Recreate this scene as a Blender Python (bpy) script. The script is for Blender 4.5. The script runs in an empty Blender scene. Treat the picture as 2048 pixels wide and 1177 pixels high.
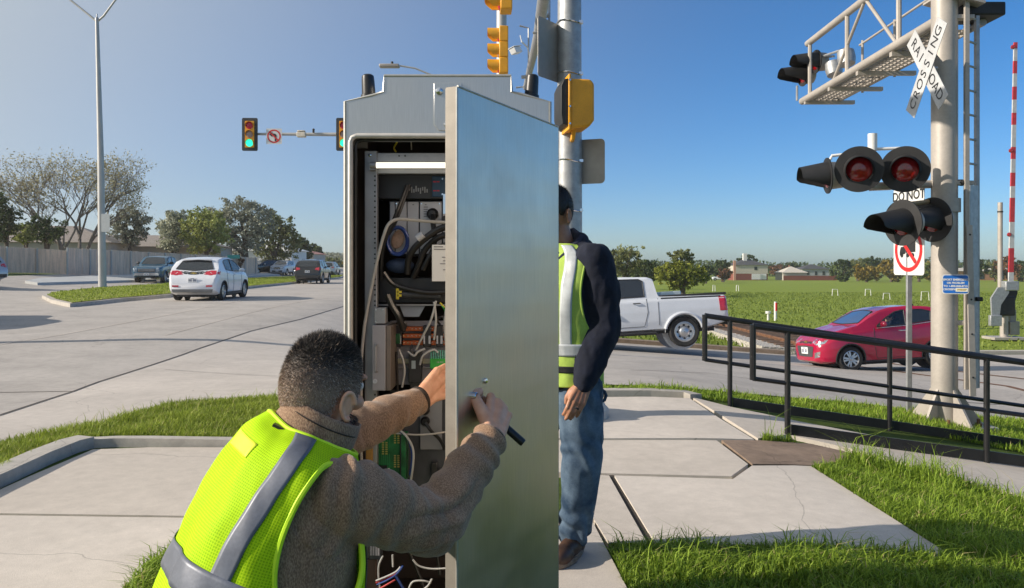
import bpy, bmesh, math, random
import numpy as np
from mathutils import Vector, Matrix, Quaternion
R = math.radians
rng = random.Random(7)
nr = np.random.default_rng(11)
SC = bpy.context.scene
COL = SC.collection

# ------------------------------------------------------------------ camera
CAMZ = 1.39
F = 1540.0
cam = bpy.data.cameras.new("camera"); camo = bpy.data.objects.new("camera", cam); COL.objects.link(camo)
camo.location = (0, 0, CAMZ); camo.rotation_euler = (R(90), 0, 0)
cam.sensor_width = 36; cam.lens = 36 * F / 2048; cam.shift_y = -56.5 / 2048
cam.clip_start = 0.05; cam.clip_end = 6000
SC.camera = camo

def at(px, py, D):
    return Vector(((px - 1024) / F * D, D, CAMZ - (py - 532) / F * D))

# ------------------------------------------------------------------ terrain heights
def sst(a, b, x):
    t = min(1, max(0, (x - a) / (b - a))); return t * t * (3 - 2 * t)
def interp(x, xs, ys):
    return float(np.interp(x, xs, ys))
def h(x, y):
    hl = interp(y, [-20, 6, 9, 13, 27, 60, 300, 3000], [0, 0, -.12, -.1, .13, .13, .3, .3])
    hl += .8 * sst(-24, -35, x) * sst(20, 45, y)
    hx = -interp(y, [-20, 9.5, 14, 3000], [.145, .145, .07, .07]) * min(interp(y, [-20, 9.5, 14, 3000], [4.8, 4.8, 6.8, 6.8]), .5 * (x - 1.9 + math.sqrt((x - 1.9) ** 2 + .12)))
    hy = interp(y, [-20, 9.3, 21, 26, 100, 250, 600, 3000], [0, 0, -.83, -.86, -1.45, -2.65, -3.4, -4])
    w = sst(-7, -1.5, x)
    return (1 - w) * hl + w * (hx + hy)
def ground_at(px, py, off=0.0):
    dx, dz = (px - 1024) / F, -(py - 532) / F
    t0, t = 0.5, 0.5
    while t < 1200:
        if CAMZ + dz * t <= h(dx * t, t) + off: break
        t0 = t; t *= 1.03
    a, b = t0, t
    for _ in range(30):
        m = (a + b) / 2
        if CAMZ + dz * m <= h(dx * m, m) + off: b = m
        else: a = m
    return Vector((dx * b, b, CAMZ + dz * b))
def gxy(pts, off=0.0):
    return [tuple(ground_at(p[0], p[1], off)[:2]) for p in pts]

def rngf(a, b, s):
    return list(np.arange(a, b - 1e-9, s))
YC = rngf(-12, 0, 3) + rngf(0, 12, .5) + rngf(12, 30, 1) + rngf(30, 80, 4) + [80, 100, 115, 130, 150, 170, 200, 230, 270, 320, 450, 700, 1500]
XC = [-1500, -700, -400, -250, -150, -100] + rngf(-80, -40, 5) + rngf(-40, -20, 2) + rngf(-20, -6, 1) + rngf(-6, 8, .5) + rngf(8, 20, 1) + rngf(20, 60, 4) + [60, 80, 110, 150, 220, 400, 700, 1500]

# ------------------------------------------------------------------ tagging and objects
def tag(o, label=None, cat=None, group=None, kind=None):
    if label: o["label"] = label
    if cat: o["category"] = cat
    if group: o["group"] = group
    if kind: o["kind"] = kind
    return o
def thing(name, label, cat, loc=(0, 0, 0), rz=0, group=None):
    o = bpy.data.objects.new(name, None); COL.objects.link(o)
    o.location = loc; o.rotation_euler = (0, 0, rz); o.empty_display_size = .1
    return tag(o, label, cat, group)
def copy_tree(o, parent=None):
    c = o.copy(); COL.objects.link(c)
    if parent: c.parent = parent
    for ch in list(o.children): copy_tree(ch, c)
    return c

class MB:
    def __init__(s): s.v = []; s.f = []; s.m = []; s.uv = None
    def add(s, vs, fs, mi=0):
        b = len(s.v); s.v += [tuple(p) for p in vs]
        for f in fs: s.f.append(tuple(i + b for i in f)); s.m.append(mi)
        return s
    def box(s, c, d, rot=None, mi=0):
        x, y, z = d[0] / 2, d[1] / 2, d[2] / 2
        vs = [Vector(p) for p in ((-x,-y,-z),(x,-y,-z),(x,y,-z),(-x,y,-z),(-x,-y,z),(x,-y,z),(x,y,z),(-x,y,z))]
        if rot is not None: vs = [rot @ p for p in vs]
        c = Vector(c)
        return s.add([p + c for p in vs], [(0,3,2,1),(4,5,6,7),(0,1,5,4),(1,2,6,5),(2,3,7,6),(3,0,4,7)], mi)
    def bx(s, a, b, mi=0):
        return s.box([(a[i] + b[i]) / 2 for i in range(3)], [abs(b[i] - a[i]) for i in range(3)], None, mi)
    def tube(s, pts, r, n=8, cap=True, mi=0, closed=False):
        pts = [Vector(p) for p in pts]
        k = len(pts); rs = r if isinstance(r, (list, tuple)) else [r] * k
        T = []
        for i in range(k):
            if closed: t = pts[(i + 1) % k] - pts[i - 1]
            else: t = pts[min(k - 1, i + 1)] - pts[max(0, i - 1)]
            T.append(t.normalized() if t.length > 1e-9 else Vector((0, 0, 1)))
        up = Vector((0, 0, 1)) if abs(T[0].z) < .9 else Vector((1, 0, 0))
        u = T[0].cross(up).normalized(); vs = []
        for i in range(k):
            u = (u - T[i] * u.dot(T[i])).normalized(); w = T[i].cross(u)
            for j in range(n):
                a = 2 * math.pi * j / n
                vs.append(pts[i] + (u * math.cos(a) + w * math.sin(a)) * rs[i])
        fs = []
        for i in range(k if closed else k - 1):
            for j in range(n):
                a, b = i * n + j, i * n + (j + 1) % n
                c, d = ((i + 1) % k) * n + (j + 1) % n, ((i + 1) % k) * n + j
                fs.append((a, b, c, d))
        if cap and not closed:
            fs.append(tuple(range(n))[::-1]); fs.append(tuple((k - 1) * n + j for j in range(n)))
        return s.add(vs, fs, mi)
    def lathe(s, prof, o=(0, 0, 0), ax=(0, 0, 1), n=24, mi=0, cap=True):
        ax = Vector(ax).normalized(); o = Vector(o)
        up = Vector((0, 0, 1)) if abs(ax.z) < .9 else Vector((1, 0, 0))
        u = ax.cross(up).normalized(); w = ax.cross(u)
        vs = []; fs = []
        for (r, t) in prof:
            for j in range(n):
                a = 2 * math.pi * j / n
                vs.append(o + ax * t + (u * math.cos(a) + w * math.sin(a)) * r)
        k = len(prof)
        for i in range(k - 1):
            for j in range(n):
                fs.append((i * n + j, (i + 1) * n + j, (i + 1) * n + (j + 1) % n, i * n + (j + 1) % n))
        if cap:
            fs.append(tuple(range(n))); fs.append(tuple((k - 1) * n + j for j in range(n))[::-1])
        return s.add(vs, fs, mi)
    def prism(s, out, fa, fb, mi=0):
        """outline points; fa / fb map them to the two faces"""
        k = len(out); vs = [fa(p) for p in out] + [fb(p) for p in out]
        fs = [tuple(range(k))[::-1], tuple(range(k, 2 * k))]
        fs += [(i, (i + 1) % k, k + (i + 1) % k, k + i) for i in range(k)]
        return s.add(vs, fs, mi)
    def grid(s, rows, mi=0, flip=False):
        k, n = len(rows), len(rows[0]); fs = []
        for i in range(k - 1):
            for j in range(n - 1):
                q = (i * n + j, i * n + j + 1, (i + 1) * n + j + 1, (i + 1) * n + j)
                fs.append(q[::-1] if flip else q)
        return s.add([p for r in rows for p in r], fs, mi)
    def sphere(s, c, r, seg=16, rings=10, mi=0, rot=None):
        c = Vector(c); r = r if isinstance(r, (tuple, list)) else (r, r, r)
        vs = [(0, 0, 1)]
        for i in range(1, rings):
            a = math.pi * i / rings
            for j in range(seg):
                b = 2 * math.pi * j / seg
                vs.append((math.sin(a) * math.cos(b), math.sin(a) * math.sin(b), math.cos(a)))
        vs.append((0, 0, -1)); fs = []
        for j in range(seg): fs.append((0, 1 + j, 1 + (j + 1) % seg))
        for i in range(rings - 2):
            for j in range(seg):
                a, b = 1 + i * seg + j, 1 + i * seg + (j + 1) % seg
                fs.append((a, a + seg, b + seg, b))
        e = len(vs) - 1; o = 1 + (rings - 2) * seg
        for j in range(seg): fs.append((o + j, e, o + (j + 1) % seg))
        P = [Vector((p[0] * r[0], p[1] * r[1], p[2] * r[2])) for p in vs]
        if rot is not None: P = [rot @ p for p in P]
        return s.add([p + c for p in P], fs, mi)
    def build(s, name, mats, parent=None, world=False, sharp=40, bevel=0, seg=2, flat=False):
        me = bpy.data.meshes.new(name)
        off = Vector((0, 0, 0))
        if world and parent is not None:
            p = parent
            while p is not None: off += p.location; p = p.parent
        vs = [(p[0] - off.x, p[1] - off.y, p[2] - off.z) for p in s.v] if world else s.v
        me.from_pydata(vs, [], s.f)
        mats = mats if isinstance(mats, (list, tuple)) else [mats]
        for m in mats: me.materials.append(m)
        if len(mats) > 1: me.polygons.foreach_set("material_index", s.m)
        if s.uv is not None:
            l = me.uv_layers.new(name="UVMap")
            vi = np.empty(len(me.loops), dtype=np.int32); me.loops.foreach_get("vertex_index", vi)
            l.data.foreach_set("uv", np.asarray(s.uv, dtype=np.float32)[vi].ravel())
        if not flat:
            me.polygons.foreach_set("use_smooth", [True] * len(me.polygons))
            me.set_sharp_from_angle(angle=R(sharp))
        me.validate(); me.update()
        o = bpy.data.objects.new(name, me); COL.objects.link(o)
        if parent is not None: o.parent = parent
        if bevel:
            b = o.modifiers.new("bevel", "BEVEL"); b.width = bevel; b.segments = seg; b.limit_method = 'ANGLE'; b.angle_limit = R(40)
            b.harden_normals = False
        return o

def drape(name, poly, off, mat, skirt=0, kind="structure", cuts=True):
    """a polygon of (x, y) laid on the terrain at height off, with a skirt down the sides"""
    bm = bmesh.new()
    vs = [bm.verts.new((p[0], p[1], 0)) for p in poly]
    f = bm.faces.new(vs)
    if f.normal.z < 0: f.normal_flip()
    bm.normal_update()
    if bm.faces[:][0].normal.z < 0: bmesh.ops.reverse_faces(bm, faces=bm.faces[:])
    x0, x1 = min(p[0] for p in poly), max(p[0] for p in poly)
    y0, y1 = min(p[1] for p in poly), max(p[1] for p in poly)
    for c, n, lo, hi in ((XC, (1, 0, 0), x0, x1), (YC, (0, 1, 0), y0, y1)):
        for q in c:
            if lo < q < hi:
                bmesh.ops.bisect_plane(bm, geom=bm.verts[:] + bm.edges[:] + bm.faces[:], plane_co=Vector(n) * q, plane_no=n, dist=1e-5)
    for v in bm.verts: v.co.z = h(v.co.x, v.co.y) + off
    if skirt:
        be = [e for e in bm.edges if len(e.link_faces) == 1]
        r = bmesh.ops.extrude_edge_only(bm, edges=be)
        for g in r["geom"]:
            if isinstance(g, bmesh.types.BMVert): g.co.z -= skirt
        bmesh.ops.recalc_face_normals(bm, faces=bm.faces[:])
    bmesh.ops.triangulate(bm, faces=[f for f in bm.faces if len(f.verts) > 4])
    me = bpy.data.meshes.new(name); bm.to_mesh(me); bm.free()
    me.materials.append(mat); me.polygons.foreach_set("use_smooth", [True] * len(me.polygons)); me.set_sharp_from_angle(angle=R(28))
    o = bpy.data.objects.new(name, me); COL.objects.link(o)
    if kind: o["kind"] = kind
    return o

# ------------------------------------------------------------------ materials
def newmat(name):
    m = bpy.data.materials.new(name); m.use_nodes = True
    nt = m.node_tree; b = nt.nodes["Principled BSDF"]
    return m, nt, b
def node(nt, t, **kw):
    n = nt.nodes.new(t)
    for k, v in kw.items():
        if k in n.inputs: n.inputs[k].default_value = v
        else: setattr(n, k, v)
    return n
def c4(c): return (c[0], c[1], c[2], 1)
def srgb(r, g, b):
    f = lambda u: u / 12.92 if u <= .04045 else ((u + .055) / 1.055) ** 2.4
    return (f(r / 255), f(g / 255), f(b / 255))
MATS = {}
def M(name, col, rough=.6, metal=0, var=.12, vs=6, det=4, bump=0, bs=60, bd=.004, col2=None, vs2=None, v2=.0, coat=0, spec=.5, emit=0, space="Object", dirt=0, stretch=None, trans=0, alpha=1, aniso=0):
    """one procedural material: two noise scales over the base colour and a noise bump"""
    m, nt, b = newmat(name); L = nt.links.new
    tc = node(nt, "ShaderNodeTexCoord")
    src = tc.outputs[space]
    if stretch:
        mp = node(nt, "ShaderNodeMapping"); mp.inputs["Scale"].default_value = stretch; L(src, mp.inputs["Vector"]); src = mp.outputs["Vector"]
    n1 = node(nt, "ShaderNodeTexNoise", Scale=vs, Detail=det, Roughness=.6); L(src, n1.inputs["Vector"])
    ra = node(nt, "ShaderNodeValToRGB")
    a = col; d = col2 if col2 else tuple(min(1, u * (1 + var)) for u in col)
    if not col2: a = tuple(u * (1 - var) for u in col)
    ra.color_ramp.elements[0].position = .34; ra.color_ramp.elements[1].position = .68
    ra.color_ramp.elements[0].color = c4(a); ra.color_ramp.elements[1].color = c4(d)
    L(n1.outputs["Fac"], ra.inputs["Fac"]); out = ra.outputs["Color"]
    if v2:
        n2 = node(nt, "ShaderNodeTexNoise", Scale=vs2 or vs * 14, Detail=2.0); L(src, n2.inputs["Vector"])
        mr = node(nt, "ShaderNodeMapRange"); mr.inputs["From Min"].default_value = .3; mr.inputs["From Max"].default_value = .7
        mr.inputs["To Min"].default_value = 1 - v2; mr.inputs["To Max"].default_value = 1 + v2; L(n2.outputs["Fac"], mr.inputs["Value"])
        mx = node(nt, "ShaderNodeVectorMath", operation='SCALE'); L(out, mx.inputs[0]); L(mr.outputs[0], mx.inputs["Scale"]); out = mx.outputs[0]
    L(out, b.inputs["Base Color"])
    b.inputs["Roughness"].default_value = rough; b.inputs["Metallic"].default_value = metal
    b.inputs["Coat Weight"].default_value = coat; b.inputs["Coat Roughness"].default_value = .05
    b.inputs["Specular IOR Level"].default_value = spec
    if trans: b.inputs["Transmission Weight"].default_value = trans
    if alpha < 1: b.inputs["Alpha"].default_value = alpha
    if aniso: b.inputs["Anisotropic"].default_value = aniso
    if emit:
        L(out, b.inputs["Emission Color"]); b.inputs["Emission Strength"].default_value = emit
    if bump:
        nb = node(nt, "ShaderNodeTexNoise", Scale=bs, Detail=3.0); L(src, nb.inputs["Vector"])
        bp = node(nt, "ShaderNodeBump", Strength=bump, Distance=bd); L(nb.outputs["Fac"], bp.inputs["Height"]); L(bp.outputs["Normal"], b.inputs["Normal"])
    MATS[name] = m
    return m

# ------------------------------------------------------------------ light
SUN_EL = R(26)
SUN_AZ = R(-10)          # from the left, a little behind the camera
S = Vector((-math.cos(SUN_EL) * math.cos(SUN_AZ), math.cos(SUN_EL) * math.sin(SUN_AZ), math.sin(SUN_EL)))
sl = bpy.data.lights.new("sun", 'SUN'); sl.energy = 4.8; sl.angle = R(.55); sl.color = (1, .90, .77)
so = bpy.data.objects.new("sun", sl); COL.objects.link(so); so.rotation_euler = S.to_track_quat('Z', 'Y').to_euler()
W = bpy.data.worlds.new("World"); SC.world = W; W.use_nodes = True
wt = W.node_tree; bg = wt.nodes["Background"]
sky = wt.nodes.new("ShaderNodeTexSky"); sky.sky_type = 'NISHITA'; sky.sun_disc = False
sky.sun_elevation = SUN_EL; sky.sun_rotation = R(-90) + SUN_AZ; sky.altitude = 500; sky.air_density = .8; sky.dust_density = 1.2; sky.ozone_density = 4.5
hs = wt.nodes.new("ShaderNodeHueSaturation"); hs.inputs["Saturation"].default_value = 1.22
wt.links.new(sky.outputs[0], hs.inputs["Color"])
# pale aureole of a humid sky round the sun: falls off with the angle from the sun
tcw = wt.nodes.new("ShaderNodeTexCoord"); dt = wt.nodes.new("ShaderNodeVectorMath"); dt.operation = 'DOT_PRODUCT'; dt.inputs[1].default_value = tuple(S); wt.links.new(tcw.outputs["Generated"], dt.inputs[0])
m1 = wt.nodes.new("ShaderNodeMapRange"); m1.inputs["From Min"].default_value = -.55; m1.inputs["From Max"].default_value = .52; wt.links.new(dt.outputs["Value"], m1.inputs["Value"])
m2 = wt.nodes.new("ShaderNodeMath"); m2.operation = 'POWER'; m2.inputs[1].default_value = 2.2; wt.links.new(m1.outputs[0], m2.inputs[0])
m3 = wt.nodes.new("ShaderNodeMath"); m3.operation = 'MULTIPLY'; m3.inputs[1].default_value = .92; wt.links.new(m2.outputs[0], m3.inputs[0])
mv = wt.nodes.new("ShaderNodeMixRGB"); mv.inputs["Color2"].default_value = (3.5, 3.8, 3.95, 1); wt.links.new(m3.outputs[0], mv.inputs["Fac"]); wt.links.new(hs.outputs[0], mv.inputs["Color1"]); wt.links.new(mv.outputs[0], bg.inputs[0]); bg.inputs[1].default_value = .114
SC.view_settings.view_transform = 'Standard'; SC.view_settings.look = 'None'; SC.view_settings.exposure = 0.42; SC.view_settings.gamma = 1
SC.render.engine = 'CYCLES'
SC.cycles.max_bounces = 8; SC.cycles.transparent_max_bounces = 16; SC.cycles.volume_bounces = 1
SC.cycles.use_denoising = True
# ------------------------------------------------------------------ ground materials
def concrete(name, col, rough=.85, stain=.12):
    m, nt, b = newmat(name); L = nt.links.new
    tc = node(nt, "ShaderNodeTexCoord"); src = tc.outputs["Object"]
    n1 = node(nt, "ShaderNodeTexNoise", Scale=.9, Detail=6.0, Roughness=.65); L(src, n1.inputs["Vector"])
    n2 = node(nt, "ShaderNodeTexNoise", Scale=9.0, Detail=5.0, Roughness=.7); L(src, n2.inputs["Vector"])
    n3 = node(nt, "ShaderNodeTexNoise", Scale=260.0, Detail=2.0); L(src, n3.inputs["Vector"])
    def mr(n, a, lo=.3, hi=.7):
        q = node(nt, "ShaderNodeMapRange"); q.inputs["From Min"].default_value = lo; q.inputs["From Max"].default_value = hi
        q.inputs["To Min"].default_value = 1 - a; q.inputs["To Max"].default_value = 1 + a; L(n.outputs["Fac"], q.inputs["Value"]); return q.outputs[0]
    k = node(nt, "ShaderNodeMath", operation='MULTIPLY'); L(mr(n1, stain), k.inputs[0]); L(mr(n2, stain * .7), k.inputs[1])
    k2 = node(nt, "ShaderNodeMath", operation='MULTIPLY'); L(k.outputs[0], k2.inputs[0]); L(mr(n3, .1), k2.inputs[1])
    v = node(nt, "ShaderNodeVectorMath", operation='SCALE'); v.inputs[0].default_value = col; L(k2.outputs[0], v.inputs["Scale"])
    # small dark specks and rust-coloured blotches
    vo = node(nt, "ShaderNodeTexVoronoi", Scale=14.0); L(src, vo.inputs["Vector"])
    sp = node(nt, "ShaderNodeMapRange"); sp.inputs["From Min"].default_value = .02; sp.inputs["From Max"].default_value = .07; sp.inputs["To Min"].default_value = .72; sp.inputs["To Max"].default_value = 1
    L(vo.outputs["Distance"], sp.inputs["Value"])
    v2 = node(nt, "ShaderNodeVectorMath", operation='SCALE'); L(v.outputs[0], v2.inputs[0]); L(sp.outputs[0], v2.inputs["Scale"])
    # hairline cracks and a few wandering dark stains
    nd = node(nt, "ShaderNodeTexNoise", Scale=1.7, Detail=5.0); L(src, nd.inputs["Vector"])
    ad = node(nt, "ShaderNodeMixRGB"); ad.inputs["Fac"].default_value = .22; L(src, ad.inputs["Color1"]); L(nd.outputs["Color"], ad.inputs["Color2"])
    vc = node(nt, "ShaderNodeTexVoronoi", Scale=.55, feature='DISTANCE_TO_EDGE'); L(ad.outputs["Color"], vc.inputs["Vector"])
    ck = node(nt, "ShaderNodeMapRange"); ck.inputs["From Min"].default_value = 0; ck.inputs["From Max"].default_value = .0022; ck.inputs["To Min"].default_value = .62; ck.inputs["To Max"].default_value = 1; L(vc.outputs["Distance"], ck.inputs["Value"])
    ns = node(nt, "ShaderNodeTexNoise", Scale=.45, Detail=8.0, Roughness=.72); L(src, ns.inputs["Vector"])
    st = node(nt, "ShaderNodeMapRange"); st.inputs["From Min"].default_value = .55; st.inputs["From Max"].default_value = .72; st.inputs["To Min"].default_value = 1; st.inputs["To Max"].default_value = .80; L(ns.outputs["Fac"], st.inputs["Value"])
    k3 = node(nt, "ShaderNodeMath", operation='MULTIPLY'); L(ck.outputs[0], k3.inputs[0]); L(st.outputs[0], k3.inputs[1])
    v3 = node(nt, "ShaderNodeVectorMath", operation='SCALE'); L(v2.outputs[0], v3.inputs[0]); L(k3.outputs[0], v3.inputs["Scale"])
    L(v3.outputs[0], b.inputs["Base Color"]); b.inputs["Roughness"].default_value = rough; b.inputs["Specular IOR Level"].default_value = .3
    bp = node(nt, "ShaderNodeBump", Strength=.35, Distance=.004); L(n3.outputs["Fac"], bp.inputs["Height"]); L(bp.outputs["Normal"], b.inputs["Normal"])
    return m
m_walk = concrete("sidewalk_concrete", (.55, .495, .435))
m_walk2 = concrete("sidewalk_concrete_b", (.51, .455, .395))
m_road = concrete("road_concrete", (.385, .355, .325), stain=.16)
m_gutter = concrete("gutter_concrete", (.48, .435, .39))
m_kerb = concrete("kerb_concrete", (.42, .39, .35), stain=.2)
m_brown = concrete("rusty_slab", (.235, .17, .125), stain=.3)
m_soil = M("soil", (.05, .04, .028), .95, vs=20, v2=.3)
m_joint = M("joint_filler", (.035, .028, .022), .95, vs=30, v2=.4)
m_crack = M("tar_joint", (.07, .062, .055), .9, vs=30)
def lawn(name, a, bcol, dry=(.17, .15, .05)):
    m, nt, b = newmat(name); L = nt.links.new
    tc = node(nt, "ShaderNodeTexCoord"); src = tc.outputs["Object"]
    n1 = node(nt, "ShaderNodeTexNoise", Scale=.12, Detail=5.0, Roughness=.6); L(src, n1.inputs["Vector"])
    n2 = node(nt, "ShaderNodeTexNoise", Scale=2.2, Detail=6.0, Roughness=.75); L(src, n2.inputs["Vector"])
    r1 = node(nt, "ShaderNodeValToRGB"); e = r1.color_ramp.elements; e[0].position = .3; e[1].position = .75
    e[0].color = c4(a); e[1].color = c4(bcol); L(n2.outputs["Fac"], r1.inputs["Fac"])
    mx = node(nt, "ShaderNodeMixRGB"); mr = node(nt, "ShaderNodeMapRange"); mr.inputs["From Min"].default_value = .5; mr.inputs["From Max"].default_value = .8; mr.inputs["To Max"].default_value = .55
    L(n1.outputs["Fac"], mr.inputs["Value"]); L(mr.outputs[0], mx.inputs["Fac"]); L(r1.outputs["Color"], mx.inputs["Color1"]); mx.inputs["Color2"].default_value = c4(dry)
    L(mx.outputs["Color"], b.inputs["Base Color"]); b.inputs["Roughness"].default_value = .9; b.inputs["Specular IOR Level"].default_value = .1
    bp = node(nt, "ShaderNodeBump", Strength=.9, Distance=.08); L(n2.outputs["Fac"], bp.inputs["Height"]); L(bp.outputs["Normal"], b.inputs["Normal"])
    return m
m_field = lawn("field_grass", (.15, .20, .025), (.23, .29, .05), (.27, .26, .08))
m_median = lawn("median_grass", (.16, .20, .03), (.24, .27, .06), (.28, .26, .09))
m_bank = lawn("bank_grass", (.05, .085, .03), (.09, .13, .04), (.12, .11, .05))
m_under = lawn("lawn_soil", (.045, .07, .015), (.075, .115, .025), (.06, .05, .025))
m_ballast = M("ballast", (.42, .39, .35), .9, vs=18, var=.5, v2=.3, bump=1, bs=14, bd=.06)

# ------------------------------------------------------------------ ground sheet
bm = bmesh.new()
gv = [[bm.verts.new((x, y, h(x, y) - (.025 if y < 9 and -8 < x < 10 else .05))) for x in XC] for y in YC]
for i in range(len(YC) - 1):
    for j in range(len(XC) - 1):
        f = bm.faces.new((gv[i][j], gv[i][j + 1], gv[i + 1][j + 1], gv[i + 1][j]))
        cx, cy = (XC[j] + XC[j + 1]) / 2, (YC[i] + YC[i + 1]) / 2
        f.material_index = 1 if (cx < -20 and cy > 20) else (2 if (cy < 10 and -8 < cx < 14) else 0)
me = bpy.data.meshes.new("ground"); bm.to_mesh(me); bm.free()
for m_ in (m_field, m_bank, m_under): me.materials.append(m_)
go = bpy.data.objects.new("ground", me); COL.objects.link(go); go["kind"] = "structure"
for p in me.polygons: p.use_smooth = True

# ------------------------------------------------------------------ roads
def rdx(y): return -.075 * (y - 27)          # drift of the main road to the left
ys = [-12, 0, 6, 9, 12, 16, 20, 30, 45, 70, 120, 250, 700]
right = [(-3.0 + (0 if y < 20 else rdx(y) + .0), y) for y in ys]
left = [(-30 + rdx(y) * 1.0, y) for y in ys]
left = [(-60, 22), (-34, 30)] + left[8:]
right = gxy([(-900, 1030), (-300, 925), (0, 845), (200, 778), (400, 712), (500, 685), (600, 658), (700, 632), (820, 615)]) + [(-1.0, 21)] + right[7:]
drape("road", left[::-1] + [(-60, 4)] + right, 0.0, m_road)
# cross street, running off to the right over the railway
cs_near = gxy([(1180, 790), (1300, 772), (1400, 788), (1530, 812), (1700, 838), (1900, 862), (2048, 880)])
VE = [(900, 770), (1100, 768), (1240, 771), (1400, 780), (1480, 788), (1600, 798), (1700, 806), (1800, 817), (1960, 834), (2048, 842), (2300, 868)]
drape("cross_street", [(-8, 9.2), (-2, 8.9)] + gxy(VE) + [(14, 11), (30, 11.2), (90, 12)] + [(90, 24.2), (30, 23.6), (14, 23.4), (8, 23.2), (2, 23.2), (-4, 23.2), (-8, 24)], .006, m_road)
# pale gutter pan between the lawn strip and the driving lanes
gut = gxy([(-700, 1010), (-300, 915), (0, 833), (200, 765), (400, 698), (500, 664), (600, 640), (690, 613), (760, 594), (860, 588), (900, 640), (900, 760), (760, 800), (500, 806), (330, 830), (200, 870), (0, 905), (-500, 1060)])
drape("gutter", gut, .008, m_gutter)
def strip(name, pts, w, off, mat):
    """a thin line along a path of ground points"""
    P = [Vector((p[0], p[1], 0)) for p in pts]; a = []; b = []
    for i in range(len(P)):
        t = (P[min(len(P) - 1, i + 1)] - P[max(0, i - 1)]).normalized(); n = Vector((-t.y, t.x, 0)) * w / 2
        a.append(tuple((P[i] + n)[:2])); b.append(tuple((P[i] - n)[:2]))
    return drape(name, a + b[::-1], off, mat)
strip("road_joint", gxy([(-300, 915), (0, 833), (200, 765), (400, 698), (500, 664), (600, 640), (690, 613)]), .035, .014, m_crack)
strip("road_joint", gxy([(330, 672), (480, 632), (560, 612), (660, 596)]), .03, .014, m_gutter)
strip("road_joint", gxy([(-80, 703), (120, 671), (330, 632), (520, 597)]), .03, .014, m_gutter)
strip("road_joint", gxy([(330, 741), (430, 748), (560, 755), (700, 758)]), .012, .016, m_crack)
strip("road_joint", gxy([(1260, 742), (1420, 748), (1600, 775), (1850, 800), (2040, 812)]), .03, .012, m_crack)
strip("road_joint", gxy([(1250, 716), (1420, 722), (1640, 756)]), .03, .012, m_gutter)
# ------------------------------------------------------------------ median with its kerb
def kerbed(name, pix, zoff, mat_top, kw=.16, kh=.12):
    pts = gxy(pix)
    drape(name + "_kerb" if not name.endswith("kerb") else name, pts, kh, m_kerb, skirt=kh + .05)
    c = Vector((sum(p[0] for p in pts) / len(pts), sum(p[1] for p in pts) / len(pts)))
    n = len(pts); ins = []
    for i in range(n):
        a, b, d = Vector(pts[i - 1]), Vector(pts[i]), Vector(pts[(i + 1) % n])
        t1, t2 = (b - a).normalized(), (d - b).normalized(); nn = Vector((-(t1 + t2).y, (t1 + t2).x))
        nn = nn.normalized() if nn.length > 1e-6 else Vector((0, 1))
        if area2(pts) < 0: nn = -nn
        ins.append(tuple(b + nn * kw))
    return ins
def area2(p): return sum(p[i - 1][0] * p[i][1] - p[i][0] * p[i - 1][1] for i in range(len(p)))
med = [(129, 613), (140, 615), (200, 609), (330, 596), (430, 585), (580, 569), (640, 562), (682, 557), (690, 552), (640, 553), (560, 557), (480, 560), (340, 571), (200, 580), (100, 591), (84, 597), (100, 606)]
ins = kerbed("median", med, .12, m_median)
drape("median_grass", ins, .14, m_median)
# pale pavement and kerb on the far side of the main road
fs_ = gxy([(50, 567), (75, 571), (350, 562), (480, 556), (560, 552), (560, 548), (480, 550), (350, 551), (200, 555), (80, 561)])
drape("far_pavement", fs_, .15, concrete("far_pavement_concrete", (.44, .45, .45)), skirt=.2)

# ------------------------------------------------------------------ corner island: slabs, kerbs
def slab(pix, mat=m_walk, top=.0, thick=.12, name="sidewalk", gap=0.0):
    p = gxy(pix); return drape(name, p, top, mat, skirt=thick)
island_under = gxy([(-900, 1200), (-700, 1020), (-300, 935), (0, 855), (200, 790), (400, 730), (500, 712), (700, 690)]) + [(-1, 10.5), (1.5, 10.8), (6, 11.2), (12, 11.8), (12, 2.2), (-6, 2.2)]
drape("island_soil", island_under, -.035, m_under, skirt=.1)
Z = .012
slab([(1000, 797), (1190, 797), (1290, 796), (1379, 799), (1440, 840), (1508, 882), (1432, 880), (1190, 880), (1000, 878)], m_walk, Z)          # far slab
slab([(1000, 884), (1190, 884), (1433, 884), (1496, 932), (1463, 956), (1400, 955), (1190, 950), (1000, 946)], m_walk2, Z)
slab([(1443, 882), (1530, 883), (1620, 889), (1688, 904), (1715, 921), (1622, 933), (1505, 930)], m_brown, Z - .006)                            # rusty utility lid
slab([(1229, 955), (1400, 960), (1466, 962), (1504, 935), (1622, 936), (1887, 1106), (1878, 1121), (1700, 1109), (1500, 1094), (1311, 1091)], m_walk, Z)
slab([(1130, 952), (1218, 955), (1294, 1091), (1218, 1091), (1188, 1043), (1130, 1040)], m_walk2, Z)
slab([(1000, 1046), (1184, 1046), (1253, 1180), (1320, 1330), (1000, 1330)], m_walk2, Z)
slab([(1384, 797), (1460, 816), (1600, 846), (1800, 884), (2048, 934), (2300, 990), (2300, 1090), (2048, 996), (1850, 940), (1700, 900), (1575, 872), (1516, 880), (1450, 838)], m_walk2, Z, name="ramp")
strip("slab_joint", gxy([(1184, 930), (1224, 954), (1262, 1020), (1302, 1092)]), .055, Z - .012, m_joint)
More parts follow.
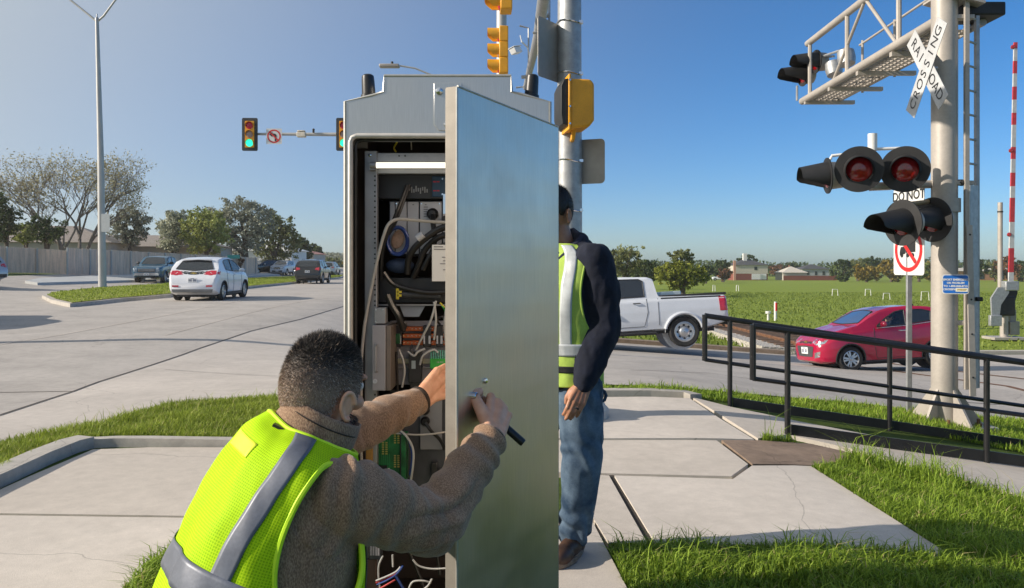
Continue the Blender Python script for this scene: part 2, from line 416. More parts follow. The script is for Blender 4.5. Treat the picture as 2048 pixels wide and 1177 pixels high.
# far kerb lip of the corner
def kerb(pix, w, hgt, name="kerb"):
    P = [Vector(p) for p in gxy(pix)]; a = []; b = []
    for i in range(len(P)):
        t = (P[min(len(P) - 1, i + 1)] - P[max(0, i - 1)]).normalized(); n = Vector((-t.y, t.x)) * w / 2
        a.append(tuple(P[i] + n)); b.append(tuple(P[i] - n))
    o = drape(name, a + b[::-1], hgt, m_kerb, skirt=hgt + .1)
    return o
kerb([(1000, 788), (1200, 788), (1300, 788), (1370, 792), (1392, 798)], .16, .05)
# left: sunken curb ramp with a raised lip
slab([(-400, 1160), (-60, 1004), (60, 950), (186, 897), (300, 893), (520, 893), (700, 900), (700, 1032), (366, 1029), (0, 1024), (-300, 1022)], m_walk2, Z - .02)
slab([(-300, 1026), (0, 1028), (366, 1033), (700, 1036), (700, 1050), (420, 1060), (330, 1105), (250, 1180), (150, 1330), (-600, 1330), (-480, 1200)], m_walk, Z - .02)
kerb([(-220, 1062), (-60, 985), (0, 958), (80, 921), (140, 897), (172, 889)], .17, .065)
kerb([(172, 889), (230, 886), (300, 886), (420, 888), (560, 890)], .1, .045)
# field-side kerb and ballast of the railway
drape("far_kerb", [(-4, 23.3), (2, 23.2), (8.2, 23.1), (8.2, 23.5), (2, 23.7), (-4, 23.8)], .12, concrete("rusty_kerb", (.25, .19, .14), stain=.3), skirt=.2)
drape("far_kerb", [(11.8, 23.5), (16, 23.6), (40, 24), (40, 24.3), (16, 23.9), (11.8, 23.8)], .1, m_kerb, skirt=.2)
drape("ballast", [(7.7, 23.7), (11.6, 23.7), (11.5, 60), (11.3, 120), (8.7, 120), (8.3, 60)], .16, m_ballast, skirt=.3)
drape("ballast", [(7.6, 7), (12.4, 7), (12.4, 10.3), (7.6, 10.3)], .03, m_ballast, skirt=.2)
# ------------------------------------------------------------------ vehicles
def paint(name, col, rough=.28, metal=.0, coat=.8):
    return M(name, col, rough, metal, var=.03, vs=3, coat=coat, v2=.02)
m_tyre = M("tyre_rubber", (.02, .02, .021), .85, var=.2, vs=30)
m_alloy = M("alloy", (.55, .56, .58), .3, .9, var=.08, vs=20)
m_dark = M("black_plastic", (.022, .022, .024), .55, var=.2, vs=20)
m_chrome = M("chrome", (.75, .76, .78), .15, 1, var=.05)
m_white_lens = M("headlamp_lens", (.36, .41, .46), .08, .4, var=.7, vs=22, coat=1)
m_red_lens = M("tail_lamp_lens", (.50, .008, .03), .15, 0, var=.2, vs=20, coat=1)
m_amber = M("amber_lens", (.85, .28, .02), .2, var=.1, coat=1)
m_plate = M("number_plate", (.75, .76, .76), .5, var=.06, vs=40)
m_ink = M("plate_ink", (.04, .05, .12), .6)
m_inside = M("car_interior", (.03, .03, .032), .8, var=.2)
def glass_dark(name, col):
    m, nt, b = newmat(name)
    n = node(nt, "ShaderNodeTexNoise", Scale=2.0); r = node(nt, "ShaderNodeValToRGB")
    r.color_ramp.elements[0].color = c4(tuple(u * .7 for u in col)); r.color_ramp.elements[1].color = c4(col)
    nt.links.new(n.outputs["Fac"], r.inputs["Fac"]); nt.links.new(r.outputs["Color"], b.inputs["Base Color"])
    b.inputs["Roughness"].default_value = .04; b.inputs["Specular IOR Level"].default_value = .8; b.inputs["Coat Weight"].default_value = .5
    return m
m_glass = glass_dark("tinted_glass", (.02, .025, .03))
def glass_clear(name, tint, fac):
    m = bpy.data.materials.new(name); m.use_nodes = True; nt = m.node_tree; nt.nodes.clear()
    o = nt.nodes.new("ShaderNodeOutputMaterial"); t = node(nt, "ShaderNodeBsdfTransparent"); g = node(nt, "ShaderNodeBsdfGlossy", Roughness=.03)
    t.inputs["Color"].default_value = c4(tint); mx = nt.nodes.new("ShaderNodeMixShader"); fr = node(nt, "ShaderNodeFresnel", IOR=1.45)
    ad = node(nt, "ShaderNodeMath", operation='ADD'); ad.inputs[1].default_value = fac; nt.links.new(fr.outputs[0], ad.inputs[0])
    nt.links.new(ad.outputs[0], mx.inputs[0]); nt.links.new(t.outputs[0], mx.inputs[1]); nt.links.new(g.outputs[0], mx.inputs[2]); nt.links.new(mx.outputs[0], o.inputs[0])
    return m
m_clear = glass_clear("clear_glass", (.72, .8, .8), .04)
m_smoke = glass_clear("smoked_glass", (.25, .3, .32), .06)

class Body:
    """a car body lofted along its length; x runs from the nose (0) to the tail (L)"""
    def __init__(s, L, W, top, belt, bot, tum=.32, nose=.55, tail=.4, nose_k=.72, tail_k=.84, crown=.05):
        s.L, s.W, s.top, s.belt, s.bot, s.tum = L, W, top, belt, bot, tum
        s.nose, s.tail, s.nk, s.tk = nose, tail, nose_k, tail_k
    def ip(s, t, x):
        return float(np.interp(x, [p[0] for p in t], [p[1] for p in t]))
    def half(s, x):
        k = 1.0
        if x < s.nose: q = 1 - x / s.nose; k = min(k, s.nk + (1 - s.nk) * math.sqrt(max(0, 1 - q ** 2.2)))
        if x > s.L - s.tail: q = 1 - (s.L - x) / s.tail; k = min(k, s.tk + (1 - s.tk) * math.sqrt(max(0, 1 - q ** 2.2)))
        return s.W * k
    def sec(s, x):
        w = s.half(x); zt, zb = s.ip(s.top, x), s.ip(s.bot, x); zs = min(s.ip(s.belt, x), zt - .035); g = zt - zs
        yr = .955 * w - s.tum * g * .88
        return [(0, zb), (.8 * w, zb), (.95 * w, zb + .05), (.99 * w, zb + .3 * (zs - zb)), (1.0 * w, zb + .62 * (zs - zb)), (.985 * w, zs - .07 * min(1, (zs - zb))), (.955 * w, zs),
                (yr, zs + g * .86), (yr * .93, zs + g * .95), (.5 * yr, zt - .12 * min(.1, g)), (0, zt)]
    SEG = [2, 2, 4, 6, 5, 2, 12, 2, 3, 2]
    def fine(s, x):
        P = s.sec(x); out = []
        for i, k in enumerate(s.SEG):
            for q in range(k):
                t = q / k; out.append((P[i][0] + (P[i + 1][0] - P[i][0]) * t, P[i][1] + (P[i + 1][1] - P[i][1]) * t))
        return out + [P[-1]]
    def yside(s, x, z):
        P = s.sec(min(s.L, max(0, x)))[2:9]
        zz = [p[1] for p in P]; yy = [p[0] for p in P]
        for i in range(1, len(zz)): zz[i] = max(zz[i], zz[i - 1] + 1e-4)
        return float(np.interp(z, zz, yy))
    def xend(s, y, z, front=True):
        n = 160
        for i in range(n):
            x = i / n * 1.9
            if not front: x = s.L - x
            zt, zb = s.ip(s.top, x), s.ip(s.bot, x)
            if zb - .02 <= z:
                yy = s.yside(x, z) if z < s.sec(x)[7][1] else None
                if yy is None:
                    P = s.sec(x)[7:]
                    if z <= zt:
                        yy = float(np.interp(-z, [-p[1] for p in P][::-1], [p[0] for p in P][::-1])); 
                if yy is not None and z <= zt and yy >= abs(y): return x
        return 0 if front else s.L
    def zroof(s, x, y):
        P = s.sec(x)[5:]
        return float(np.interp(abs(y), [p[0] for p in P][::-1], [p[1] for p in P][::-1]))
    def pt(s, x, y, z):          # to object space: +X forward, origin under the middle
        return Vector((s.L / 2 - x, y, z))
    def shell(s, wheels, cut=(), nx=150):
        mb = MB(); xs = np.linspace(0, s.L, nx); rows = []
        for x in xs:
            f = s.fine(x); row = [s.pt(x, y, z) for (y, z) in f] + [s.pt(x, -y, z) for (y, z) in f[-2:0:-1]]
            rows.append(row)
        n = len(rows[0]); vs = [p for r in rows for p in r]; fs = []
        for i in range(nx - 1):
            xm = (xs[i] + xs[i + 1]) / 2
            for j in range(n):
                q = (i * n + j, (i + 1) * n + j, (i + 1) * n + (j + 1) % n, i * n + (j + 1) % n)
                c = (vs[q[0]] + vs[q[1]] + vs[q[2]] + vs[q[3]]) / 4
                if any((xm - wx) ** 2 + (c.z - wr_) ** 2 < ra * ra and abs(c.y) > s.W * .55 for wx, wr_, ra in wheels): continue
                if cut and any(inpoly(xm, c.z, P) and abs(c.y) > s.W * .5 for P in cut if P[0] != 'top'): continue
                if cut and any(P[0] == 'top' and P[1] < xm < P[2] and abs(c.y) < P[3] and c.z > P[4] for P in cut if P[0] == 'top'): continue
                fs.append(q)
        fs.append(tuple(range(n))); fs.append(tuple((nx - 1) * n + j for j in range(n))[::-1])
        mb.add(vs, fs); return mb
    def panel(s, mb, top, bot, side, eps=.006, nu=8, nv=6, mi=0):
        """a patch between two polylines: 'side' uses (x,z), 'front'/'rear' (y,z), 'roof' (x,y)"""
        def rs(pl, n):
            P = [Vector(p) for p in pl]; d = [0]
            for i in range(1, len(P)): d.append(d[-1] + (P[i] - P[i - 1]).length)
            return [Vector((float(np.interp(t * d[-1], d, [p.x for p in P])), float(np.interp(t * d[-1], d, [p.y for p in P])))) for t in np.linspace(0, 1, n)]
        A, B = rs(top, nu), rs(bot, nu)
        def P3(q, e):
            if side in ('L', 'R'):
                y = s.yside(q.x, q.y) + e; return s.pt(q.x, y if side == 'L' else -y, q.y)
            if side == 'front': return s.pt(s.xend(q.x, q.y) - e, q.x, q.y)
            if side == 'rear': return s.pt(s.xend(q.x, q.y, False) + e, q.x, q.y)
            return s.pt(q.x, q.y, s.zroof(q.x, q.y) + e)
        rows = [[P3(A[i].lerp(B[i], v), eps) for i in range(nu)] for v in np.linspace(0, 1, nv)]
        back = [[P3(A[i].lerp(B[i], v), -.02) for i in range(nu)] for v in np.linspace(0, 1, nv)]
        mb.grid(rows, mi)
        rim = [rows[0][i] for i in range(nu)] + [rows[v][-1] for v in range(1, nv)] + [rows[-1][i] for i in range(nu - 2, -1, -1)] + [rows[v][0] for v in range(nv - 2, 0, -1)]
        rib = [back[0][i] for i in range(nu)] + [back[v][-1] for v in range(1, nv)] + [back[-1][i] for i in range(nu - 2, -1, -1)] + [back[v][0] for v in range(nv - 2, 0, -1)]
        k = len(rim); mb.add(rim + rib, [(i, i + k, (i + 1) % k + k, (i + 1) % k) for i in range(k)], mi)
        return rim
def inpoly(x, y, P):
    c = False; n = len(P)
    for i in range(n):
        a, b = P[i], P[i - 1]
        if (a[1] > y) != (b[1] > y) and x < (b[0] - a[0]) * (y - a[1]) / (b[1] - a[1]) + a[0]: c = not c
    return c

def wheel_parts(root, bd, x, side, r, wid=.2, spokes=10, rim_mat=None, kind="spoke", yin=.0):
    y0 = bd.W * .99 - yin
    c = bd.pt(x, side * (y0 - wid / 2), r); ax = Vector((0, side, 0))
    t = MB(); rr = r * .66
    t.lathe([(rr, -wid / 2 + .01), (r * .9, -wid / 2), (r * .985, -wid / 2 + .025), (r, -wid * .25), (r, wid * .25), (r * .985, wid / 2 - .025), (r * .9, wid / 2), (rr, wid / 2 - .012)], c, ax, 36, cap=False)
    w = t.build("wheel", m_tyre, root)
    b = MB()
    b.lathe([(rr * 1.0, -wid * .3), (rr * 1.02, wid / 2 - .012), (rr * .94, wid / 2 - .008), (rr * .9, wid / 2 - .03), (rr * .88, wid * .1)], c, ax, 36, mi=0, cap=False)
    b.lathe([(rr * .9, 0), (rr * .9, .002)], c + ax * wid * .1, ax, 30, mi=1)
    u = Vector((1, 0, 0)); v = Vector((0, 0, 1))
    if kind == "spoke":
        for k in range(spokes):
            a = 2 * math.pi * (k + (.16 if k % 2 else -.16)) / spokes + .3
            d = u * math.cos(a) + v * math.sin(a); q = ax.cross(d)
            o1 = c + ax * (wid / 2 - .03)
            p = [o1 + d * rr * .15 - q * .022, o1 + d * rr * .95 - q * .02, o1 + d * rr * .95 + q * .02, o1 + d * rr * .15 + q * .022]
            b.add(p + [z_ - ax * .04 for z_ in p], [(0, 1, 2, 3), (7, 6, 5, 4), (0, 4, 5, 1), (1, 5, 6, 2), (2, 6, 7, 3), (3, 7, 4, 0)])
    else:      # steel wheel: dished disc with a ring of round openings
        b.lathe([(rr * .9, wid / 2 - .05), (rr * .8, wid / 2 - .045), (rr * .62, wid / 2 - .07), (rr * .42, wid / 2 - .02), (rr * .36, wid / 2 - .01), (0.01, wid / 2 - .005)], c, ax, 30, cap=False)
        for k in range(8):
            a = 2 * math.pi * k / 8; d = u * math.cos(a) + v * math.sin(a)
            b.lathe([(rr * .12, 0), (rr * .12, .004)], c + d * rr * .69 + ax * (wid / 2 - .055), ax, 10, mi=1)
    b.lathe([(rr * .2, -.02), (rr * .17, .012), (.01, .016)], c + ax * (wid / 2 - .03), ax, 16, cap=False)
    b.build("rim", [rim_mat or m_alloy, m_dark], w)
def arch(mb, bd, x, side, r, ra, w=.03):
    pts = []
    for k in range(25):
        a = math.pi * (-.08 + 1.16 * k / 24); xx = x + ra * math.cos(a); zz = r + ra * math.sin(a)
        if zz < bd.ip(bd.bot, x) + .01: continue
        pts.append(bd.pt(xx, side * (bd.yside(xx, zz) + .004), zz))
    mb.tube(pts, w, 6)
    # inner wheel well
    rows = []
    for yy in (bd.W * .5, bd.W * .97):
        rows.append([bd.pt(x + ra * math.cos(math.pi * k / 16), side * yy, r + ra * math.sin(math.pi * k / 16)) for k in range(17)])
    mb.grid(rows)
    mb.add([bd.pt(x + ra * math.cos(2 * math.pi * k / 20), side * bd.W * .5, r + ra * math.sin(2 * math.pi * k / 20)) for k in range(20)], [tuple(range(20))])

def plate(root, bd, front, z, w=.32, hh=.16, y=0):
    x = bd.xend(y, z, front); sx = 1 if front else -1
    p = bd.pt(x, y, z) + Vector((sx * .02, 0, 0))
    mb = MB(); mb.box(p, (.02, w, hh)); o = mb.build("number_plate", m_plate, root, bevel=.004)
    t = MB()
    for k in range(7):
        if k == 3: continue
        t.box(p + Vector((sx * .0115, (k - 3) * w * .12, -.005)), (.002, w * .07, hh * .5))
    t.box(p + Vector((sx * .0115, 0, hh * .36)), (.002, w * .4, hh * .1))
    t.build("plate_lettering", m_ink, o)

def make_car(name, label, cat, loc, heading, bd, pm, wheels, win, glassm, opts, group=None):
    root = thing(name, label, cat, loc, heading, group)
    (xf, xr, r), wk = wheels, opts.get("wheel", "spoke")
    ra = r + opts.get("gap", .075)
    cut = opts.get("cut", [])
    bd.shell([(xf, r, ra), (xr, r, ra)], cut, opts.get("nx", 150)).build("body", pm, root, sharp=32)
    for s_ in (1, -1):
        for x in (xf, xr):
            t = MB(); arch(t, bd, x, s_, r, ra, opts.get("flare", .022)); t.build("wheel_arch", opts.get("arch_mat", m_dark), root)
    for x in (xf, xr):
        for s_ in (1, -1): wheel_parts(root, bd, x, s_, r, opts.get("wid", .2), opts.get("spokes", 10), opts.get("rim"), wk)
    for nm, top, bot, side in win:
        sides = ('L', 'R') if side == 'side' else (side,)
        for q in sides:
            g = MB(); rim = bd.panel(g, top, bot, q, .022 if q in ('rear', 'front') else .006, 22 if q == 'rear' else 14, 14 if q == 'rear' else 8)
            o = g.build(nm, glassm.get(nm, m_glass), root, sharp=60)
            if opts.get("trim", True):
                f = MB(); f.tube(rim, opts.get("trim_r", .011), 5, closed=True); f.build("window_trim", opts.get("trim_mat", m_dark), o)
    for nm, mat, top, bot, side in opts.get("panels", []):
        sides = ('L', 'R') if side == 'side' else (side,)
        for q in sides:
            if side in ('front2', 'rear2'):
                sd = side[:-1]
                for sg in (1, -1):
                    g = MB(); bd.panel(g, [(sg * p[0], p[1]) for p in top], [(sg * p[0], p[1]) for p in bot], sd, .01, 9, 6); g.build(nm, mat, root, sharp=50)
            else:
                g = MB(); bd.panel(g, top, bot, q, .008, 12, 6); g.build(nm, mat, root, sharp=50)
    for xx in opts.get("seams", []):          # door shut lines: thin dark grooves proud by a hair
        for s_ in (1, -1):
            g = MB(); 
            ex = [(a[0] + (b[0] - a[0]) * t, a[1] + (b[1] - a[1]) * t) for a, b in zip(xx, xx[1:]) for t in (0, .17, .33, .5, .67, .83)] + [xx[-1]]
            g.tube([bd.pt(x, s_ * (bd.yside(x, z) + .0015), z) for x, z in ex], .0065, 5); g.build("door_seam", m_dark, root)
    for (x, z) in opts.get("handles", []):
        for s_ in (1, -1):
            g = MB(); y = bd.yside(x, z); g.tube([bd.pt(x - .09, s_ * y, z), bd.pt(x - .08, s_ * (y + .03), z), bd.pt(x + .08, s_ * (y + .03), z), bd.pt(x + .09, s_ * y, z)], .014, 6)
            g.build("door_handle", opts.get("handle_mat", m_chrome), root)
    if "mirror" in opts:
        x, z = opts["mirror"]; k = opts.get("mirror_k", 1)
        for s_ in (1, -1):
            g = MB(); y = bd.yside(x, z); g.sphere(bd.pt(x, s_ * (y + .13 * k), z + .04), (.07 * k, .11 * k, .075 * k), 14, 10); g.tube([bd.pt(x, s_ * (y - .02), z - .02), bd.pt(x, s_ * (y + .08), z + .01)], .025, 6)
            g.build("wing_mirror", opts.get("mirror_mat", pm), root)
    if opts.get("fplate"): plate(root, bd, True, opts["fplate"])
    if opts.get("rplate"): plate(root, bd, False, opts["rplate"])
    u = MB(); u.bx(bd.pt(.35, -bd.W * .75, bd.ip(bd.bot, bd.L / 2) - .06), bd.pt(bd.L - .35, bd.W * .75, bd.ip(bd.bot, bd.L / 2) + .1)); u.build("underbody", m_inside, root)
    return root

def pitch(root, deg, roll=0):
    root.rotation_euler = (R(roll), R(deg), root.rotation_euler[2])
def ground_loc(x, y, off=.008): return (x, y, h(x, y) + off)
# ------------------------------------------------------------------ the cars in the street
# red small hatchback, nose to the left, going over the railway
def red_car():
    L = 3.4
    top = [(0, .66), (.05, .74), (.18, .83), (.5, .965), (.8, 1.04), (.95, 1.07), (1.25, 1.25), (1.55, 1.405), (1.85, 1.475), (2.3, 1.49), (2.75, 1.45), (3.03, 1.39), (3.15, 1.28), (3.28, 1.02), (3.35, .8), (3.4, .62)]
    belt = [(0, .6), (.3, .76), (.8, .92), (1.2, .96), (2.2, 1.0), (2.8, 1.06), (3.4, 1.1)]
    bot = [(0, .26), (.12, .2), (.6, .19), (3.0, .2), (3.4, .32)]
    bd = Body(L, .80, top, belt, bot, .30, .62, .42, .62, .82)
    pm = paint("raspberry_red_paint", (.37, .004, .04), .2)
    fs = [(1.42, 1.035), (1.66, 1.2), (1.92, 1.34), (2.16, 1.375)]; fb = [(1.42, 1.01), (2.12, 1.03)]
    rs_ = [(2.27, 1.375), (2.6, 1.365), (2.8, 1.31)]; rb = [(2.23, 1.05), (2.74, 1.1)]
    frontwin = fs + [(2.12, 1.03), (1.42, 1.01)]
    win = [("side_window", fs, fb, 'side'), ("rear_window_pane", rs_, rb, 'side'),
           ("windscreen", [(1.5, -.44), (1.54, 0), (1.5, .44)], [(1.04, -.62), (.97, 0), (1.04, .62)], 'roof'),
           ("rear_screen", [(-.42, 1.32), (.42, 1.32)], [(-.55, 1.08), (.55, 1.08)], 'rear')]
    opts = dict(cut=[fs + [(2.12, 1.03), (1.42, 1.01)], ('top', 1.04, 1.5, .5, 1.06)], nx=230, wid=.185, spokes=10, trim_r=.012, gap=.06, flare=.016,
        panels=[("headlight", m_white_lens, [(.36, .78), (.62, .73), (.7, .775)], [(.34, .70), (.58, .63), (.68, .68)], 'front2'),
                ("turn_signal", m_amber, [(.6, .865), (.74, .885)], [(.56, .835), (.68, .855)], 'side'),
                ("upper_grille", m_dark, [(-.3, .72), (0, .735), (.3, .72)], [(-.32, .665), (0, .66), (.32, .665)], 'front'),
                ("lower_grille", M("grille_mesh", (.06, .06, .065), .5, var=.6, vs=120), [(-.42, .6), (0, .62), (.42, .6)], [(-.34, .36), (0, .35), (.34, .36)], 'front'),
                ("fog_lamp", m_chrome, [(.48, .46), (.63, .49)], [(.46, .33), (.61, .36)], 'front2'),
                ("tail_light", m_red_lens, [(.5, 1.05), (.66, 1.05)], [(.5, .78), (.68, .78)], 'rear2'),
                ("sill_trim", m_dark, [(1.0, .24), (2.7, .24)], [(1.0, .205), (2.7, .205)], 'side')],
        seams=[[(1.33, .98), (1.3, .6), (1.36, .28)], [(2.2, 1.0), (2.22, .6), (2.1, .28)], [(1.36, .28), (2.1, .28)]],
        handles=[(2.02, .9)], mirror=(1.52, 1.03), mirror_k=.95, fplate=.5, rplate=.72)
    loc = ground_loc(8.84, 18.8)
    root = make_car("parked_car" if 0 else "hatchback_car", "red hatchback driving over the railway crossing with its driver visible", "car", loc, math.pi + R(5), bd, pm, (.72, 2.82, .292), win,
                    {"side_window": m_clear, "windscreen": m_clear}, opts)
    # emblem on the grille, chrome belt line, seats
    e = MB(); x = bd.xend(0, .70); e.bx(bd.pt(x - .02, -.07, .685), bd.pt(x - .012, .07, .715)); e.bx(bd.pt(x - .021, -.03, .67), bd.pt(x - .011, .03, .73)); e.build("badge", M("brass_badge", (.7, .5, .15), .3, .8), root)
    e = MB()
    for s_ in (1, -1):
        e = MB(); e.tube([bd.pt(x, s_ * (bd.yside(x, bd.ip(belt, x) + .012) + .006), bd.ip(belt, x) + .012) for x in np.linspace(1.4, 2.85, 16)], .01, 5)
        e.build("belt_moulding", m_chrome, root)
    i = MB(); i.bx(bd.pt(1.2, -.7, .3), bd.pt(3.1, .7, .62)); i.bx(bd.pt(1.05, -.66, .6), bd.pt(1.42, .66, .94))
    for y in (.36, -.36):
        i.box(bd.pt(2.12, y, .86), (.14, .46, .62), Matrix.Rotation(R(-12), 3, 'Y')); i.box(bd.pt(2.24, y, 1.2), (.09, .24, .2))
        i.bx(bd.pt(1.72, y - .22, .6), bd.pt(2.1, y + .22, .7))
    i.build("seats", m_inside, root, bevel=.03)
    sw = MB(); sw.tube([bd.pt(1.5 + .04 * math.sin(a), .36 + .17 * math.cos(a), .95 + .16 * math.sin(a)) for a in np.linspace(0, 6.2, 24)], .014, 6); sw.build("steering_wheel", m_dark, root)
    ws = MB(); ws.tube([bd.pt(1.12, -.4, 1.075), bd.pt(1.16, .1, 1.1)], .008, 5); ws.build("wiper", m_dark, root)
    an = MB(); an.box(bd.pt(2.75, 0, 1.47), (.16, .05, .05)); an.build("roof_aerial", m_dark, root, bevel=.015)
    return root, bd
red_root, red_bd = red_car()

# white crew-cab pickup, nose to the left
def pickup(name, label, loc, heading, pm, wheel="steel", grille=True, glassm=None):
    L = 5.9
    top = [(0, 1.0), (.06, 1.1), (.3, 1.17), (.9, 1.23), (1.35, 1.26), (1.5, 1.3), (1.85, 1.6), (2.15, 1.82), (2.5, 1.91), (3.2, 1.935), (3.85, 1.9), (4.0, 1.84), (4.06, 1.5), (4.1, 1.345), (4.6, 1.33), (5.83, 1.31), (5.88, 1.2), (5.9, .9)]
    belt = [(0, 1.0), (.5, 1.15), (1.4, 1.24), (2.5, 1.27), (4.0, 1.29), (4.1, 1.3), (5.9, 1.29)]
    bot = [(0, .52), (.3, .45), (2, .42), (5.4, .47), (5.9, .62)]
    bd = Body(L, 1.0, top, belt, bot, .22, .45, .12, .8, .93)
    w1t = [(1.98, 1.64), (2.3, 1.80), (2.86, 1.835)]; w1b = [(1.9, 1.33), (2.86, 1.34)]
    w2t = [(2.96, 1.835), (3.62, 1.82), (3.72, 1.76)]; w2b = [(2.96, 1.345), (3.74, 1.36)]
    win = [("front_window_pane", w1t, w1b, 'side'), ("rear_door_window", w2t, w2b, 'side'),
           ("windscreen", [(2.1, -.6), (2.14, 0), (2.1, .6)], [(1.56, -.78), (1.5, 0), (1.56, .78)], 'roof')]
    opts = dict(wheel=wheel, wid=.25, gap=.1, flare=.045, arch_mat=pm, trim_r=.014, nx=200,
        panels=[("headlight", m_white_lens, [(.62, 1.07), (.85, 1.06)], [(.62, .78), (.86, .8)], 'front2'),
                ("grille", m_dark, [(-.58, 1.06), (.58, 1.06)], [(-.56, .76), (.56, .76)], 'front'),
                ("front_bumper", m_chrome if grille else m_dark, [(-.82, .71), (0, .72), (.82, .71)], [(-.8, .53), (0, .53), (.8, .53)], 'front'),
                ("tail_light", m_red_lens, [(5.66, 1.27), (5.89, 1.27)], [(5.68, .9), (5.89, .9)], 'side'),
                ("bed_rail", m_dark, [(4.16, 1.31), (5.86, 1.295)], [(4.16, 1.275), (5.86, 1.26)], 'side')],
        seams=[[(2.0, 1.25), (1.98, .8), (2.04, .55)], [(2.91, 1.3), (2.92, .56)], [(3.78, 1.3), (3.8, .95), (3.7, .6)], [(4.08, 1.3), (4.08, .6)], [(2.04, .55), (3.7, .58)]],
        handles=[(2.72, 1.17), (3.52, 1.19)], handle_mat=m_dark, mirror=(2.02, 1.36), mirror_k=1.4, mirror_mat=m_dark, fplate=.62, rplate=.8)
    root = make_car(name, label, "pickup", loc, heading, bd, pm, (1.02, 4.72, .395), win, glassm or {}, opts)
    # cargo bed with its black liner, bumpers
    b = MB(); b.bx(bd.pt(4.2, -.78, 1.335), bd.pt(5.8, .78, 1.345)); b.build("bed_liner", m_dark, root)
    k = MB()
    for s_ in (1, -1): k.bx(bd.pt(4.14, s_ * .8, 1.31), bd.pt(5.88, s_ * .93, 1.375))
    k.bx(bd.pt(5.78, -.8, 1.31), bd.pt(5.88, .8, 1.375)); k.build("bed_rail_cap", m_dark, root, bevel=.012)
    r_ = MB(); r_.bx(bd.pt(5.86, -.85, .52), bd.pt(6.02, .85, .72)); r_.build("rear_bumper", m_chrome if grille else m_dark, root, bevel=.03)
    g = MB()
    for z in (.84, .91, .98): g.bx(bd.pt(-.03, -.54, z - .018), bd.pt(.02, .54, z + .018))
    if grille: g.build("grille_bar", m_chrome, root, bevel=.006)
    for s_ in (1, -1):
        st = MB(); st.tube([bd.pt(1.7, s_ * .9, .4), bd.pt(4.0, s_ * .9, .4)], .05, 8); st.build("side_step", m_dark, root)
    return root, bd
m_wpaint = paint("white_paint", (.62, .65, .70), .3)
pk_root, pk_bd = pickup("pickup_truck", "white crew cab pickup passing on the cross street behind the railing", ground_loc(2.75, 21.0), math.pi, m_wpaint, "steel", False)
pitch(pk_root, 3.0, 3.6)
pitch(red_root, 2.5, 3.8); red_root.location.z += .055; pk_root.location.z += .01
tb = MB(); tb.bx(pk_bd.pt(4.2, -.74, 1.3), pk_bd.pt(4.75, .74, 1.47)); tbo = tb.build("tool_box", M("aluminium_box", (.6, .66, .66), .4, .5), None, bevel=.03)
tbo.location = pk_root.location; tbo.rotation_euler = pk_root.rotation_euler; tag(tbo, "low pale metal tool box in the bed of the white pickup", "tool box")

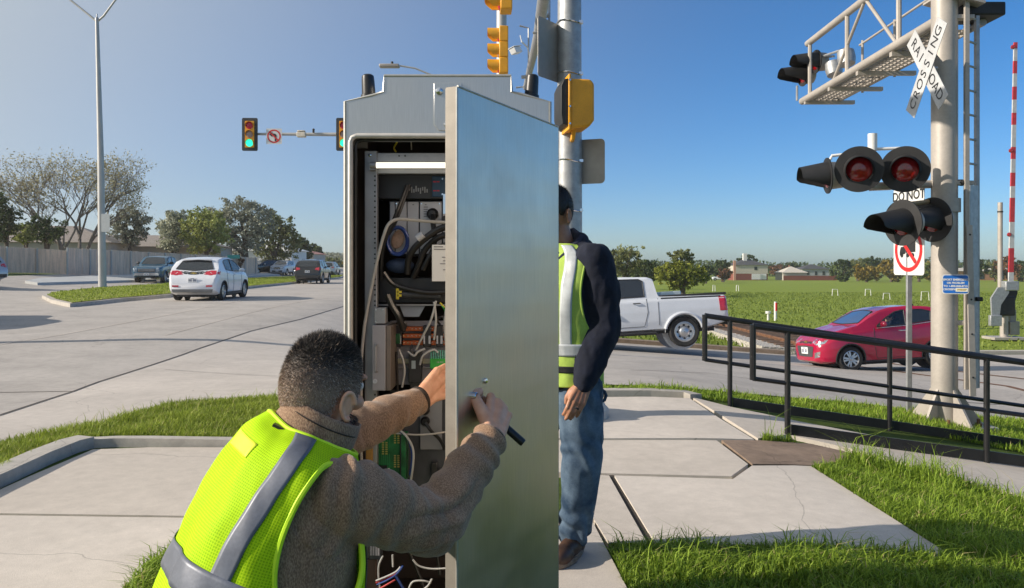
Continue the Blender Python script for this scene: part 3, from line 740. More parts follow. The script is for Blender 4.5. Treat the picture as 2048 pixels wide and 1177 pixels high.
def suv(name, label, loc, heading, pm, group=None, white=False):
    L = 4.65
    top = [(0, .9), (.06, 1.0), (.4, 1.08), (1.0, 1.15), (1.2, 1.19), (1.6, 1.46), (1.95, 1.64), (2.4, 1.71), (3.3, 1.71), (4.0, 1.66), (4.2, 1.55), (4.45, 1.15), (4.58, .95), (4.65, .7)]
    belt = [(0, .85), (.5, 1.0), (1.2, 1.08), (3, 1.12), (4.65, 1.18)]
    bot = [(0, .36), (.3, .28), (4.2, .28), (4.65, .42)]
    bd = Body(L, .92, top, belt, bot, .28, .5, .35, .76, .88)
    win = [("side_window", [(1.75, 1.47), (2.1, 1.6), (2.5, 1.62)], [(1.6, 1.16), (2.5, 1.16)], 'side'), ("rear_door_window", [(2.6, 1.62), (3.3, 1.61)], [(2.6, 1.17), (3.35, 1.2)], 'side'),
           ("quarter_window", [(3.4, 1.6), (3.85, 1.55)], [(3.43, 1.22), (3.75, 1.27)], 'side'),
           ("windscreen", [(1.85, -.5), (1.9, 0), (1.85, .5)], [(1.3, -.7), (1.22, 0), (1.3, .7)], 'roof'), ("rear_screen", [(-.52, 1.58), (0, 1.6), (.52, 1.58)], [(-.64, 1.2), (0, 1.18), (.64, 1.2)], 'rear')]
    opts = dict(gap=.07, flare=.03, panels=[("headlight", m_white_lens, [(.5, .95), (.75, .94)], [(.5, .78), (.78, .8)], 'front2'),
        ("grille", m_dark, [(-.42, .93), (.42, .93)], [(-.36, .68), (.36, .68)], 'front'), ("front_bumper", m_dark, [(-.6, .56), (.6, .56)], [(-.58, .38), (.58, .38)], 'front'),
        ("tail_light", m_red_lens, [(.56, 1.13), (.8, 1.14)], [(.5, 1.0), (.8, .94)], 'rear2'), ("side_tail_light", m_red_lens, [(4.16, 1.13), (4.44, 1.12)], [(4.22, 1.0), (4.46, .98)], 'side'),
        ("rear_bumper", m_dark, [(-.76, .6), (0, .6), (.76, .6)], [(-.74, .42), (0, .42), (.74, .42)], 'rear'), ("sill_trim", m_dark, [(1.2, .4), (3.2, .4)], [(1.2, .3), (3.2, .3)], 'side')],
        seams=[[(1.55, 1.08), (1.5, .6), (1.6, .36)], [(2.55, 1.12), (2.55, .36)], [(3.4, 1.14), (3.35, .8), (3.2, .5)]], handles=[(2.4, 1.0), (3.25, 1.04)], mirror=(1.75, 1.17), fplate=.5, rplate=.86)
    root = make_car(name, label, "car", loc, heading, bd, pm, (.9, 3.6, .35), win, {}, opts, group)
    for s_ in (1, -1):
        rr = MB(); rr.tube([bd.pt(2.0, s_ * .5, 1.67), bd.pt(2.2, s_ * .5, 1.735), bd.pt(3.7, s_ * .5, 1.72), bd.pt(3.9, s_ * .5, 1.66)], .016, 6); rr.build("roof_rail", m_dark, root)
    if white:
        em = MB(); em.lathe([(.09, 0), (.09, .02), (.06, .02), (.06, 0)], bd.pt(bd.xend(0, .83) - .012, 0, .83), (1, 0, 0), 20); em.build("badge", m_chrome, root)
        gb = MB(); gb.add([bd.pt(-.02, y, z) for y, z in ((-.4, .93), (-.3, .93), (-.12, .7), (-.2, .7))], [(0, 1, 2, 3)]); gb.add([bd.pt(-.02, -y, z) for y, z in ((-.4, .93), (-.3, .93), (-.12, .7), (-.2, .7))], [(0, 1, 2, 3)]); gb.build("grille_bar", m_chrome, root)
    return root, bd
def gpx(px, py): p = ground_at(px, py); return p

def white_hatch():
    L = 4.17
    top = [(0, .72), (.06, .82), (.3, .92), (.7, 1.02), (.95, 1.08), (1.4, 1.36), (1.8, 1.53), (2.2, 1.595), (2.8, 1.585), (3.4, 1.5), (3.65, 1.43), (3.85, 1.2), (4.02, .98), (4.12, .8), (4.17, .6)]
    belt = [(0, .7), (.5, .88), (1, .98), (2.5, 1.02), (3.5, 1.12), (4.17, 1.16)]
    bot = [(0, .24), (.3, .18), (3.8, .2), (4.17, .34)]
    bd = Body(L, .88, top, belt, bot, .34, .6, .4, .68, .84)
    pm = paint("pearl_white_paint", (.74, .75, .78), .3)
    win = [("side_window", [(1.5, 1.34), (1.85, 1.47), (2.25, 1.5)], [(1.2, 1.05), (2.25, 1.05)], 'side'), ("rear_door_window", [(2.32, 1.5), (2.9, 1.47), (3.15, 1.4)], [(2.32, 1.055), (3.1, 1.11)], 'side'),
           ("windscreen", [(1.7, -.5), (1.75, 0), (1.7, .5)], [(1.08, -.66), (1.0, 0), (1.08, .66)], 'roof'),
           ("rear_screen", [(-.5, 1.44), (0, 1.46), (.5, 1.44)], [(-.66, 1.14), (0, 1.08), (.66, 1.14)], 'rear')]
    opts = dict(gap=.06, flare=.02, spokes=10, nx=190,
        cut=[[(1.5, 1.34), (1.85, 1.47), (2.25, 1.5), (2.25, 1.05), (1.2, 1.05)], [(2.32, 1.5), (2.9, 1.47), (3.15, 1.4), (3.1, 1.11), (2.32, 1.055)], ('top', 1.08, 1.7, .56, 1.0)],
        panels=[("headlight", m_white_lens, [(.45, .84), (.7, .8)], [(.45, .74), (.7, .68)], 'front2'), ("grille", m_dark, [(-.36, .72), (.36, .72)], [(-.3, .5), (.3, .5)], 'front'),
                ("tailgate_band", m_glass, [(-.46, 1.07), (0, 1.04), (.46, 1.07)], [(-.46, .97), (0, .93), (.46, .97)], 'rear'),
                ("tail_light", m_red_lens, [(.36, 1.03), (.6, 1.09), (.78, 1.08)], [(.36, .95), (.6, .91), (.8, .94)], 'rear2'), ("side_tail_light", m_red_lens, [(3.78, 1.06), (3.98, 1.03)], [(3.86, .93), (4.0, .95)], 'side'),
                ("reflector", m_red_lens, [(.48, .56), (.7, .56)], [(.48, .5), (.7, .51)], 'rear2'),
                ("rear_bumper", M("grey_bumper", (.13, .135, .14), .5), [(-.72, .42), (0, .42), (.72, .42)], [(-.68, .3), (0, .3), (.68, .3)], 'rear'), ("sill_trim", m_dark, [(1.05, .3), (2.95, .3)], [(1.05, .2), (2.95, .2)], 'side')],
        seams=[[(1.3, .98), (1.26, .6), (1.36, .3)], [(2.28, 1.02), (2.28, .3)], [(3.05, 1.08), (3.0, .7), (2.85, .4)]], handles=[(2.12, .93), (2.95, .98)], handle_mat=pm, mirror=(1.5, 1.05), rplate=.74)
    p = ground_at(424, 598)
    root = make_car("electric_hatchback", "white hatchback seen from behind with red tail lights, beside the grass median", "car", (p.x, p.y, p.z + .006), R(90) + R(3), bd, pm, (.8, 3.4, .325), win,
                    {"side_window": m_smoke, "rear_door_window": m_smoke, "windscreen": m_clear, "rear_screen": m_glass}, opts)
    i = MB(); i.bx(bd.pt(1.2, -.74, .3), bd.pt(3.8, .74, .72))
    for y in (.38, -.38): i.box(bd.pt(2.3, y, .95), (.16, .5, .6)); i.box(bd.pt(2.35, y, 1.3), (.09, .26, .18))
    i.bx(bd.pt(3.1, -.62, .7), bd.pt(3.25, .62, 1.12)); i.build("seats", m_inside, root, bevel=.03)
    e = MB(); x = bd.xend(0, .98, False); e.bx(bd.pt(x + .02, -.1, .975), bd.pt(x + .012, .1, 1.005)); e.bx(bd.pt(x + .021, -.04, .955), bd.pt(x + .012, .04, 1.025)); e.build("badge", MATS["brass_badge"], root)
    sp = MB(); sp.bx(bd.pt(3.52, -.5, 1.475), bd.pt(3.72, .5, 1.50)); sp.build("spoiler", pm, root, bevel=.012)
    return root
hatch = white_hatch()
m_blackp = paint("black_paint", (.008, .0085, .01), .2)
m_silver = paint("silver_paint", (.42, .44, .46), .3, .4)
m_bluep = paint("dark_blue_paint", (.018, .085, .15), .25)
p = ground_at(627, 567)
bsuv, _ = suv("sport_utility_car", "black sport utility car driving away in the distance with red tail lights", (p.x, p.y, p.z), R(90) + R(4), m_blackp)
p = ground_at(318, 565)
dpk, _ = pickup("pickup_truck", "dark blue oncoming pickup with chrome grille beyond the median", (p.x, p.y, p.z), R(-90) + R(9), m_bluep, "spoke", True)
p = ground_at(566, 550.5)
wsuv, _ = suv("sport_utility_car", "white oncoming sport utility car with dark grille beyond the median", (p.x, p.y, p.z), R(-90), m_wpaint, white=True)
c = copy_tree(bsuv); p = ground_at(660, 553); c.location = (p.x, p.y, p.z); c["label"] = "silver grey car farthest up the road, ahead of the black sport utility car"
for o in c.children_recursive:
    if o.name.startswith("body"):
        o.data = o.data.copy(); o.data.materials[0] = m_silver
c = copy_tree(wsuv); p = ground_at(524, 550); c.location = (p.x - 1, p.y + 4, p.z); c["label"] = "dark parked car in the shade of the trees by the fence"; c.rotation_euler = (0, 0, R(-130))
for o in c.children_recursive:
    if o.name.startswith("body"):
        o.data = o.data.copy(); o.data.materials[0] = m_blackp
c = copy_tree(bsuv); p = ground_at(-85, 572); c.location = (p.x, p.y, p.z); c["label"] = "silver car cut off by the left edge of the picture"; c.rotation_euler = (0, 0, R(165))
for o in c.children_recursive:
    if o.name.startswith("body"):
        o.data = o.data.copy(); o.data.materials[0] = m_silver
# ------------------------------------------------------------------ street furniture
m_galv = M("galvanised_steel", (.36, .37, .38), .5, .55, var=.16, vs=14, v2=.12, bump=.15, bs=40, bd=.002)
m_galv2 = M("weathered_steel_pole", (.42, .42, .41), .55, .35, var=.12, vs=3, stretch=(1, 1, .3))
m_mast = M("mast_paint", (.40, .365, .325), .5, .15, var=.1, vs=2.5, v2=.05, bump=.12, bs=30, bd=.002)
m_black = M("matt_black", (.016, .016, .017), .6, var=.25, vs=8, v2=.2)
m_rail = M("black_railing_paint", (.012, .012, .013), .38, var=.3, vs=9, v2=.2, bump=.2, bs=60, bd=.001)
m_sigy = M("signal_yellow", (.72, .33, .012), .45, var=.1, vs=6, v2=.06)
m_signback = M("sign_back", (.30, .28, .25), .5, .4, var=.12, vs=5)
m_signwhite = M("sign_white", (.66, .66, .64), .5, var=.06, vs=6)
m_signred = M("sign_red", (.62, .02, .02), .45, var=.08)
m_signblack = M("sign_black", (.02, .02, .02), .5)
m_signblue = M("sign_blue", (.012, .13, .48), .45, var=.1, vs=8)
m_redlens = M("unlit_red_lens", (.26, .004, .008), .12, var=.35, vs=30, coat=1)
m_lensred2 = M("signal_red_lens", (.42, .012, .05), .25, var=.2, vs=20)
m_lensamb = M("signal_amber_lens", (.30, .22, .20), .25, var=.2, vs=20)
m_lensgrn = M("lit_green_lens", (.02, .75, .48), .3, var=.1, vs=20, emit=1.0)
m_rust = M("rusty_iron", (.17, .085, .045), .8, .3, var=.4, vs=14, v2=.3)
m_whitemetal = M("white_painted_metal", (.70, .70, .68), .45, var=.08, vs=6)

def text_mesh(mb, txt, size, fmap, mi=0, align='CENTER', bold=0.0, depth=.0):
    """letters of the built-in font laid through fmap(x, y)"""
    cu = bpy.data.curves.new("lettering", 'FONT'); cu.body = txt; cu.size = size; cu.align_x = align; cu.align_y = 'CENTER'; cu.offset = bold; cu.resolution_u = 3
    o = bpy.data.objects.new("lettering", cu); COL.objects.link(o)
    dg = bpy.context.evaluated_depsgraph_get(); me = bpy.data.meshes.new_from_object(o.evaluated_get(dg))
    mb.add([fmap(v.co.x, v.co.y) for v in me.vertices], [tuple(p.vertices) for p in me.polygons], mi)
    bpy.data.objects.remove(o); bpy.data.meshes.remove(me); bpy.data.curves.remove(cu)
def frame(c, nrm):
    """right / up / out of a board that faces nrm"""
    n = Vector(nrm).normalized(); up = Vector((0, 0, 1)); r = up.cross(n).normalized(); return Vector(c), r, n.cross(r), n
def rounded(w, hh, r, n=5):
    P = []
    for cx, cy, a0 in ((w / 2 - r, hh / 2 - r, 0), (-w / 2 + r, hh / 2 - r, 90), (-w / 2 + r, -hh / 2 + r, 180), (w / 2 - r, -hh / 2 + r, 270)):
        for k in range(n + 1):
            a = R(a0 + 90 * k / n); P.append((cx + r * math.cos(a), cy + r * math.sin(a)))
    return P
def board(mb, c, nrm, w, hh, t=.006, r=.03, mi=0):
    c, rr, u, n = frame(c, nrm)
    mb.prism(rounded(w, hh, r), lambda p: c + rr * p[0] + u * p[1] - n * t, lambda p: c + rr * p[0] + u * p[1], mi)
    return lambda x, y, e=.002: c + rr * x + u * y + n * e
def ring(mb, f, cx, cy, ro, ri, n=40, e=.002, mi=0):
    vs = []; fs = []
    for k in range(n):
        a = 2 * math.pi * k / n; vs += [f(cx + ro * math.cos(a), cy + ro * math.sin(a), e), f(cx + ri * math.cos(a), cy + ri * math.sin(a), e)]
    for k in range(n): j = (k + 1) % n; fs.append((2 * k, 2 * j, 2 * j + 1, 2 * k + 1))
    mb.add(vs, fs, mi)

def signal_head(name, label, loc, face, parent_group, backplate=True, lit="g", ped=False):
    """three-section head; face is the direction it looks, yaw about z"""
    rz = math.atan2(face[1], face[0]); t = thing(name, label, "traffic light", loc, rz, parent_group)
    hb = MB()
    for k in range(3): hb.box((0, 0, (1 - k) * .35), (.2, .34, .345))
    hb.build("housing", m_sigy, t, bevel=.02)
    if backplate:
        b = MB(); b.prism([p for p in rounded(.62, 1.32, .06)], lambda p: Vector((.04, p[0], p[1])), lambda p: Vector((.055, p[0], p[1]))); b.build("backplate", M("backplate_black", (.03, .035, .04), .6) if "backplate_black" not in MATS else MATS["backplate_black"], t)
        f = MB(); f.prism(rounded(.36, 1.06, .02), lambda p: Vector((.056, p[0], p[1])), lambda p: Vector((.105, p[0], p[1]))); f.build("front_plate", m_sigy, t)
    for k, m in enumerate((m_lensred2, m_lensamb, m_lensgrn if lit == "g" else m_lensred2)):
        z = (1 - k) * .35; l = MB(); l.lathe([(.15, 0), (.14, .012), (.1, .03), (.05, .042), (.002, .046)], (.105, 0, z), (1, 0, 0), 24, cap=False); l.build("lens", m, t)
        v = MB(); rows = []
        for x, s_ in ((.1, 1), (.2 if backplate else .36, .99)):
            rows.append([Vector((x - (0 if s_ == 1 else .16 * max(0, -math.sin(R(a)) + .1)), .158 * math.cos(R(a)), z + .158 * math.sin(R(a)))) for a in range(-45, 226, 15)])
        rin = [[Vector((p.x, p.y * .96, z + (p.z - z) * .96)) for p in r_] for r_ in rows]
        v.grid(rows); v.grid(rin, flip=True)
        n_ = len(rows[0]); v.add(rows[1] + rin[1], [(i, i + 1, n_ + i + 1, n_ + i) for i in range(n_ - 1)])
        v.build("visor", m_sigy, t)
    return t

# --- signal pole behind the cabinet, its arm reaching away over the cross street
sp = thing("signal_pole", "tall grey galvanised signal pole beside the open cabinet, its arm reaching over the cross street", "signal pole", (.53, 7.1, 0))
q = MB(); q.tube([(0, 0, .05), (0, 0, 3.0), (0, 0, 8.6)], [.125, .112, .09], 28); q.build("pole", m_galv, sp)
for z in (1.15, 1.9, 2.35, 3.15, 3.62):
    q = MB(); q.tube([(.118 * math.cos(a), .118 * math.sin(a), z + .012 * math.sin(a * 2)) for a in np.linspace(0, 6.283, 30)[:-1]], .006, 5, closed=True); q.box((.1, -.06, z), (.04, .03, .025)); q.build("band_clamp", m_chrome, sp)
q = MB(); q.lathe([(.36, 0), (.36, .07), (.33, .10), (.30, .18), (.2, .26), (.135, .28)], (0, 0, .01), n=28); q.build("base", M("pole_footing", (.45, .43, .40), .8, var=.15), sp)
for a in (30, 120, 210, 300):
    q = MB(); q.lathe([(.05, 0), (.05, .04), (.02, .07)], (.27 * math.cos(R(a)), .27 * math.sin(R(a)), .17), n=8); q.build("anchor_bolt", m_rust, sp)
ar = MB(); ar.tube([(0, .0, 5.35), (-.02, 3, 5.5), (-.05, 7, 5.62), (-.2, 11.4, 5.68)], [.12, .11, .09, .065], 14); ar.build("mast_arm", m_galv, sp)
ec = MB(); ec.sphere((-.2, 11.4, 5.68), .075, 12, 8); ec.build("arm_end_cap", m_galv, sp)
for y, ztop in ((5.9, 6.7), (10.1, 6.75)):
    q = MB(); x = .1 if y < 8 else -.16; q.tube([(x - .2, y, ztop), (x - .0, y, ztop - .05), (x - .0, y, ztop - 1.35), (x - .28, y, ztop - 1.38)], .022, 6); q.tube([(x - .16, y, 5.6), (x, y, 5.62)], .04, 8); q.build("signal_bracket", m_galv, sp)
# camera arm
q = MB(); q.tube([(-.13, 9.2, 5.72), (-.2, 9.0, 5.95), (-.33, 8.9, 6.05)], .02, 6); q.tube([(-.33, 8.9, 6.05), (-.36, 8.9, 6.18)], .012, 6); q.build("camera_bracket", m_whitemetal, sp)
cm = MB(); cm.box((0, 0, 0), (.13, .34, .12)); cm.box((0, -.03, .075), (.16, .42, .012))
cmo = cm.build("traffic_camera", m_whitemetal, None, bevel=.015); cmo.location = (.53 - .45, 16.0, 5.98 - .12); cmo.rotation_euler = (R(-18), R(20), R(150)); tag(cmo, "small white camera fixed on the mast arm between the yellow signals", "camera")
for y, lab in ((13.0, "yellow signal head cut by the top edge, nearer on the mast arm"), (17.2, "yellow signal head seen side-on above the cabinet roof, farther on the mast arm")):
    z = 4.79 + (CAMZ - 1.39) if y < 14 else 6.24
    px = 1008 if y < 14 else 1003
    X = (px + 4 - 1024) / F * y
    zc = 1.39 + (507 / F * y) + .53 if y < 14 else 1.39 + (382 / F * y) + .53
    signal_head("traffic_light", lab, (X, y, zc), (-1, -.05), "yellow signal heads on the near mast arm", backplate=False, lit="r")
# sign plates on the pole, seen from the back
q = MB(); f = board(q, (.345, 6.98, 3.34), (-.80, .585, 0), .40, .535, .004, .03); o = q.build("sign_panel", m_signback, None); tag(o, "dark back of a metal sign standing out to the left of the signal pole", "sign")
q = MB(); f = board(q, (.71, 7.1, 2.35), (.35, .93, 0), .30, .41, .004, .04); o = q.build("sign_panel", m_signback, None); tag(o, "small beige back of a metal sign on the right of the signal pole", "sign")
# pedestrian signal
ps = thing("pedestrian_signal", "yellow pedestrian signal box with black hood on the side of the grey pole", "pedestrian signal", (.575, 6.86, 2.83), R(8))
q = MB(); q.prism([(-.09, .2), (.10, .2), (.135, .16), (.135, -.16), (.09, -.22), (-.09, -.24)], lambda p: Vector((p[0], -.12, p[1])), lambda p: Vector((p[0], .2, p[1]))); q.build("housing", m_sigy, ps, bevel=.02)
q = MB(); q.prism([(-.10, .235), (-.08, .235), (-.08, -.25), (-.10, -.25)], lambda p: Vector((p[0], -.14, p[1])), lambda p: Vector((p[0], .22, p[1]))); q.build("door_flange", m_sigy, ps, bevel=.005)
q = MB(); q.prism([(-.165, .13), (-.14, .19), (-.10, .2), (-.10, -.21), (-.15, -.2), (-.165, -.12)], lambda p: Vector((p[0], -.12, p[1])), lambda p: Vector((p[0], .2, p[1]))); q.build("hood", m_black, ps, bevel=.006)
q = MB(); q.tube([(-.02, 0, -.21), (-.03, .02, -.30), (0, .2, -.30)], .022, 8); q.build("bracket", m_sigy, ps)
for z in (.18, -.05, -.2):
    q = MB(); q.lathe([(.012, 0), (.009, .008)], (-.09, -.14, z), (0, -1, 0), 8); q.build("bolt", m_chrome, ps)

# --- signals at the far side of the junction on their own arm
fp = at(1003, 271, 31); lp = at(503, 271, 31)
fs = thing("signal_pole", "pale signal pole far behind the cabinet whose arm reaches left over the main road", "signal pole", (fp.x, 31, h(fp.x, 31)))
q = MB(); q.tube([(0, 0, 0), (0, 0, 13.5)], [.24, .2], 20); q.build("pole", m_galv2, fs)
q = MB(); q.tube([(0, 0, fp.z - h(fp.x, 31)), (lp.x - fp.x, 0, lp.z - h(fp.x, 31) + .05)], [.13, .05], 12); q.build("mast_arm", m_galv2, fs)
for k, z in enumerate((5.2, 7.9, 8.7)):
    q = MB(); q.lathe([(.03, 0), (.03, .02)], (-.05, -.225, z), (0, -1, 0), 8); q.build("access_plug", m_black, fs)
signal_head("traffic_light", "three-light signal with green lit at the left end of the far mast arm", (lp.x, 30.85, lp.z), (.05, -1), "signals over the main road")
p = at(690, 271, 31); signal_head("traffic_light", "three-light signal with green lit, half hidden by the cabinet edge", (p.x, 30.85, p.z), (.05, -1), "signals over the main road")
p = at(548, 273, 30.8); sg = thing("road_sign", "square white no left turn sign with red ring on the far mast arm", "sign", p)
q = MB(); f = board(q, (0, 0, 0), (.03, -1, 0), .62, .62, .008, .04); q.build("panel", m_signwhite, sg)
q = MB(); ring(q, f, 0, 0, .27, .215, 40, .004)
q.add([f(-.17, .21, .008), f(-.21, .17, .008), f(.17, -.21, .008), f(.21, -.17, .008)], [(0, 1, 2, 3)])
q.build("prohibition_ring", m_signred, sg)
q = MB(); q.add([f(x, y, .006) for x, y in ((.10, -.2), (.03, -.2), (.03, .0), (-.06, .02), (-.06, -.04), (-.19, .07), (-.06, .17), (-.06, .11), (.05, .1), (.10, .05))], [tuple(range(10))[::-1]])
q.build("arrow", m_signblack, sg)
p = at(603, 270, 30.7); q = MB(); q.box((0, 0, 0), (.34, .22, .2)); q.box((0, -.02, .14), (.3, .2, .05)); o = q.build("radar_detector", M("detector_cream", (.62, .56, .46), .5), None, bevel=.02); o.location = p; tag(o, "cream detector box clamped on the far mast arm right of the turn sign", "detector")
p = at(627, 266, 30.9); q = MB(); q.lathe([(.04, 0), (.05, .06), (.03, .07), (.05, .09), (.05, .15), (.02, .17)], n=12); o = q.build("beacon_receiver", m_black, None); o.location = p; tag(o, "tiny dark sensor standing on the far mast arm beside the cream box", "sensor")

# --- cobra-head luminaire whose pole is hidden behind the cabinet
a = at(940, 240, 30); pole = thing("street_lamp", "single-arm street lamp whose head shows above the cabinet roof on the left", "street lamp", (a.x, 30, h(a.x, 30)))
g0 = h(a.x, 30); q = MB(); q.tube([(0, 0, 0), (0, 0, 8.1 - g0)], [.12, .08], 14); q.build("pole", m_galv2, pole)
b = [at(x, y, 30) - Vector((a.x, 30, g0)) for x, y in ((940, 205), (900, 165), (862, 150), (830, 137), (800, 132))]
q = MB(); q.tube([(0, 0, b[0].z - .6)] + b, .035, 8); q.build("arm", m_galv2, pole)
hd = at(779, 132.5, 30) - Vector((a.x, 30, g0)); q = MB(); q.box(hd, (.78, .3, .13)); q.build("lamp_head", M("luminaire_grey", (.32, .29, .26), .5), pole, bevel=.04)
q = MB(); q.lathe([(.05, 0), (.05, .1)], hd + Vector((.1, 0, .07)), n=10); q.build("photocell", m_black, pole)

# --- tall twin-arm lamp on the median
p = ground_at(205, 580); D = p.y; lpz = p.z
tl = thing("street_lamp", "tall twin-arm street lamp on the grass median", "street lamp", (p.x, D, lpz))
k = D / F; hh = (580 - 42) * k
q = MB(); q.tube([(0, 0, .1), (-.1, 0, hh * .5), (-11 * k, 0, hh)], [.2, .155, .09], 18); q.build("pole", m_galv2, tl)
q = MB(); q.box((0, 0, .06), (.62, .62, .12)); q.build("base", m_galv, tl, bevel=.02)
for sx, tx, ty in ((-1, -108, 85), (1, 62, 80)):
    q = MB(); q.tube([(-11 * k, 0, hh - .05), (-11 * k + sx * .35, 0, hh + .25), (tx * k - 11 * k, .1, hh + ty * k), (tx * 1.25 * k - 11 * k, .1, hh + ty * 1.08 * k)], [.06, .055, .045, .04], 8); q.build("arm", m_galv2, tl)
    q = MB(); q.box((tx * 1.42 * k - 11 * k, .1, hh + ty * 1.1 * k), (.8, .32, .14)); q.build("lamp_head", MATS["luminaire_grey"], tl, bevel=.04)
q = MB(); q.lathe([(.1, 0), (.1, .12), (.03, .2), (.03, .36)], (-11 * k, 0, hh), n=10); q.build("pole_cap", m_galv, tl)
p2 = at(211, 446, D - .15); q = MB(); board(q, (0, 0, 0), (.1, -1, 0), .42, .95, .01, .04); o = q.build("sign_panel", m_signwhite, None); o.location = p2; tag(o, "plain pale sign strapped to the twin-arm street lamp", "sign")

# ------------------------------------------------------------------ black pipe railings along the ramp
def railing(name, label, xs, y, zb, xl, group):
    """posts at xs, rail line with base heights zb(x); the free end at xl carries a closed loop"""
    t = thing(name, label, "railing", (xs[0], y, zb(xs[0])), 0, group)
    O = Vector((xs[0], y, zb(xs[0]))); xe = xs[-1] + .4
    P = lambda x, z: Vector((x, y, zb(x) + z)) - O
    q = MB(); q.tube([P(xl, 0.91), P(xe, 0.91)], .028, 10); q.build("handrail", m_rail, t)
    q = MB(); q.tube([P(xl, .455), P(xe, .455)], .02, 8); q.build("lower_rail", m_rail, t)
    q = MB(); q.tube([P(xl, .92), P(xl, .445)], .028, 8); q.build("end_loop", m_rail, t)
    for x in xs: q = MB(); q.tube([P(x, -.04), P(x, .90)], .025, 10); q.build("post", m_rail, t)
    q = MB(); a, b = P(xs[0] + .03, .01), P(xe, .01); q.add([a + Vector((0, -.008, 0)), b + Vector((0, -.008, 0)), b + Vector((0, -.008, .095)), a + Vector((0, -.008, .095)), a + Vector((0, .008, 0)), b + Vector((0, .008, 0)), b + Vector((0, .008, .095)), a + Vector((0, .008, .095))], [(0, 1, 2, 3), (7, 6, 5, 4), (3, 2, 6, 7), (0, 4, 5, 1), (0, 3, 7, 4), (1, 5, 6, 2)]); q.build("toe_plate", m_rail, t)
    return t
railing("handrail_fence", "black pipe railing along the far side of the ramp, nearer the street", [2.25, 3.9, 5.55, 7.2], 7.95, lambda x: -.072 - .145 * (x - 2.25), 1.99, "black ramp railings")
railing("handrail_fence", "black pipe railing along the near side of the ramp, nearer the lawn", [2.38, 4.1, 5.82, 7.54], 6.65, lambda x: -.08 - .135 * (x - 2.38), 2.08, "black ramp railings")

# ------------------------------------------------------------------ railway crossing mast
MX, MY = 5.11, 9.1
MZ = 1.39 - (853 - 532) / F * MY
mt = thing("crossing_signal_mast", "tall beige railway crossing mast with ladder and a truss arm reaching over the street", "crossing mast", (MX, MY, MZ))
mz = lambda z: z - MZ
q = MB(); q.tube([(0, 0, .04), (0, 0, 6.5)], .142, 30); q.build("pole", m_mast, mt)
q = MB(); q.prism([(-.46, -.2), (-.2, -.44), (.46, -.3), (.46, .2), (.2, .44), (-.46, .3)], lambda p: Vector((p[0], p[1], -.05)), lambda p: Vector((p[0], p[1], .045))); q.build("base_plate", m_mast, mt, bevel=.008)
for a in (-150, -75, -20, 60, 130):
    d = Vector((math.cos(R(a)), math.sin(R(a)), 0)); s_ = Vector((-d.y, d.x, 0)) * .014
    q = MB(); q.add([d * .13 - s_ + Vector((0, 0, .47)), d * .40 - s_ + Vector((0, 0, .05)), d * .1 - s_ + Vector((0, 0, .05)), d * .13 + s_ + Vector((0, 0, .47)), d * .40 + s_ + Vector((0, 0, .05)), d * .1 + s_ + Vector((0, 0, .05))], [(0, 1, 2), (5, 4, 3), (0, 3, 4, 1), (1, 4, 5, 2), (2, 5, 3, 0)]); q.build("gusset", m_mast, mt)
for a in (-110, -45, 10, 95, 200):
    q = MB(); c_ = Vector((.37 * math.cos(R(a)), .33 * math.sin(R(a)), .045)); q.lathe([(.035, 0), (.035, .04), (.018, .04), (.018, .09)], c_, n=8); q.build("anchor_nut", m_rust, mt)
# ladder with its guard
lx, ly = .19, -.13
lad = MB(); lad.bx((lx - .03, ly - .02, mz(-.05)), (lx + .02, ly + .02, 6.5)); lado = lad.build("ladder_stringer", m_mast, mt)
lad = MB(); lad.bx((lx + .17, ly + .1, mz(-.05)), (lx + .21, ly + .15, 6.5)); lad.build("ladder_stringer", m_galv, mt)
for k in range(22):
    z = mz(2.3) + k * .285 - .0
    if z > 6.45: break
    q = MB(); q.tube([(lx, ly, z), (lx + .19, ly + .125, z)], .014, 8); q.build("rung", m_galv, mt)
q = MB(); q.add([(lx + .02, ly - .03, mz(-.05)), (lx + .19, ly + .09, mz(-.05)), (lx + .19, ly + .09, mz(2.33)), (lx + .02, ly - .03, mz(2.33)), (lx + .02, ly - .022, mz(-.05)), (lx + .19, ly + .098, mz(-.05)), (lx + .19, ly + .098, mz(2.33)), (lx + .02, ly - .022, mz(2.33))], [(0, 1, 2, 3), (7, 6, 5, 4), (3, 2, 6, 7), (0, 4, 5, 1), (0, 3, 7, 4), (1, 5, 6, 2)]); q.build("climbing_guard", m_galv, mt)
q = MB(); q.box((lx + .16, ly + .03, mz(1.0)), (.07, .05, .05)); q.build("padlock", m_black, mt, bevel=.008)
for z in (.72, 2.36, 4.3):
    q = MB(); q.box((.17, -.07, mz(z)), (.24, .1, .05)); q.build("ladder_bracket", m_mast, mt, bevel=.006)
chn = MB(); chn.prism([(-.02, 0), (.05, 0), (.12, 0), (.05, 0)][:0] or [(-.035, mz(-.12)), (.035, mz(-.12)), (-.01, mz(1.86)), (-.08, mz(1.86))], lambda p: Vector((lx + p[0] + .03, ly - .075, p[1])), lambda p: Vector((lx + p[0] + .03, ly - .055, p[1]))); chn.build("guard_channel", m_mast, mt)
for z in (1.75, 1.0, .6, .1):
    q = MB(); q.lathe([(.011, 0), (.011, .006)], (lx + .03 - (z + .12) * .022, ly - .075, mz(z)), (0, -1, 0), 8); q.build("bolt_hole", m_black, mt)
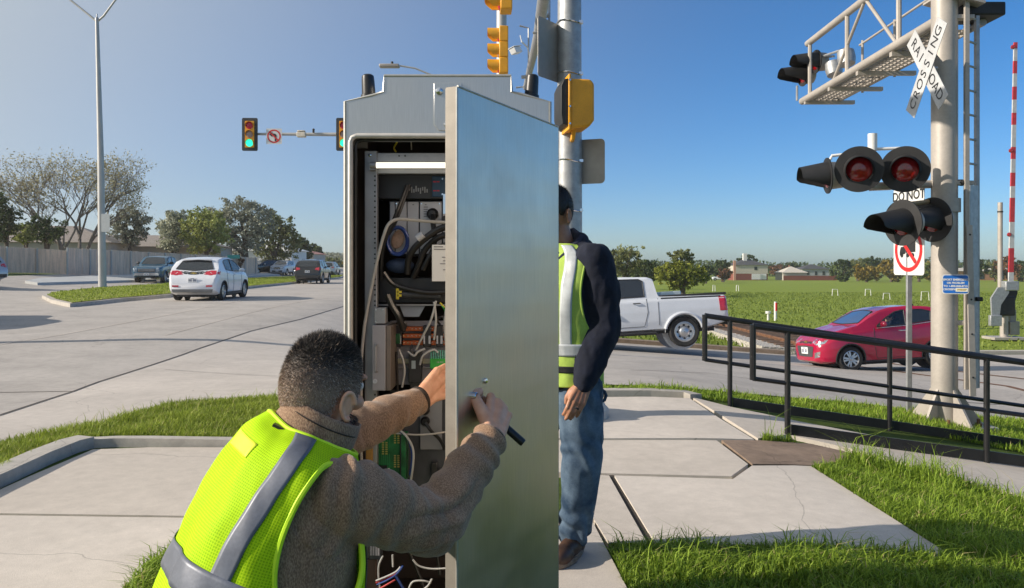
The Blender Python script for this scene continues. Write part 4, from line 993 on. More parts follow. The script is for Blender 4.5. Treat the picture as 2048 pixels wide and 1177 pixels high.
# cantilever truss: runs along +Y over the street
def chord(mb, x, y0, y1, z0, z1, r): mb.tube([(x, y0, mz(z0)), (x, y1, mz(z1))], r, 12)
TY = 4.3
q = MB(); chord(q, -.06, .02, TY, 4.3, 4.25, .06); q.build("lower_chord", m_mast, mt)
q = MB(); chord(q, -.06, .02, TY - .25, 5.22, 5.18, .055); q.build("upper_chord", m_mast, mt)
q = MB(); chord(q, .52, .1, TY, 4.3, 4.25, .045); q.build("lower_chord", m_mast, mt)
q = MB(); chord(q, .58, .3, TY - .8, 5.05, 5.0, .018); q.build("guard_rail", m_mast, mt)
for y in (.95, 2.5, 3.95):
    q = MB(); q.tube([(-.06, y, mz(4.3)), (-.06, y, mz(5.2))], .035, 8); q.build("truss_post", m_mast, mt)
for y0, y1 in ((3.0, 1.9), (1.0, 1.9)):
    q = MB(); q.tube([(-.06, y0, mz(4.3)), (-.06, y1, mz(5.2))], .025, 8); q.build("truss_diagonal", m_mast, mt)
for y in (1.3, 2.35, 3.4):
    q = MB(); q.tube([(.58, y, mz(4.2)), (.58, y, mz(5.05))], .02, 6); q.build("guard_post", m_mast, mt)
for y in (1.1, 2.1, 3.1, 4.1):
    q = MB(); q.box((.33, y, mz(4.19)), (.85, .07, .06)); q.build("outrigger", m_mast, mt)
q = MB()
for k in range(38): q.box((.22, .3 + k * .105, mz(4.255)), (.52, .022, .03))
for k in range(6): q.box((-.02 + k * .1, 2.25, mz(4.25)), (.015, 3.95, .03))
q.build("walkway_grating", m_mast, mt)
q = MB(); q.box((.12, .02, mz(4.5)), (.5, .45, .03), Matrix.Rotation(R(14), 3, 'Y')); q.build("cover_plate", m_mast, mt)
q = MB(); q.box((.45, .15, mz(4.42)), (.5, .4, .16)); q.build("equipment_tray", m_black, mt, bevel=.02)

def flasher(name, label, c, face, hood_len=.36, group="railway crossing flashers", hood=1, r=.26, tilt=0):
    """round background disc, red lens, long hood, grey lamp body behind"""
    n = Vector(face).normalized(); t = thing(name, label, "crossing light", c, 0, group)
    up = Vector((0, 0, 1)); rt = up.cross(n).normalized(); u = n.cross(rt)
    q = MB(); q.lathe([(r, 0), (r, .012), (.12, .012), (.12, 0)], (0, 0, 0), n, 40, cap=False); q.build("background_disc", m_black, t)
    q = MB(); q.lathe([(.145, .006), (.135, .02), (.1, .035), (.05, .046), (.002, .05)], (0, 0, 0), n, 28, cap=False); q.build("lens", m_redlens, t)
    q = MB(); q.lathe([(.15, -.16), (.16, -.05), (.165, -.002), (.16, .002)], (0, 0, 0), n, 24); q.build("lamp_housing", m_mast if hood < 2 else m_signback, t)
    q = MB(); rows = []; rin = []
    for k in range(7):
        d = hood_len * k / 6; row = []; ri = []
        for a in range(-50, 231, 14):
            aa = R(a); low = (math.sin(aa) + .77) / 1.77      # long at the top, cut back below
            dd = min(d, .02 + hood_len * max(0, min(1, low * 2.3))); rr_ = .165 - .015 * k / 6
            row.append(n * (dd + .01) + rt * rr_ * math.cos(aa) + u * (rr_ * math.sin(aa) - dd * .1)); ri.append(n * (dd + .01) + rt * rr_ * .95 * math.cos(aa) + u * (rr_ * .95 * math.sin(aa) - dd * .1))
        rows.append(row); rin.append(ri)
    q.grid(rows); q.grid(rin, flip=True); q.build("hood", m_black, t)
    return t
# lights on the end of the truss
flasher("crossing_flasher", "upper black hooded light at the far end of the truss arm", at(1632, 124, 13.2), (-1, -.12, -.02), .40, hood=2, r=.2)
flasher("crossing_flasher", "lower black hooded light at the far end of the truss arm", at(1607, 150, 13.45), (-1, -.12, -.02), .40, hood=2, r=.2)
for px, py, y in ((1632, 118, 13.05), (1611, 150, 13.3)):
    pass
for (a_, b_) in (((1632, 118, 13.2), (1690, 98, 12.6)), ((1640, 115, 13.2), (1668, 113, 12.9)), ((1594, 172, 13.5), (1594, 202, 13.5))):
    q = MB(); q.tube([at(*a_) - mt.location, at(*b_) - mt.location], .02, 6); q.build("lamp_arm", m_galv, mt)
for k, (px, py, D) in enumerate(((1693, 118, 12.2), (1668, 140, 12.9))):
    q = MB(); q.lathe([(.12, -.1), (.14, 0), (.13, .12), (.05, .16)], at(px, py, D) - mt.location, (0, .3, 1), 14); q.build("lamp_back", m_galv, mt)
# lights on the arm at head height
for px, py, D, face, lab in ((1718, 339, 8.75, (-.36, -.93, -.06), "round crossing light facing the camera, left one of the front pair on the beige mast"),
                             (1810, 339, 8.72, (-.46, -.89, -.06), "round crossing light facing the camera, right one of the front pair on the beige mast")):
    flasher("crossing_flasher", lab, at(px, py, D), face, .16)
flasher("crossing_flasher", "crossing light seen from the side, left of the front pair, hood pointing left", at(1656, 352, 9.0), (-1, .12, -.05), .31, r=.21)
for px, py, D, lab in ((1806, 446, 8.66, "lower crossing light with long black hood, left one above the red ring sign"), (1866, 440, 8.95, "lower crossing light with long black hood, right one against the mast")):
    flasher("crossing_flasher", lab, at(px, py, D), (-.93, -.36, -.05), .42)
L_ = lambda *a: at(*a) - mt.location
q = MB(); q.tube([L_(1880, 368, 9.2), L_(1740, 374, 8.9)], .05, 10); q.build("crossarm", m_mast, mt)
q = MB(); q.tube([L_(1745, 268, 8.9), L_(1745, 302, 8.9)], .052, 14); q.tube([L_(1745, 300, 8.9), L_(1745, 378, 8.9)], .03, 10); q.build("junction_post", m_whitemetal, mt)
q = MB(); q.tube([L_(1660, 320, 9.0), L_(1664, 312, 9.0), L_(1700, 308, 8.95), L_(1745, 299, 8.9), L_(1800, 297, 8.85)], .018, 8); q.build("lamp_conduit", m_whitemetal, mt)
q = MB(); q.tube([L_(1880, 398, 9.15), L_(1850, 405, 8.95), L_(1808, 410, 8.85)], .028, 8); q.build("lamp_conduit", M("tan_conduit", (.4, .28, .15), .6, .3), mt)
q = MB(); q.lathe([(.172, 0), (.172, .16)], (0, 0, mz(2.02)), n=28); q.build("mounting_collar", m_mast, mt)
q = MB(); q.tube([L_(1902, 365, 9.05), L_(1925, 366, 9.0), L_(1930, 364, 9.0)], [.03, .04, .02], 8); q.build("cable_entry", m_black, mt)
# crossbuck
m_cross = M("shaded_weathered_white", (.46, .47, .48), .6, var=.12, vs=5, v2=.06)  # crossbuck's bluish shade is put into this grey; also the gate arm's faded white
cb = thing("crossbuck_sign", "white crossbuck sign reading RAILROAD CROSSING on the beige mast", "sign", at(1853, 138, 8.95))
c_, rr_, uu_, nn_ = frame((0, 0, 0), (-1, -.02, 0))
for sgn, txt, e in ((1, "CROSSING", .012), (-1, "RAILROAD", 0)):
    a_ = R(54) * sgn; ax_ = rr_ * math.cos(a_) + uu_ * math.sin(a_); pp = nn_.cross(ax_)
    LB = 1.14; q = MB(); P = [(-LB / 2, -.115), (LB / 2 - .02, -.115), (LB / 2, 0), (LB / 2 - .02, .115), (-LB / 2, .115)]
    P = [(-LB / 2, -.115), (LB / 2, -.115), (LB / 2, .115), (-LB / 2, .115)]
    q.prism(P, lambda p: ax_ * p[0] + pp * p[1] + nn_ * (e - .005), lambda p: ax_ * p[0] + pp * p[1] + nn_ * e)
    brd = q.build("board", m_cross, cb)
    q = MB(); sp_ = 1.02 / 8
    for i, chh in enumerate(txt):
        x0 = (i - 3.5) * sp_
        if sgn == -1 and 2 < i < 5: continue
        text_mesh(q, chh, .175, lambda x, y: ax_ * (x + x0) + pp * y + nn_ * (e + .003), bold=.0)
    q.build("lettering", m_signblack, brd)
q = MB(); q.tube([Vector((0, 0, 0)) - nn_ * .01, Vector((0, 0, 0)) - nn_ * .12], .03, 8); q.build("bracket", m_galv, cb)
# blue emergency notice
bs = thing("notice_sign", "small blue notice with white writing on the ladder of the mast", "sign", at(1911, 569, 8.84))
q = MB(); f = board(q, (0, 0, 0), (-.30, -.95, 0), .275, .225, .004, .03); q.build("panel", m_signwhite, bs)
q = MB(); c2, r2, u2, n2 = frame((0, 0, 0), (-.30, -.95, 0)); q.prism(rounded(.255, .205, .024), lambda p: r2 * p[0] + u2 * p[1] + n2 * .001, lambda p: r2 * p[0] + u2 * p[1] + n2 * .003); q.build("face", m_signblue, bs)
q = MB()
for k, (txt, sz) in enumerate((("REPORT EMERGENCY", .030), ("OR PROBLEM", .030), ("TO 1-800-848-8715", .030), ("CROSSING", .030))):
    text_mesh(q, txt, sz, lambda x, y: f(x - (.055 if k == 3 else 0), y + .052 - k * .037, .0045), bold=.0012)
q.build("lettering", m_signwhite, bs)
q = MB(); q.add([f(x, y, .005) for x, y in ((.0, -.085), (.125, -.085), (.125, -.042), (.0, -.042))], [(0, 1, 2, 3)]); lo = q.build("sticker", M("cream_sticker", (.72, .70, .58), .5), bs)
q = MB(); text_mesh(q, "794835P", .028, lambda x, y: f(x + .062, y - .064, .006), bold=.001); q.build("lettering", M("ochre_ink", (.45, .3, .04), .5), lo)
# no-trucks sign on its own post beside the mast
sb = ground_at(1817, 838); SP = Vector(((1818 - 1024) / F * 9.5, 9.5, h((1818 - 1024) / F * 9.5, 9.5)))
ns = thing("road_sign", "white no trucks sign under a DO NOT BLOCK plate on a thin post", "sign", SP)
q = MB(); q.bx((-.03, -.02, -.02), (.03, .02, 2.95)); q.build("post", m_galv, ns, bevel=.004)
tn = (-.99, -.10, 0)
z1 = at(1822, 501, 9.45).z - SP.z; z2 = at(1822, 410, 9.45).z - SP.z
q = MB(); f = board(q, (-.025, -.035, z1), tn, .61, .61, .006, .04); q.build("panel", m_signwhite, ns)
q = MB(); ring(q, f, 0, .01, .275, .225, 44, .004); q.add([f(-.19, .15, .009), f(-.16, .18, .009), f(.19, -.15, .009), f(.16, -.18, .009)][:0] or [f(-.165, .2, .009), f(-.2, .165, .009), f(.13, -.165, .009), f(.165, -.13, .009)], [(0, 1, 2, 3)]); q.build("prohibition_ring", m_signred, ns)
q = MB()
q.add([f(x, y, .006) for x, y in ((.14, .13), (-.05, .11), (-.05, -.03), (.14, -.02))], [(0, 1, 2, 3)]); q.add([f(x, y, .006) for x, y in ((-.06, .055), (-.15, .04), (-.17, -.02), (-.17, -.06), (-.06, -.04))], [(0, 1, 2, 3, 4)])
for x in (-.13, -.01, .09): ring(q, f, x, -.06, .028, .0, 14, .006)
q.build("truck_symbol", m_signblack, ns)
q = MB(); f2 = board(q, (-.025, -.035, z2), tn, .61, .46, .006, .04); q.build("panel", m_signwhite, ns)
q = MB()
for k, txt in enumerate(("DO NOT", "BLOCK")): text_mesh(q, txt, .16, lambda x, y: f2(x, y + .11 - k * .19, .004), bold=.003)
q.build("lettering", m_signblack, ns)

# ------------------------------------------------------------------ crossing gate beyond the tracks
g = ground_at(2008, 679); gt = thing("crossing_gate", "railway crossing gate with its red and white arm raised upright", "crossing gate", g)
k = g.y / F
q = MB(); q.box((0, 0, .05), (1.2, .8, .1)); q.build("base_plate", m_mast, gt, bevel=.01)
q = MB(); q.tube([(0, 0, .1), (0, 0, 1.15 + .3)], .14, 16); q.build("stand", m_mast, gt)
q = MB(); q.box((.35, .1, .42), (.36, .4, .5)); q.build("junction_box", m_signback, gt, bevel=.02)
q = MB(); q.box((0, 0, 1.25), (.6, .45, .72)); q.build("mechanism_case", m_black, gt, bevel=.05)
q = MB(); q.prism([(-.62, .75), (-.36, .75), (-.3, 1.3), (.0, 1.75), (-.02, 1.95), (-.4, 1.95), (-.66, 1.55)], lambda p: Vector((p[0], -.3, p[1])), lambda p: Vector((p[0], -.22, p[1]))); q.build("counterweight_arm", m_galv, gt)
q = MB(); q.box((-.52, -.3, .72), (.42, .16, .4)); q.build("counterweight", m_galv, gt, bevel=.02)
q = MB(); q.prism([(.15, 1.0), (.45, 1.05), (.66, 1.75), (.6, 1.95), (.3, 1.95), (.3, 1.5)], lambda p: Vector((p[0], .22, p[1])), lambda p: Vector((p[0], .3, p[1]))); q.build("counterweight_arm", m_black, gt)
q = MB(); q.box((.47, .26, .85), (.25, .14, .5)); q.build("counterweight", m_signback, gt, bevel=.02)
q = MB(); q.box((.1, -.2, 2.0), (.5, .3, .35)); q.build("arm_bracket", m_galv, gt, bevel=.03)
zt_ = (679 - 88) * k
q = MB(); zz = 2.0; i = 0; x0, x1 = .1, (2025 - 2008) * k
stripe = [.0] + [(679 - y) * k for y in (545, 502, 490, 445, 443, 398, 395, 345, 345, 300, 250, 230, 203, 178, 152, 126, 97)]
segs = [2.0, (679 - 545) * k, (679 - 497) * k, (679 - 445) * k, (679 - 397) * k, (679 - 374) * k, (679 - 347) * k, (679 - 320) * k, (679 - 296) * k, (679 - 252) * k, (679 - 228) * k, (679 - 202) * k, (679 - 176) * k, (679 - 150) * k, (679 - 125) * k, (679 - 100) * k, zt_]
for i in range(len(segs) - 1):
    a, b = segs[i], segs[i + 1]; xa = x0 + (x1 - x0) * a / zt_; xb = x0 + (x1 - x0) * b / zt_; w = .09 - .03 * i / 16
    red = (i % 2 == 1)
    q.add([(xa - w, -.2, a), (xa + w, -.2, a), (xb + w, -.2, b), (xb - w, -.2, b), (xa - w, -.14, a), (xa + w, -.14, a), (xb + w, -.14, b), (xb - w, -.14, b)], [(0, 1, 2, 3), (7, 6, 5, 4), (0, 3, 7, 4), (1, 5, 6, 2), (3, 2, 6, 7), (0, 4, 5, 1)], 1 if red else 0)
q.build("gate_arm", [m_cross, M("faded_red", (.46, .035, .045), .6, var=.15)], gt, flat=True)
for y in (97, 303, 470):
    a = (679 - y) * k; xa = x0 + (x1 - x0) * a / zt_; q = MB(); q.lathe([(.06, -.14), (.08, -.02), (.05, .02)], (xa - .1, -.2, a), (-.3, -.9, 0), 12); q.build("arm_lamp", m_redlens, gt)
q = MB(); q.tube([(-.08, .1, 1.4), (-.08, .1, (679 - 405) * k)], .085, 12); q.build("mast_post", m_mast, gt)
q = MB(); q.lathe([(.1, 0), (.1, .05)], (-.08, .1, (679 - 425) * k), n=14); q.build("post_band", m_black, gt)

# rails
for x in (9.0, 10.45):
    q = MB(); pts = [(x, y, h(10, y) + .24) for y in [23.8, 26, 30, 36, 45, 60, 80, 120]]
    for dz, w, hh in ((-.07, .14, .025), (-.02, .03, .12), (.05, .075, .045)):
        rows = [[Vector((p[0] - w / 2, p[1], p[2] + dz - hh / 2)), Vector((p[0] - w / 2, p[1], p[2] + dz + hh / 2)), Vector((p[0] + w / 2, p[1], p[2] + dz + hh / 2)), Vector((p[0] + w / 2, p[1], p[2] + dz - hh / 2)), Vector((p[0] - w / 2, p[1], p[2] + dz - hh / 2))] for p in pts]
        q.grid(rows)
    o = q.build("railway_rail", m_rust, None, flat=True); tag(o, "rusty steel rail of the track, " + ("nearer the pickup" if x < 10 else "farther from the pickup"), "rail", "rails of the railway")
    q = MB(); q.bx((x - .04, 11.0, h(9.5, 17) - 3), (x - .035, 11.1, h(9.5, 17) - 3.1))
    for y0 in np.arange(10.6, 23.6, 1.0):
        pass
for x in (9.0, 10.45):
    drape("flangeway", [(x - .06, 10.5), (x + .06, 10.5), (x + .06, 23.5), (x - .06, 23.5)], .016, m_rust)
slp = None
for k, y in enumerate(np.arange(24.1, 44, .6)):
    if slp is None:
        q = MB(); q.box((0, 0, 0), (2.6, .23, .12)); slp = q.build("sleeper", M("creosote_timber", (.10, .065, .045), .9, var=.3, vs=8, v2=.3), None, bevel=.015); o = slp
    else: o = slp.copy(); COL.objects.link(o)
    o.location = (9.72, y, h(9.7, y) + .165); tag(o, "brown timber sleeper bedded in the pale ballast under the rails", "sleeper", "sleepers of the railway")
# red and white marker beside the track, and white cap post
p = ground_at(1551, 642); mk = thing("marker_post", "short white marker post with a red band in the field by the track", "marker post", p)
kk = p.y / F
q = MB(); q.tube([(0, 0, 0), (0, 0, 38 * kk)], .075, 10); q.build("post", m_signwhite, mk)
q = MB(); q.tube([(0.02, -.02, 20 * kk), (0.02, -.02, 36 * kk)], .072, 10); q.build("band", m_signred, mk)
p = ground_at(1546, 641); q = MB(); q.tube([(0, 0, 0), (0, 0, .35)], .06, 10); q.tube([(0, 0, .35), (0, 0, .47)], .14, 12); o = q.build("vent_post", m_signwhite, None); o.location = p + Vector((-.25, 0, 0)); tag(o, "low white capped post just left of the red banded marker", "post")
# white hoops standing in the field
for i, (px, py, hh_, w, lab) in enumerate(((1428, 583, 12, 4, "white hoop in the field, leftmost, above the pickup bed"), (1475, 583, 12, 4, "white hoop in the field between the pickup and the red banded marker"), (1670, 592, 13, 10, "white hoop in the field above the red car bonnet"),
                              (1736, 592, 13, 10, "white hoop in the field above the red car roof"), (1773, 600, 13, 12, "low white hoop in the field just left of the thin sign post"), (1850, 602, 18, 14, "white hoop in the field between the sign post and the mast"))):
    p = ground_at(px, py); kk = p.y / F; q = MB(); a = w * kk / 2; q.tube([(-a * 1.15, 0, 0), (-a, 0, hh_ * kk), (a, 0, hh_ * kk), (a * 1.2, 0, 0)], .75 * kk, 8)
    o = q.build("field_hoop", m_whitemetal, None); o.location = p; tag(o, lab, "hoop", "white hoops in the field")

# ------------------------------------------------------------------ wooden fence on the far left
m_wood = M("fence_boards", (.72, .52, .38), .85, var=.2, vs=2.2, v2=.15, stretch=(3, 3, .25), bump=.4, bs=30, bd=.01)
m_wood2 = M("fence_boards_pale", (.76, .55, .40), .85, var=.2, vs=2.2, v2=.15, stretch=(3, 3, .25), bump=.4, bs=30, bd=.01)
def board_fence(label, A, B, hgt, mat, n):
    A, B = Vector(A), Vector(B); t = thing("wooden_fence", label, "fence", A, 0, "board fences along the main road"); d = (B - A); L_ = Vector((d.x, d.y)).length; u = Vector((d.x, d.y, 0)).normalized(); nn = Vector((-u.y, u.x, 0))
    rnd = random.Random(n); q = MB()
    for i in range(n):
        w = L_ / n; c = u * (i + .5) * w; zg = h(A.x + c.x, A.y + c.y) - A.z; hh_ = hgt + rnd.uniform(-.02, .02) + (d.z * (i + .5) / n if False else 0)
        q.box(c + Vector((0, 0, zg + hh_ / 2)) + nn * rnd.uniform(-.008, .008), (w * .97, .025, hh_), Matrix.Rotation(math.atan2(u.y, u.x), 3, 'Z'))
    q.build("boards", mat, t, flat=True)
    for i in range(0, n + 1, max(1, int(2.4 / (L_ / n)))):
        c = u * i * L_ / n; zg = h(A.x + c.x, A.y + c.y) - A.z; q = MB(); q.box(c + Vector((0, 0, zg + hgt / 2)) - nn * .06, (.1, .1, hgt + .05)); q.build("post", m_galv2, t)
def fxy(px, D): return ((px - 1024) / F * D, D, 0)
def fpt(px, D): x, y, _ = fxy(px, D); return (x, y, h(x, y))
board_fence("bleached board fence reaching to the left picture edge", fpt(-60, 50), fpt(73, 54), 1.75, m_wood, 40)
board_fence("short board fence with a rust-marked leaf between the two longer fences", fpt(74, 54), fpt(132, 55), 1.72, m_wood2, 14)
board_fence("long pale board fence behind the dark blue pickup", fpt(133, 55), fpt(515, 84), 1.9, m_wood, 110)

# ------------------------------------------------------------------ houses
m_brick = M("red_brick", (.20, .055, .04), .85, var=.2, vs=6, v2=.2)
m_siding = M("cream_siding", (.50, .46, .40), .8, var=.06, vs=2)
m_roof = M("dark_shingles", (.055, .055, .065), .9, var=.25, vs=3, v2=.3)
m_win = M("house_window", (.03, .04, .05), .1, var=.2)
m_doorw = M("garage_door_white", (.70, .70, .70), .5, var=.05)
def hip(mb, x0, x1, y0, y1, z, rise, ov=.4, gable=False):
    x0 -= ov; x1 += ov; y0 -= ov; y1 += ov; c = (y0 + y1) / 2; r = 0 if gable else min((x1 - x0) / 2 - .1, (y1 - y0) / 2)
    vs = [(x0, y0, z), (x1, y0, z), (x1, y1, z), (x0, y1, z), (x0 + r, c, z + rise), (x1 - r, c, z + rise)]
    mb.add(vs, [(0, 1, 5, 4), (1, 2, 5), (2, 3, 4, 5), (3, 0, 4), (3, 2, 1, 0)])
def at_ground(px, D): x = (px - 1024) / F * D; return Vector((x, D, h(x, D)))
def house(label, px, D, w, dp, h1, h2, roof, mats, extra=None, gable=False, name="house"):
    p = at_ground(px, D); t = thing(name, label, "house", p)
    q = MB(); q.bx((-w / 2, 0, -1), (w / 2, dp, h1)); q.build("wall", mats[0], t)
    if h2 > h1: q = MB(); q.bx((-w / 2 - .02, -.02, h1), (w / 2 + .02, dp, h2)); q.build("upper_wall", mats[1], t)
    q = MB(); hip(q, -w / 2, w / 2, 0, dp, h2, roof, gable=gable); rf = q.build("roof", mats[2], t, flat=True)
    return t, rf
k = 1 / (F / 235)
t, rf = house("two-storey house with cream upper storey, red brick below and white chimney", 1502, 235, 10.2, 9, 2.0, 4.6, 1.9, (m_brick, m_siding, m_roof))
q = MB(); q.bx((-1.4, 3, 5), (-.3, 4.2, 8.2)); q.build("chimney", m_signwhite, rf)
q = MB(); q.bx((.2, -.06, .2), (4.7, 0, 1.95)); q.build("garage_door", m_doorw, t)
q = MB(); q.bx((1.0, -.08, 3.1), (1.9, 0, 4.1)); q.build("window", m_win, t)
q = MB(); q.bx((-5.9, -2, -.5), (-5.2, -1.6, 6.0)); q.build("corner_post", M("salmon_trim", (.5, .27, .2), .8), t)
t, rf = house("low house with pale gable and red brick wall beyond the field", 1590, 235, 7.2, 7, 2.2, 2.3, 1.9, (m_siding, m_siding, m_siding), gable=False)
q = MB(); q.bx((-4.2, -.1, -1), (12, 0, 1.4)); o = q.build("brick_wall", m_brick, None); o.location = t.location + Vector((0, -2, 0)); tag(o, "low red brick wall in front of the pale gabled house", "wall")
t, rf = house("grey roofed house farthest right of the brick wall", 1632, 250, 9, 8, 3.2, 3.4, 1.6, (M("grey_siding", (.36, .38, .40), .8), m_siding, m_roof))
for x in (-2.6, 0, 2.5): q = MB(); q.bx((x - .4, -.06, 1.5), (x + .4, 0, 2.7)); q.build("window", m_win, t)
t, rf = house("long orange brick building behind the trees at the right edge", 2010, 235, 34, 8, 2.7, 2.8, .9, (M("orange_brick", (.42, .20, .11), .85, var=.15, v2=.1), m_siding, m_siding))
for x in (-12, -7, -1, 5, 11): q = MB(); q.bx((x - .7, -.06, .3), (x + .7, 0, 2.0)); q.build("window", m_win, t)
c = copy_tree(wsuv); p = at_ground(1440, 225); c.location = p; c.rotation_euler = (0, 0, R(170)); c["label"] = "tiny white car parked by the houses beyond the field"
# left side houses beyond the fence
def lhouse(label, px, D, w, hw, rise, wallm, roofm, yaw=0):
    p = at_ground(px, D); t = thing("house", label, "house", p, yaw); q = MB(); q.bx((-w / 2, 0, -1), (w / 2, 8, hw)); q.build("wall", wallm, t); q = MB(); hip(q, -w / 2, w / 2, 0, 8, hw, rise); q.build("roof", roofm, t, flat=True)
m_roofp = M("pale_shingles", (.25, .22, .20), .9, var=.2, v2=.2)
lhouse("house with a pale brown roof rising over the fence left of the lamp", 40, 70, 15, 2.6, 1.7, m_siding, m_roofp, R(10))
lhouse("house with a long brown roof over the fence behind the blue pickup", 275, 78, 16, 2.4, 1.3, m_siding, m_roofp, R(12))
lhouse("white house with a pale roof behind the tree trunk by the parked dark car", 520, 110, 9, 2.6, 1.6, m_signwhite, m_whitemetal)
lhouse("house with a pinkish roof above the white oncoming car", 580, 130, 8, 2.4, 1.2, m_siding, M("pink_tiles", (.42, .2, .17), .9))
# street name sign
p = at(467, 514, 68); q = MB(); q.box((0, 0, 0), (1.1, .03, .34)); o = q.build("street_name_sign", M("teal_sign", (.02, .24, .24), .5), None, bevel=.01); o.location = p; tag(o, "small teal street name sign above the white hatchback", "sign")
# ------------------------------------------------------------------ foliage and grass
def leafmat(name, dark, light, trans=.25, straw=False):
    m, nt, b = newmat(name); L = nt.links.new
    at_ = node(nt, "ShaderNodeAttribute"); at_.attribute_name = "tone"
    r = node(nt, "ShaderNodeValToRGB"); r.color_ramp.elements[0].color = c4(dark); r.color_ramp.elements[1].color = c4(light); L(at_.outputs["Fac"], r.inputs["Fac"])
    if straw: r.color_ramp.elements[1].position = .86; q = r.color_ramp.elements.new(.99); q.color = (.44, .37, .17, 1)
    L(r.outputs["Color"], b.inputs["Base Color"]); b.inputs["Roughness"].default_value = .6; b.inputs["Specular IOR Level"].default_value = .25
    tl = node(nt, "ShaderNodeBsdfTranslucent"); L(r.outputs["Color"], tl.inputs["Color"])
    mx = node(nt, "ShaderNodeMixShader"); mx.inputs[0].default_value = trans
    out = [n for n in nt.nodes if n.type == 'OUTPUT_MATERIAL'][0]
    L(b.outputs[0], mx.inputs[1]); L(tl.outputs[0], mx.inputs[2]); L(mx.outputs[0], out.inputs["Surface"])
    return m
def np_mesh(name, V, Fq, tone, mat, parent=None):
    """mesh from arrays: V (n,3), faces (m,k), one tone per vertex"""
    me = bpy.data.meshes.new(name); k = Fq.shape[1]; m = len(Fq)
    me.vertices.add(len(V)); me.vertices.foreach_set("co", np.ascontiguousarray(V, dtype=np.float32).ravel())
    me.loops.add(m * k); me.loops.foreach_set("vertex_index", np.ascontiguousarray(Fq, dtype=np.int32).ravel())
    me.polygons.add(m); me.polygons.foreach_set("loop_start", np.arange(0, m * k, k, dtype=np.int32))
    me.polygons.foreach_set("loop_total", np.full(m, k, dtype=np.int32)) if False else None
    a = me.attributes.new("tone", 'FLOAT', 'POINT'); a.data.foreach_set("value", np.ascontiguousarray(tone, dtype=np.float32))
    me.materials.append(mat); me.update(calc_edges=True); me.validate()
    o = bpy.data.objects.new(name, me); COL.objects.link(o)
    if parent is not None: o.parent = parent
    return o
def leaf_cards(C, size, r, aspect=.55, flat=0.0):
    """one small rhombus per centre, random orientation"""
    n = len(C); d = r.normal(size=(n, 3)); d[:, 2] *= (1 - flat); d /= np.linalg.norm(d, axis=1)[:, None]
    e = r.normal(size=(n, 3)); e -= d * (e * d).sum(1)[:, None]; e /= np.linalg.norm(e, axis=1)[:, None]
    s = size * r.uniform(.6, 1.4, n)[:, None]
    V = np.stack([C - d * s, C + e * s * aspect, C + d * s, C - e * s * aspect], 1).reshape(-1, 3)
    return V, np.arange(4 * n).reshape(-1, 4)
BARK = M("bark", (.09, .07, .055), .95, var=.35, vs=7, v2=.3, stretch=(1, 1, .3), bump=.6, bs=20, bd=.03)
BARKG = M("grey_bark", (.16, .14, .125), .95, var=.3, vs=7, v2=.3, bump=.5, bs=20, bd=.03)
def tree(label, base, height, blobs, mat, leaf=.16, nleaf=5000, trunk_r=.18, trunk_h=None, seed=1, group=None, name="tree", cat="tree", bark=None, limbs=6, hollow=.45, clump=1.0):
    """blobs: (x, y, z, rx, ry, rz) crown lobes relative to the base; leaves sit in clumps through each lobe"""
    r = np.random.default_rng(seed); rr = random.Random(seed)
    t = thing(name, label, cat, base, 0, group)
    B = np.array(blobs, dtype=float); vol = B[:, 3] * B[:, 4] * B[:, 5]; w = vol ** .75 / (vol ** .75).sum()
    th = trunk_h or B[:, 2].min()
    # clumps
    ncl = max(10, int(nleaf / 26)); ci = r.choice(len(B), ncl, p=w)
    u = r.normal(size=(ncl, 3)); u /= np.linalg.norm(u, axis=1)[:, None]
    rad = (hollow + (1 - hollow) * r.uniform(0, 1, ncl) ** .5) * r.uniform(.82, 1.08, ncl)
    CC = B[ci, :3] + u * rad[:, None] * B[ci, 3:6]
    CC[:, 2] = np.maximum(CC[:, 2], .15)
    cs = (B[ci, 3:6].mean(1) * r.uniform(.10, .2, ncl) * clump)
    li = r.integers(0, ncl, nleaf)
    P = CC[li] + r.normal(size=(nleaf, 3)) * cs[li][:, None] * np.array([1, 1, .75])
    P[:, 2] = np.maximum(P[:, 2], .08)
    tone = np.clip(r.normal(.45, .16, ncl)[li] + r.normal(0, .16, nleaf), 0, 1)
    V, Fq = leaf_cards(P, leaf, r)
    np_mesh("crown", V, Fq, np.repeat(tone, 4), mat, t)
    q = MB(); q.tube([(0, 0, -.3), (rr.uniform(-.1, .1), 0, th * .5), (rr.uniform(-.2, .2), 0, th)], [trunk_r * 1.25, trunk_r, trunk_r * .8], 9)
    for k in range(limbs):
        b = B[k % len(B)]; e = Vector((b[0] + rr.uniform(-.6, .6) * b[3], b[1] + rr.uniform(-.5, .5) * b[4], b[2] + rr.uniform(-.2, .6) * b[5])); s = Vector((0, 0, th * rr.uniform(.6, 1)))
        m = s.lerp(e, .5) + Vector((rr.uniform(-.2, .2), rr.uniform(-.2, .2), rr.uniform(0, .3)))
        q.tube([s, m, e], [trunk_r * .55, trunk_r * .35, trunk_r * .12], 6)
    q.build("trunk", bark or BARK, t)
    return t
g_dark = leafmat("foliage_dark", (.024, .045, .016), (.12, .16, .05))
g_olive = leafmat("foliage_olive", (.07, .085, .03), (.30, .32, .12))
g_yel = leafmat("foliage_yellow_green", (.14, .17, .04), (.50, .54, .16))
g_willow = leafmat("foliage_willow", (.09, .115, .012), (.36, .38, .06))
g_grey = leafmat("foliage_grey_green", (.13, .14, .10), (.44, .46, .36))
g_pale = leafmat("foliage_pale", (.18, .20, .14), (.58, .60, .45))
g_orange = leafmat("foliage_autumn", (.10, .075, .012), (.40, .29, .055))
g_red = leafmat("foliage_red_brown", (.08, .04, .02), (.30, .15, .08))
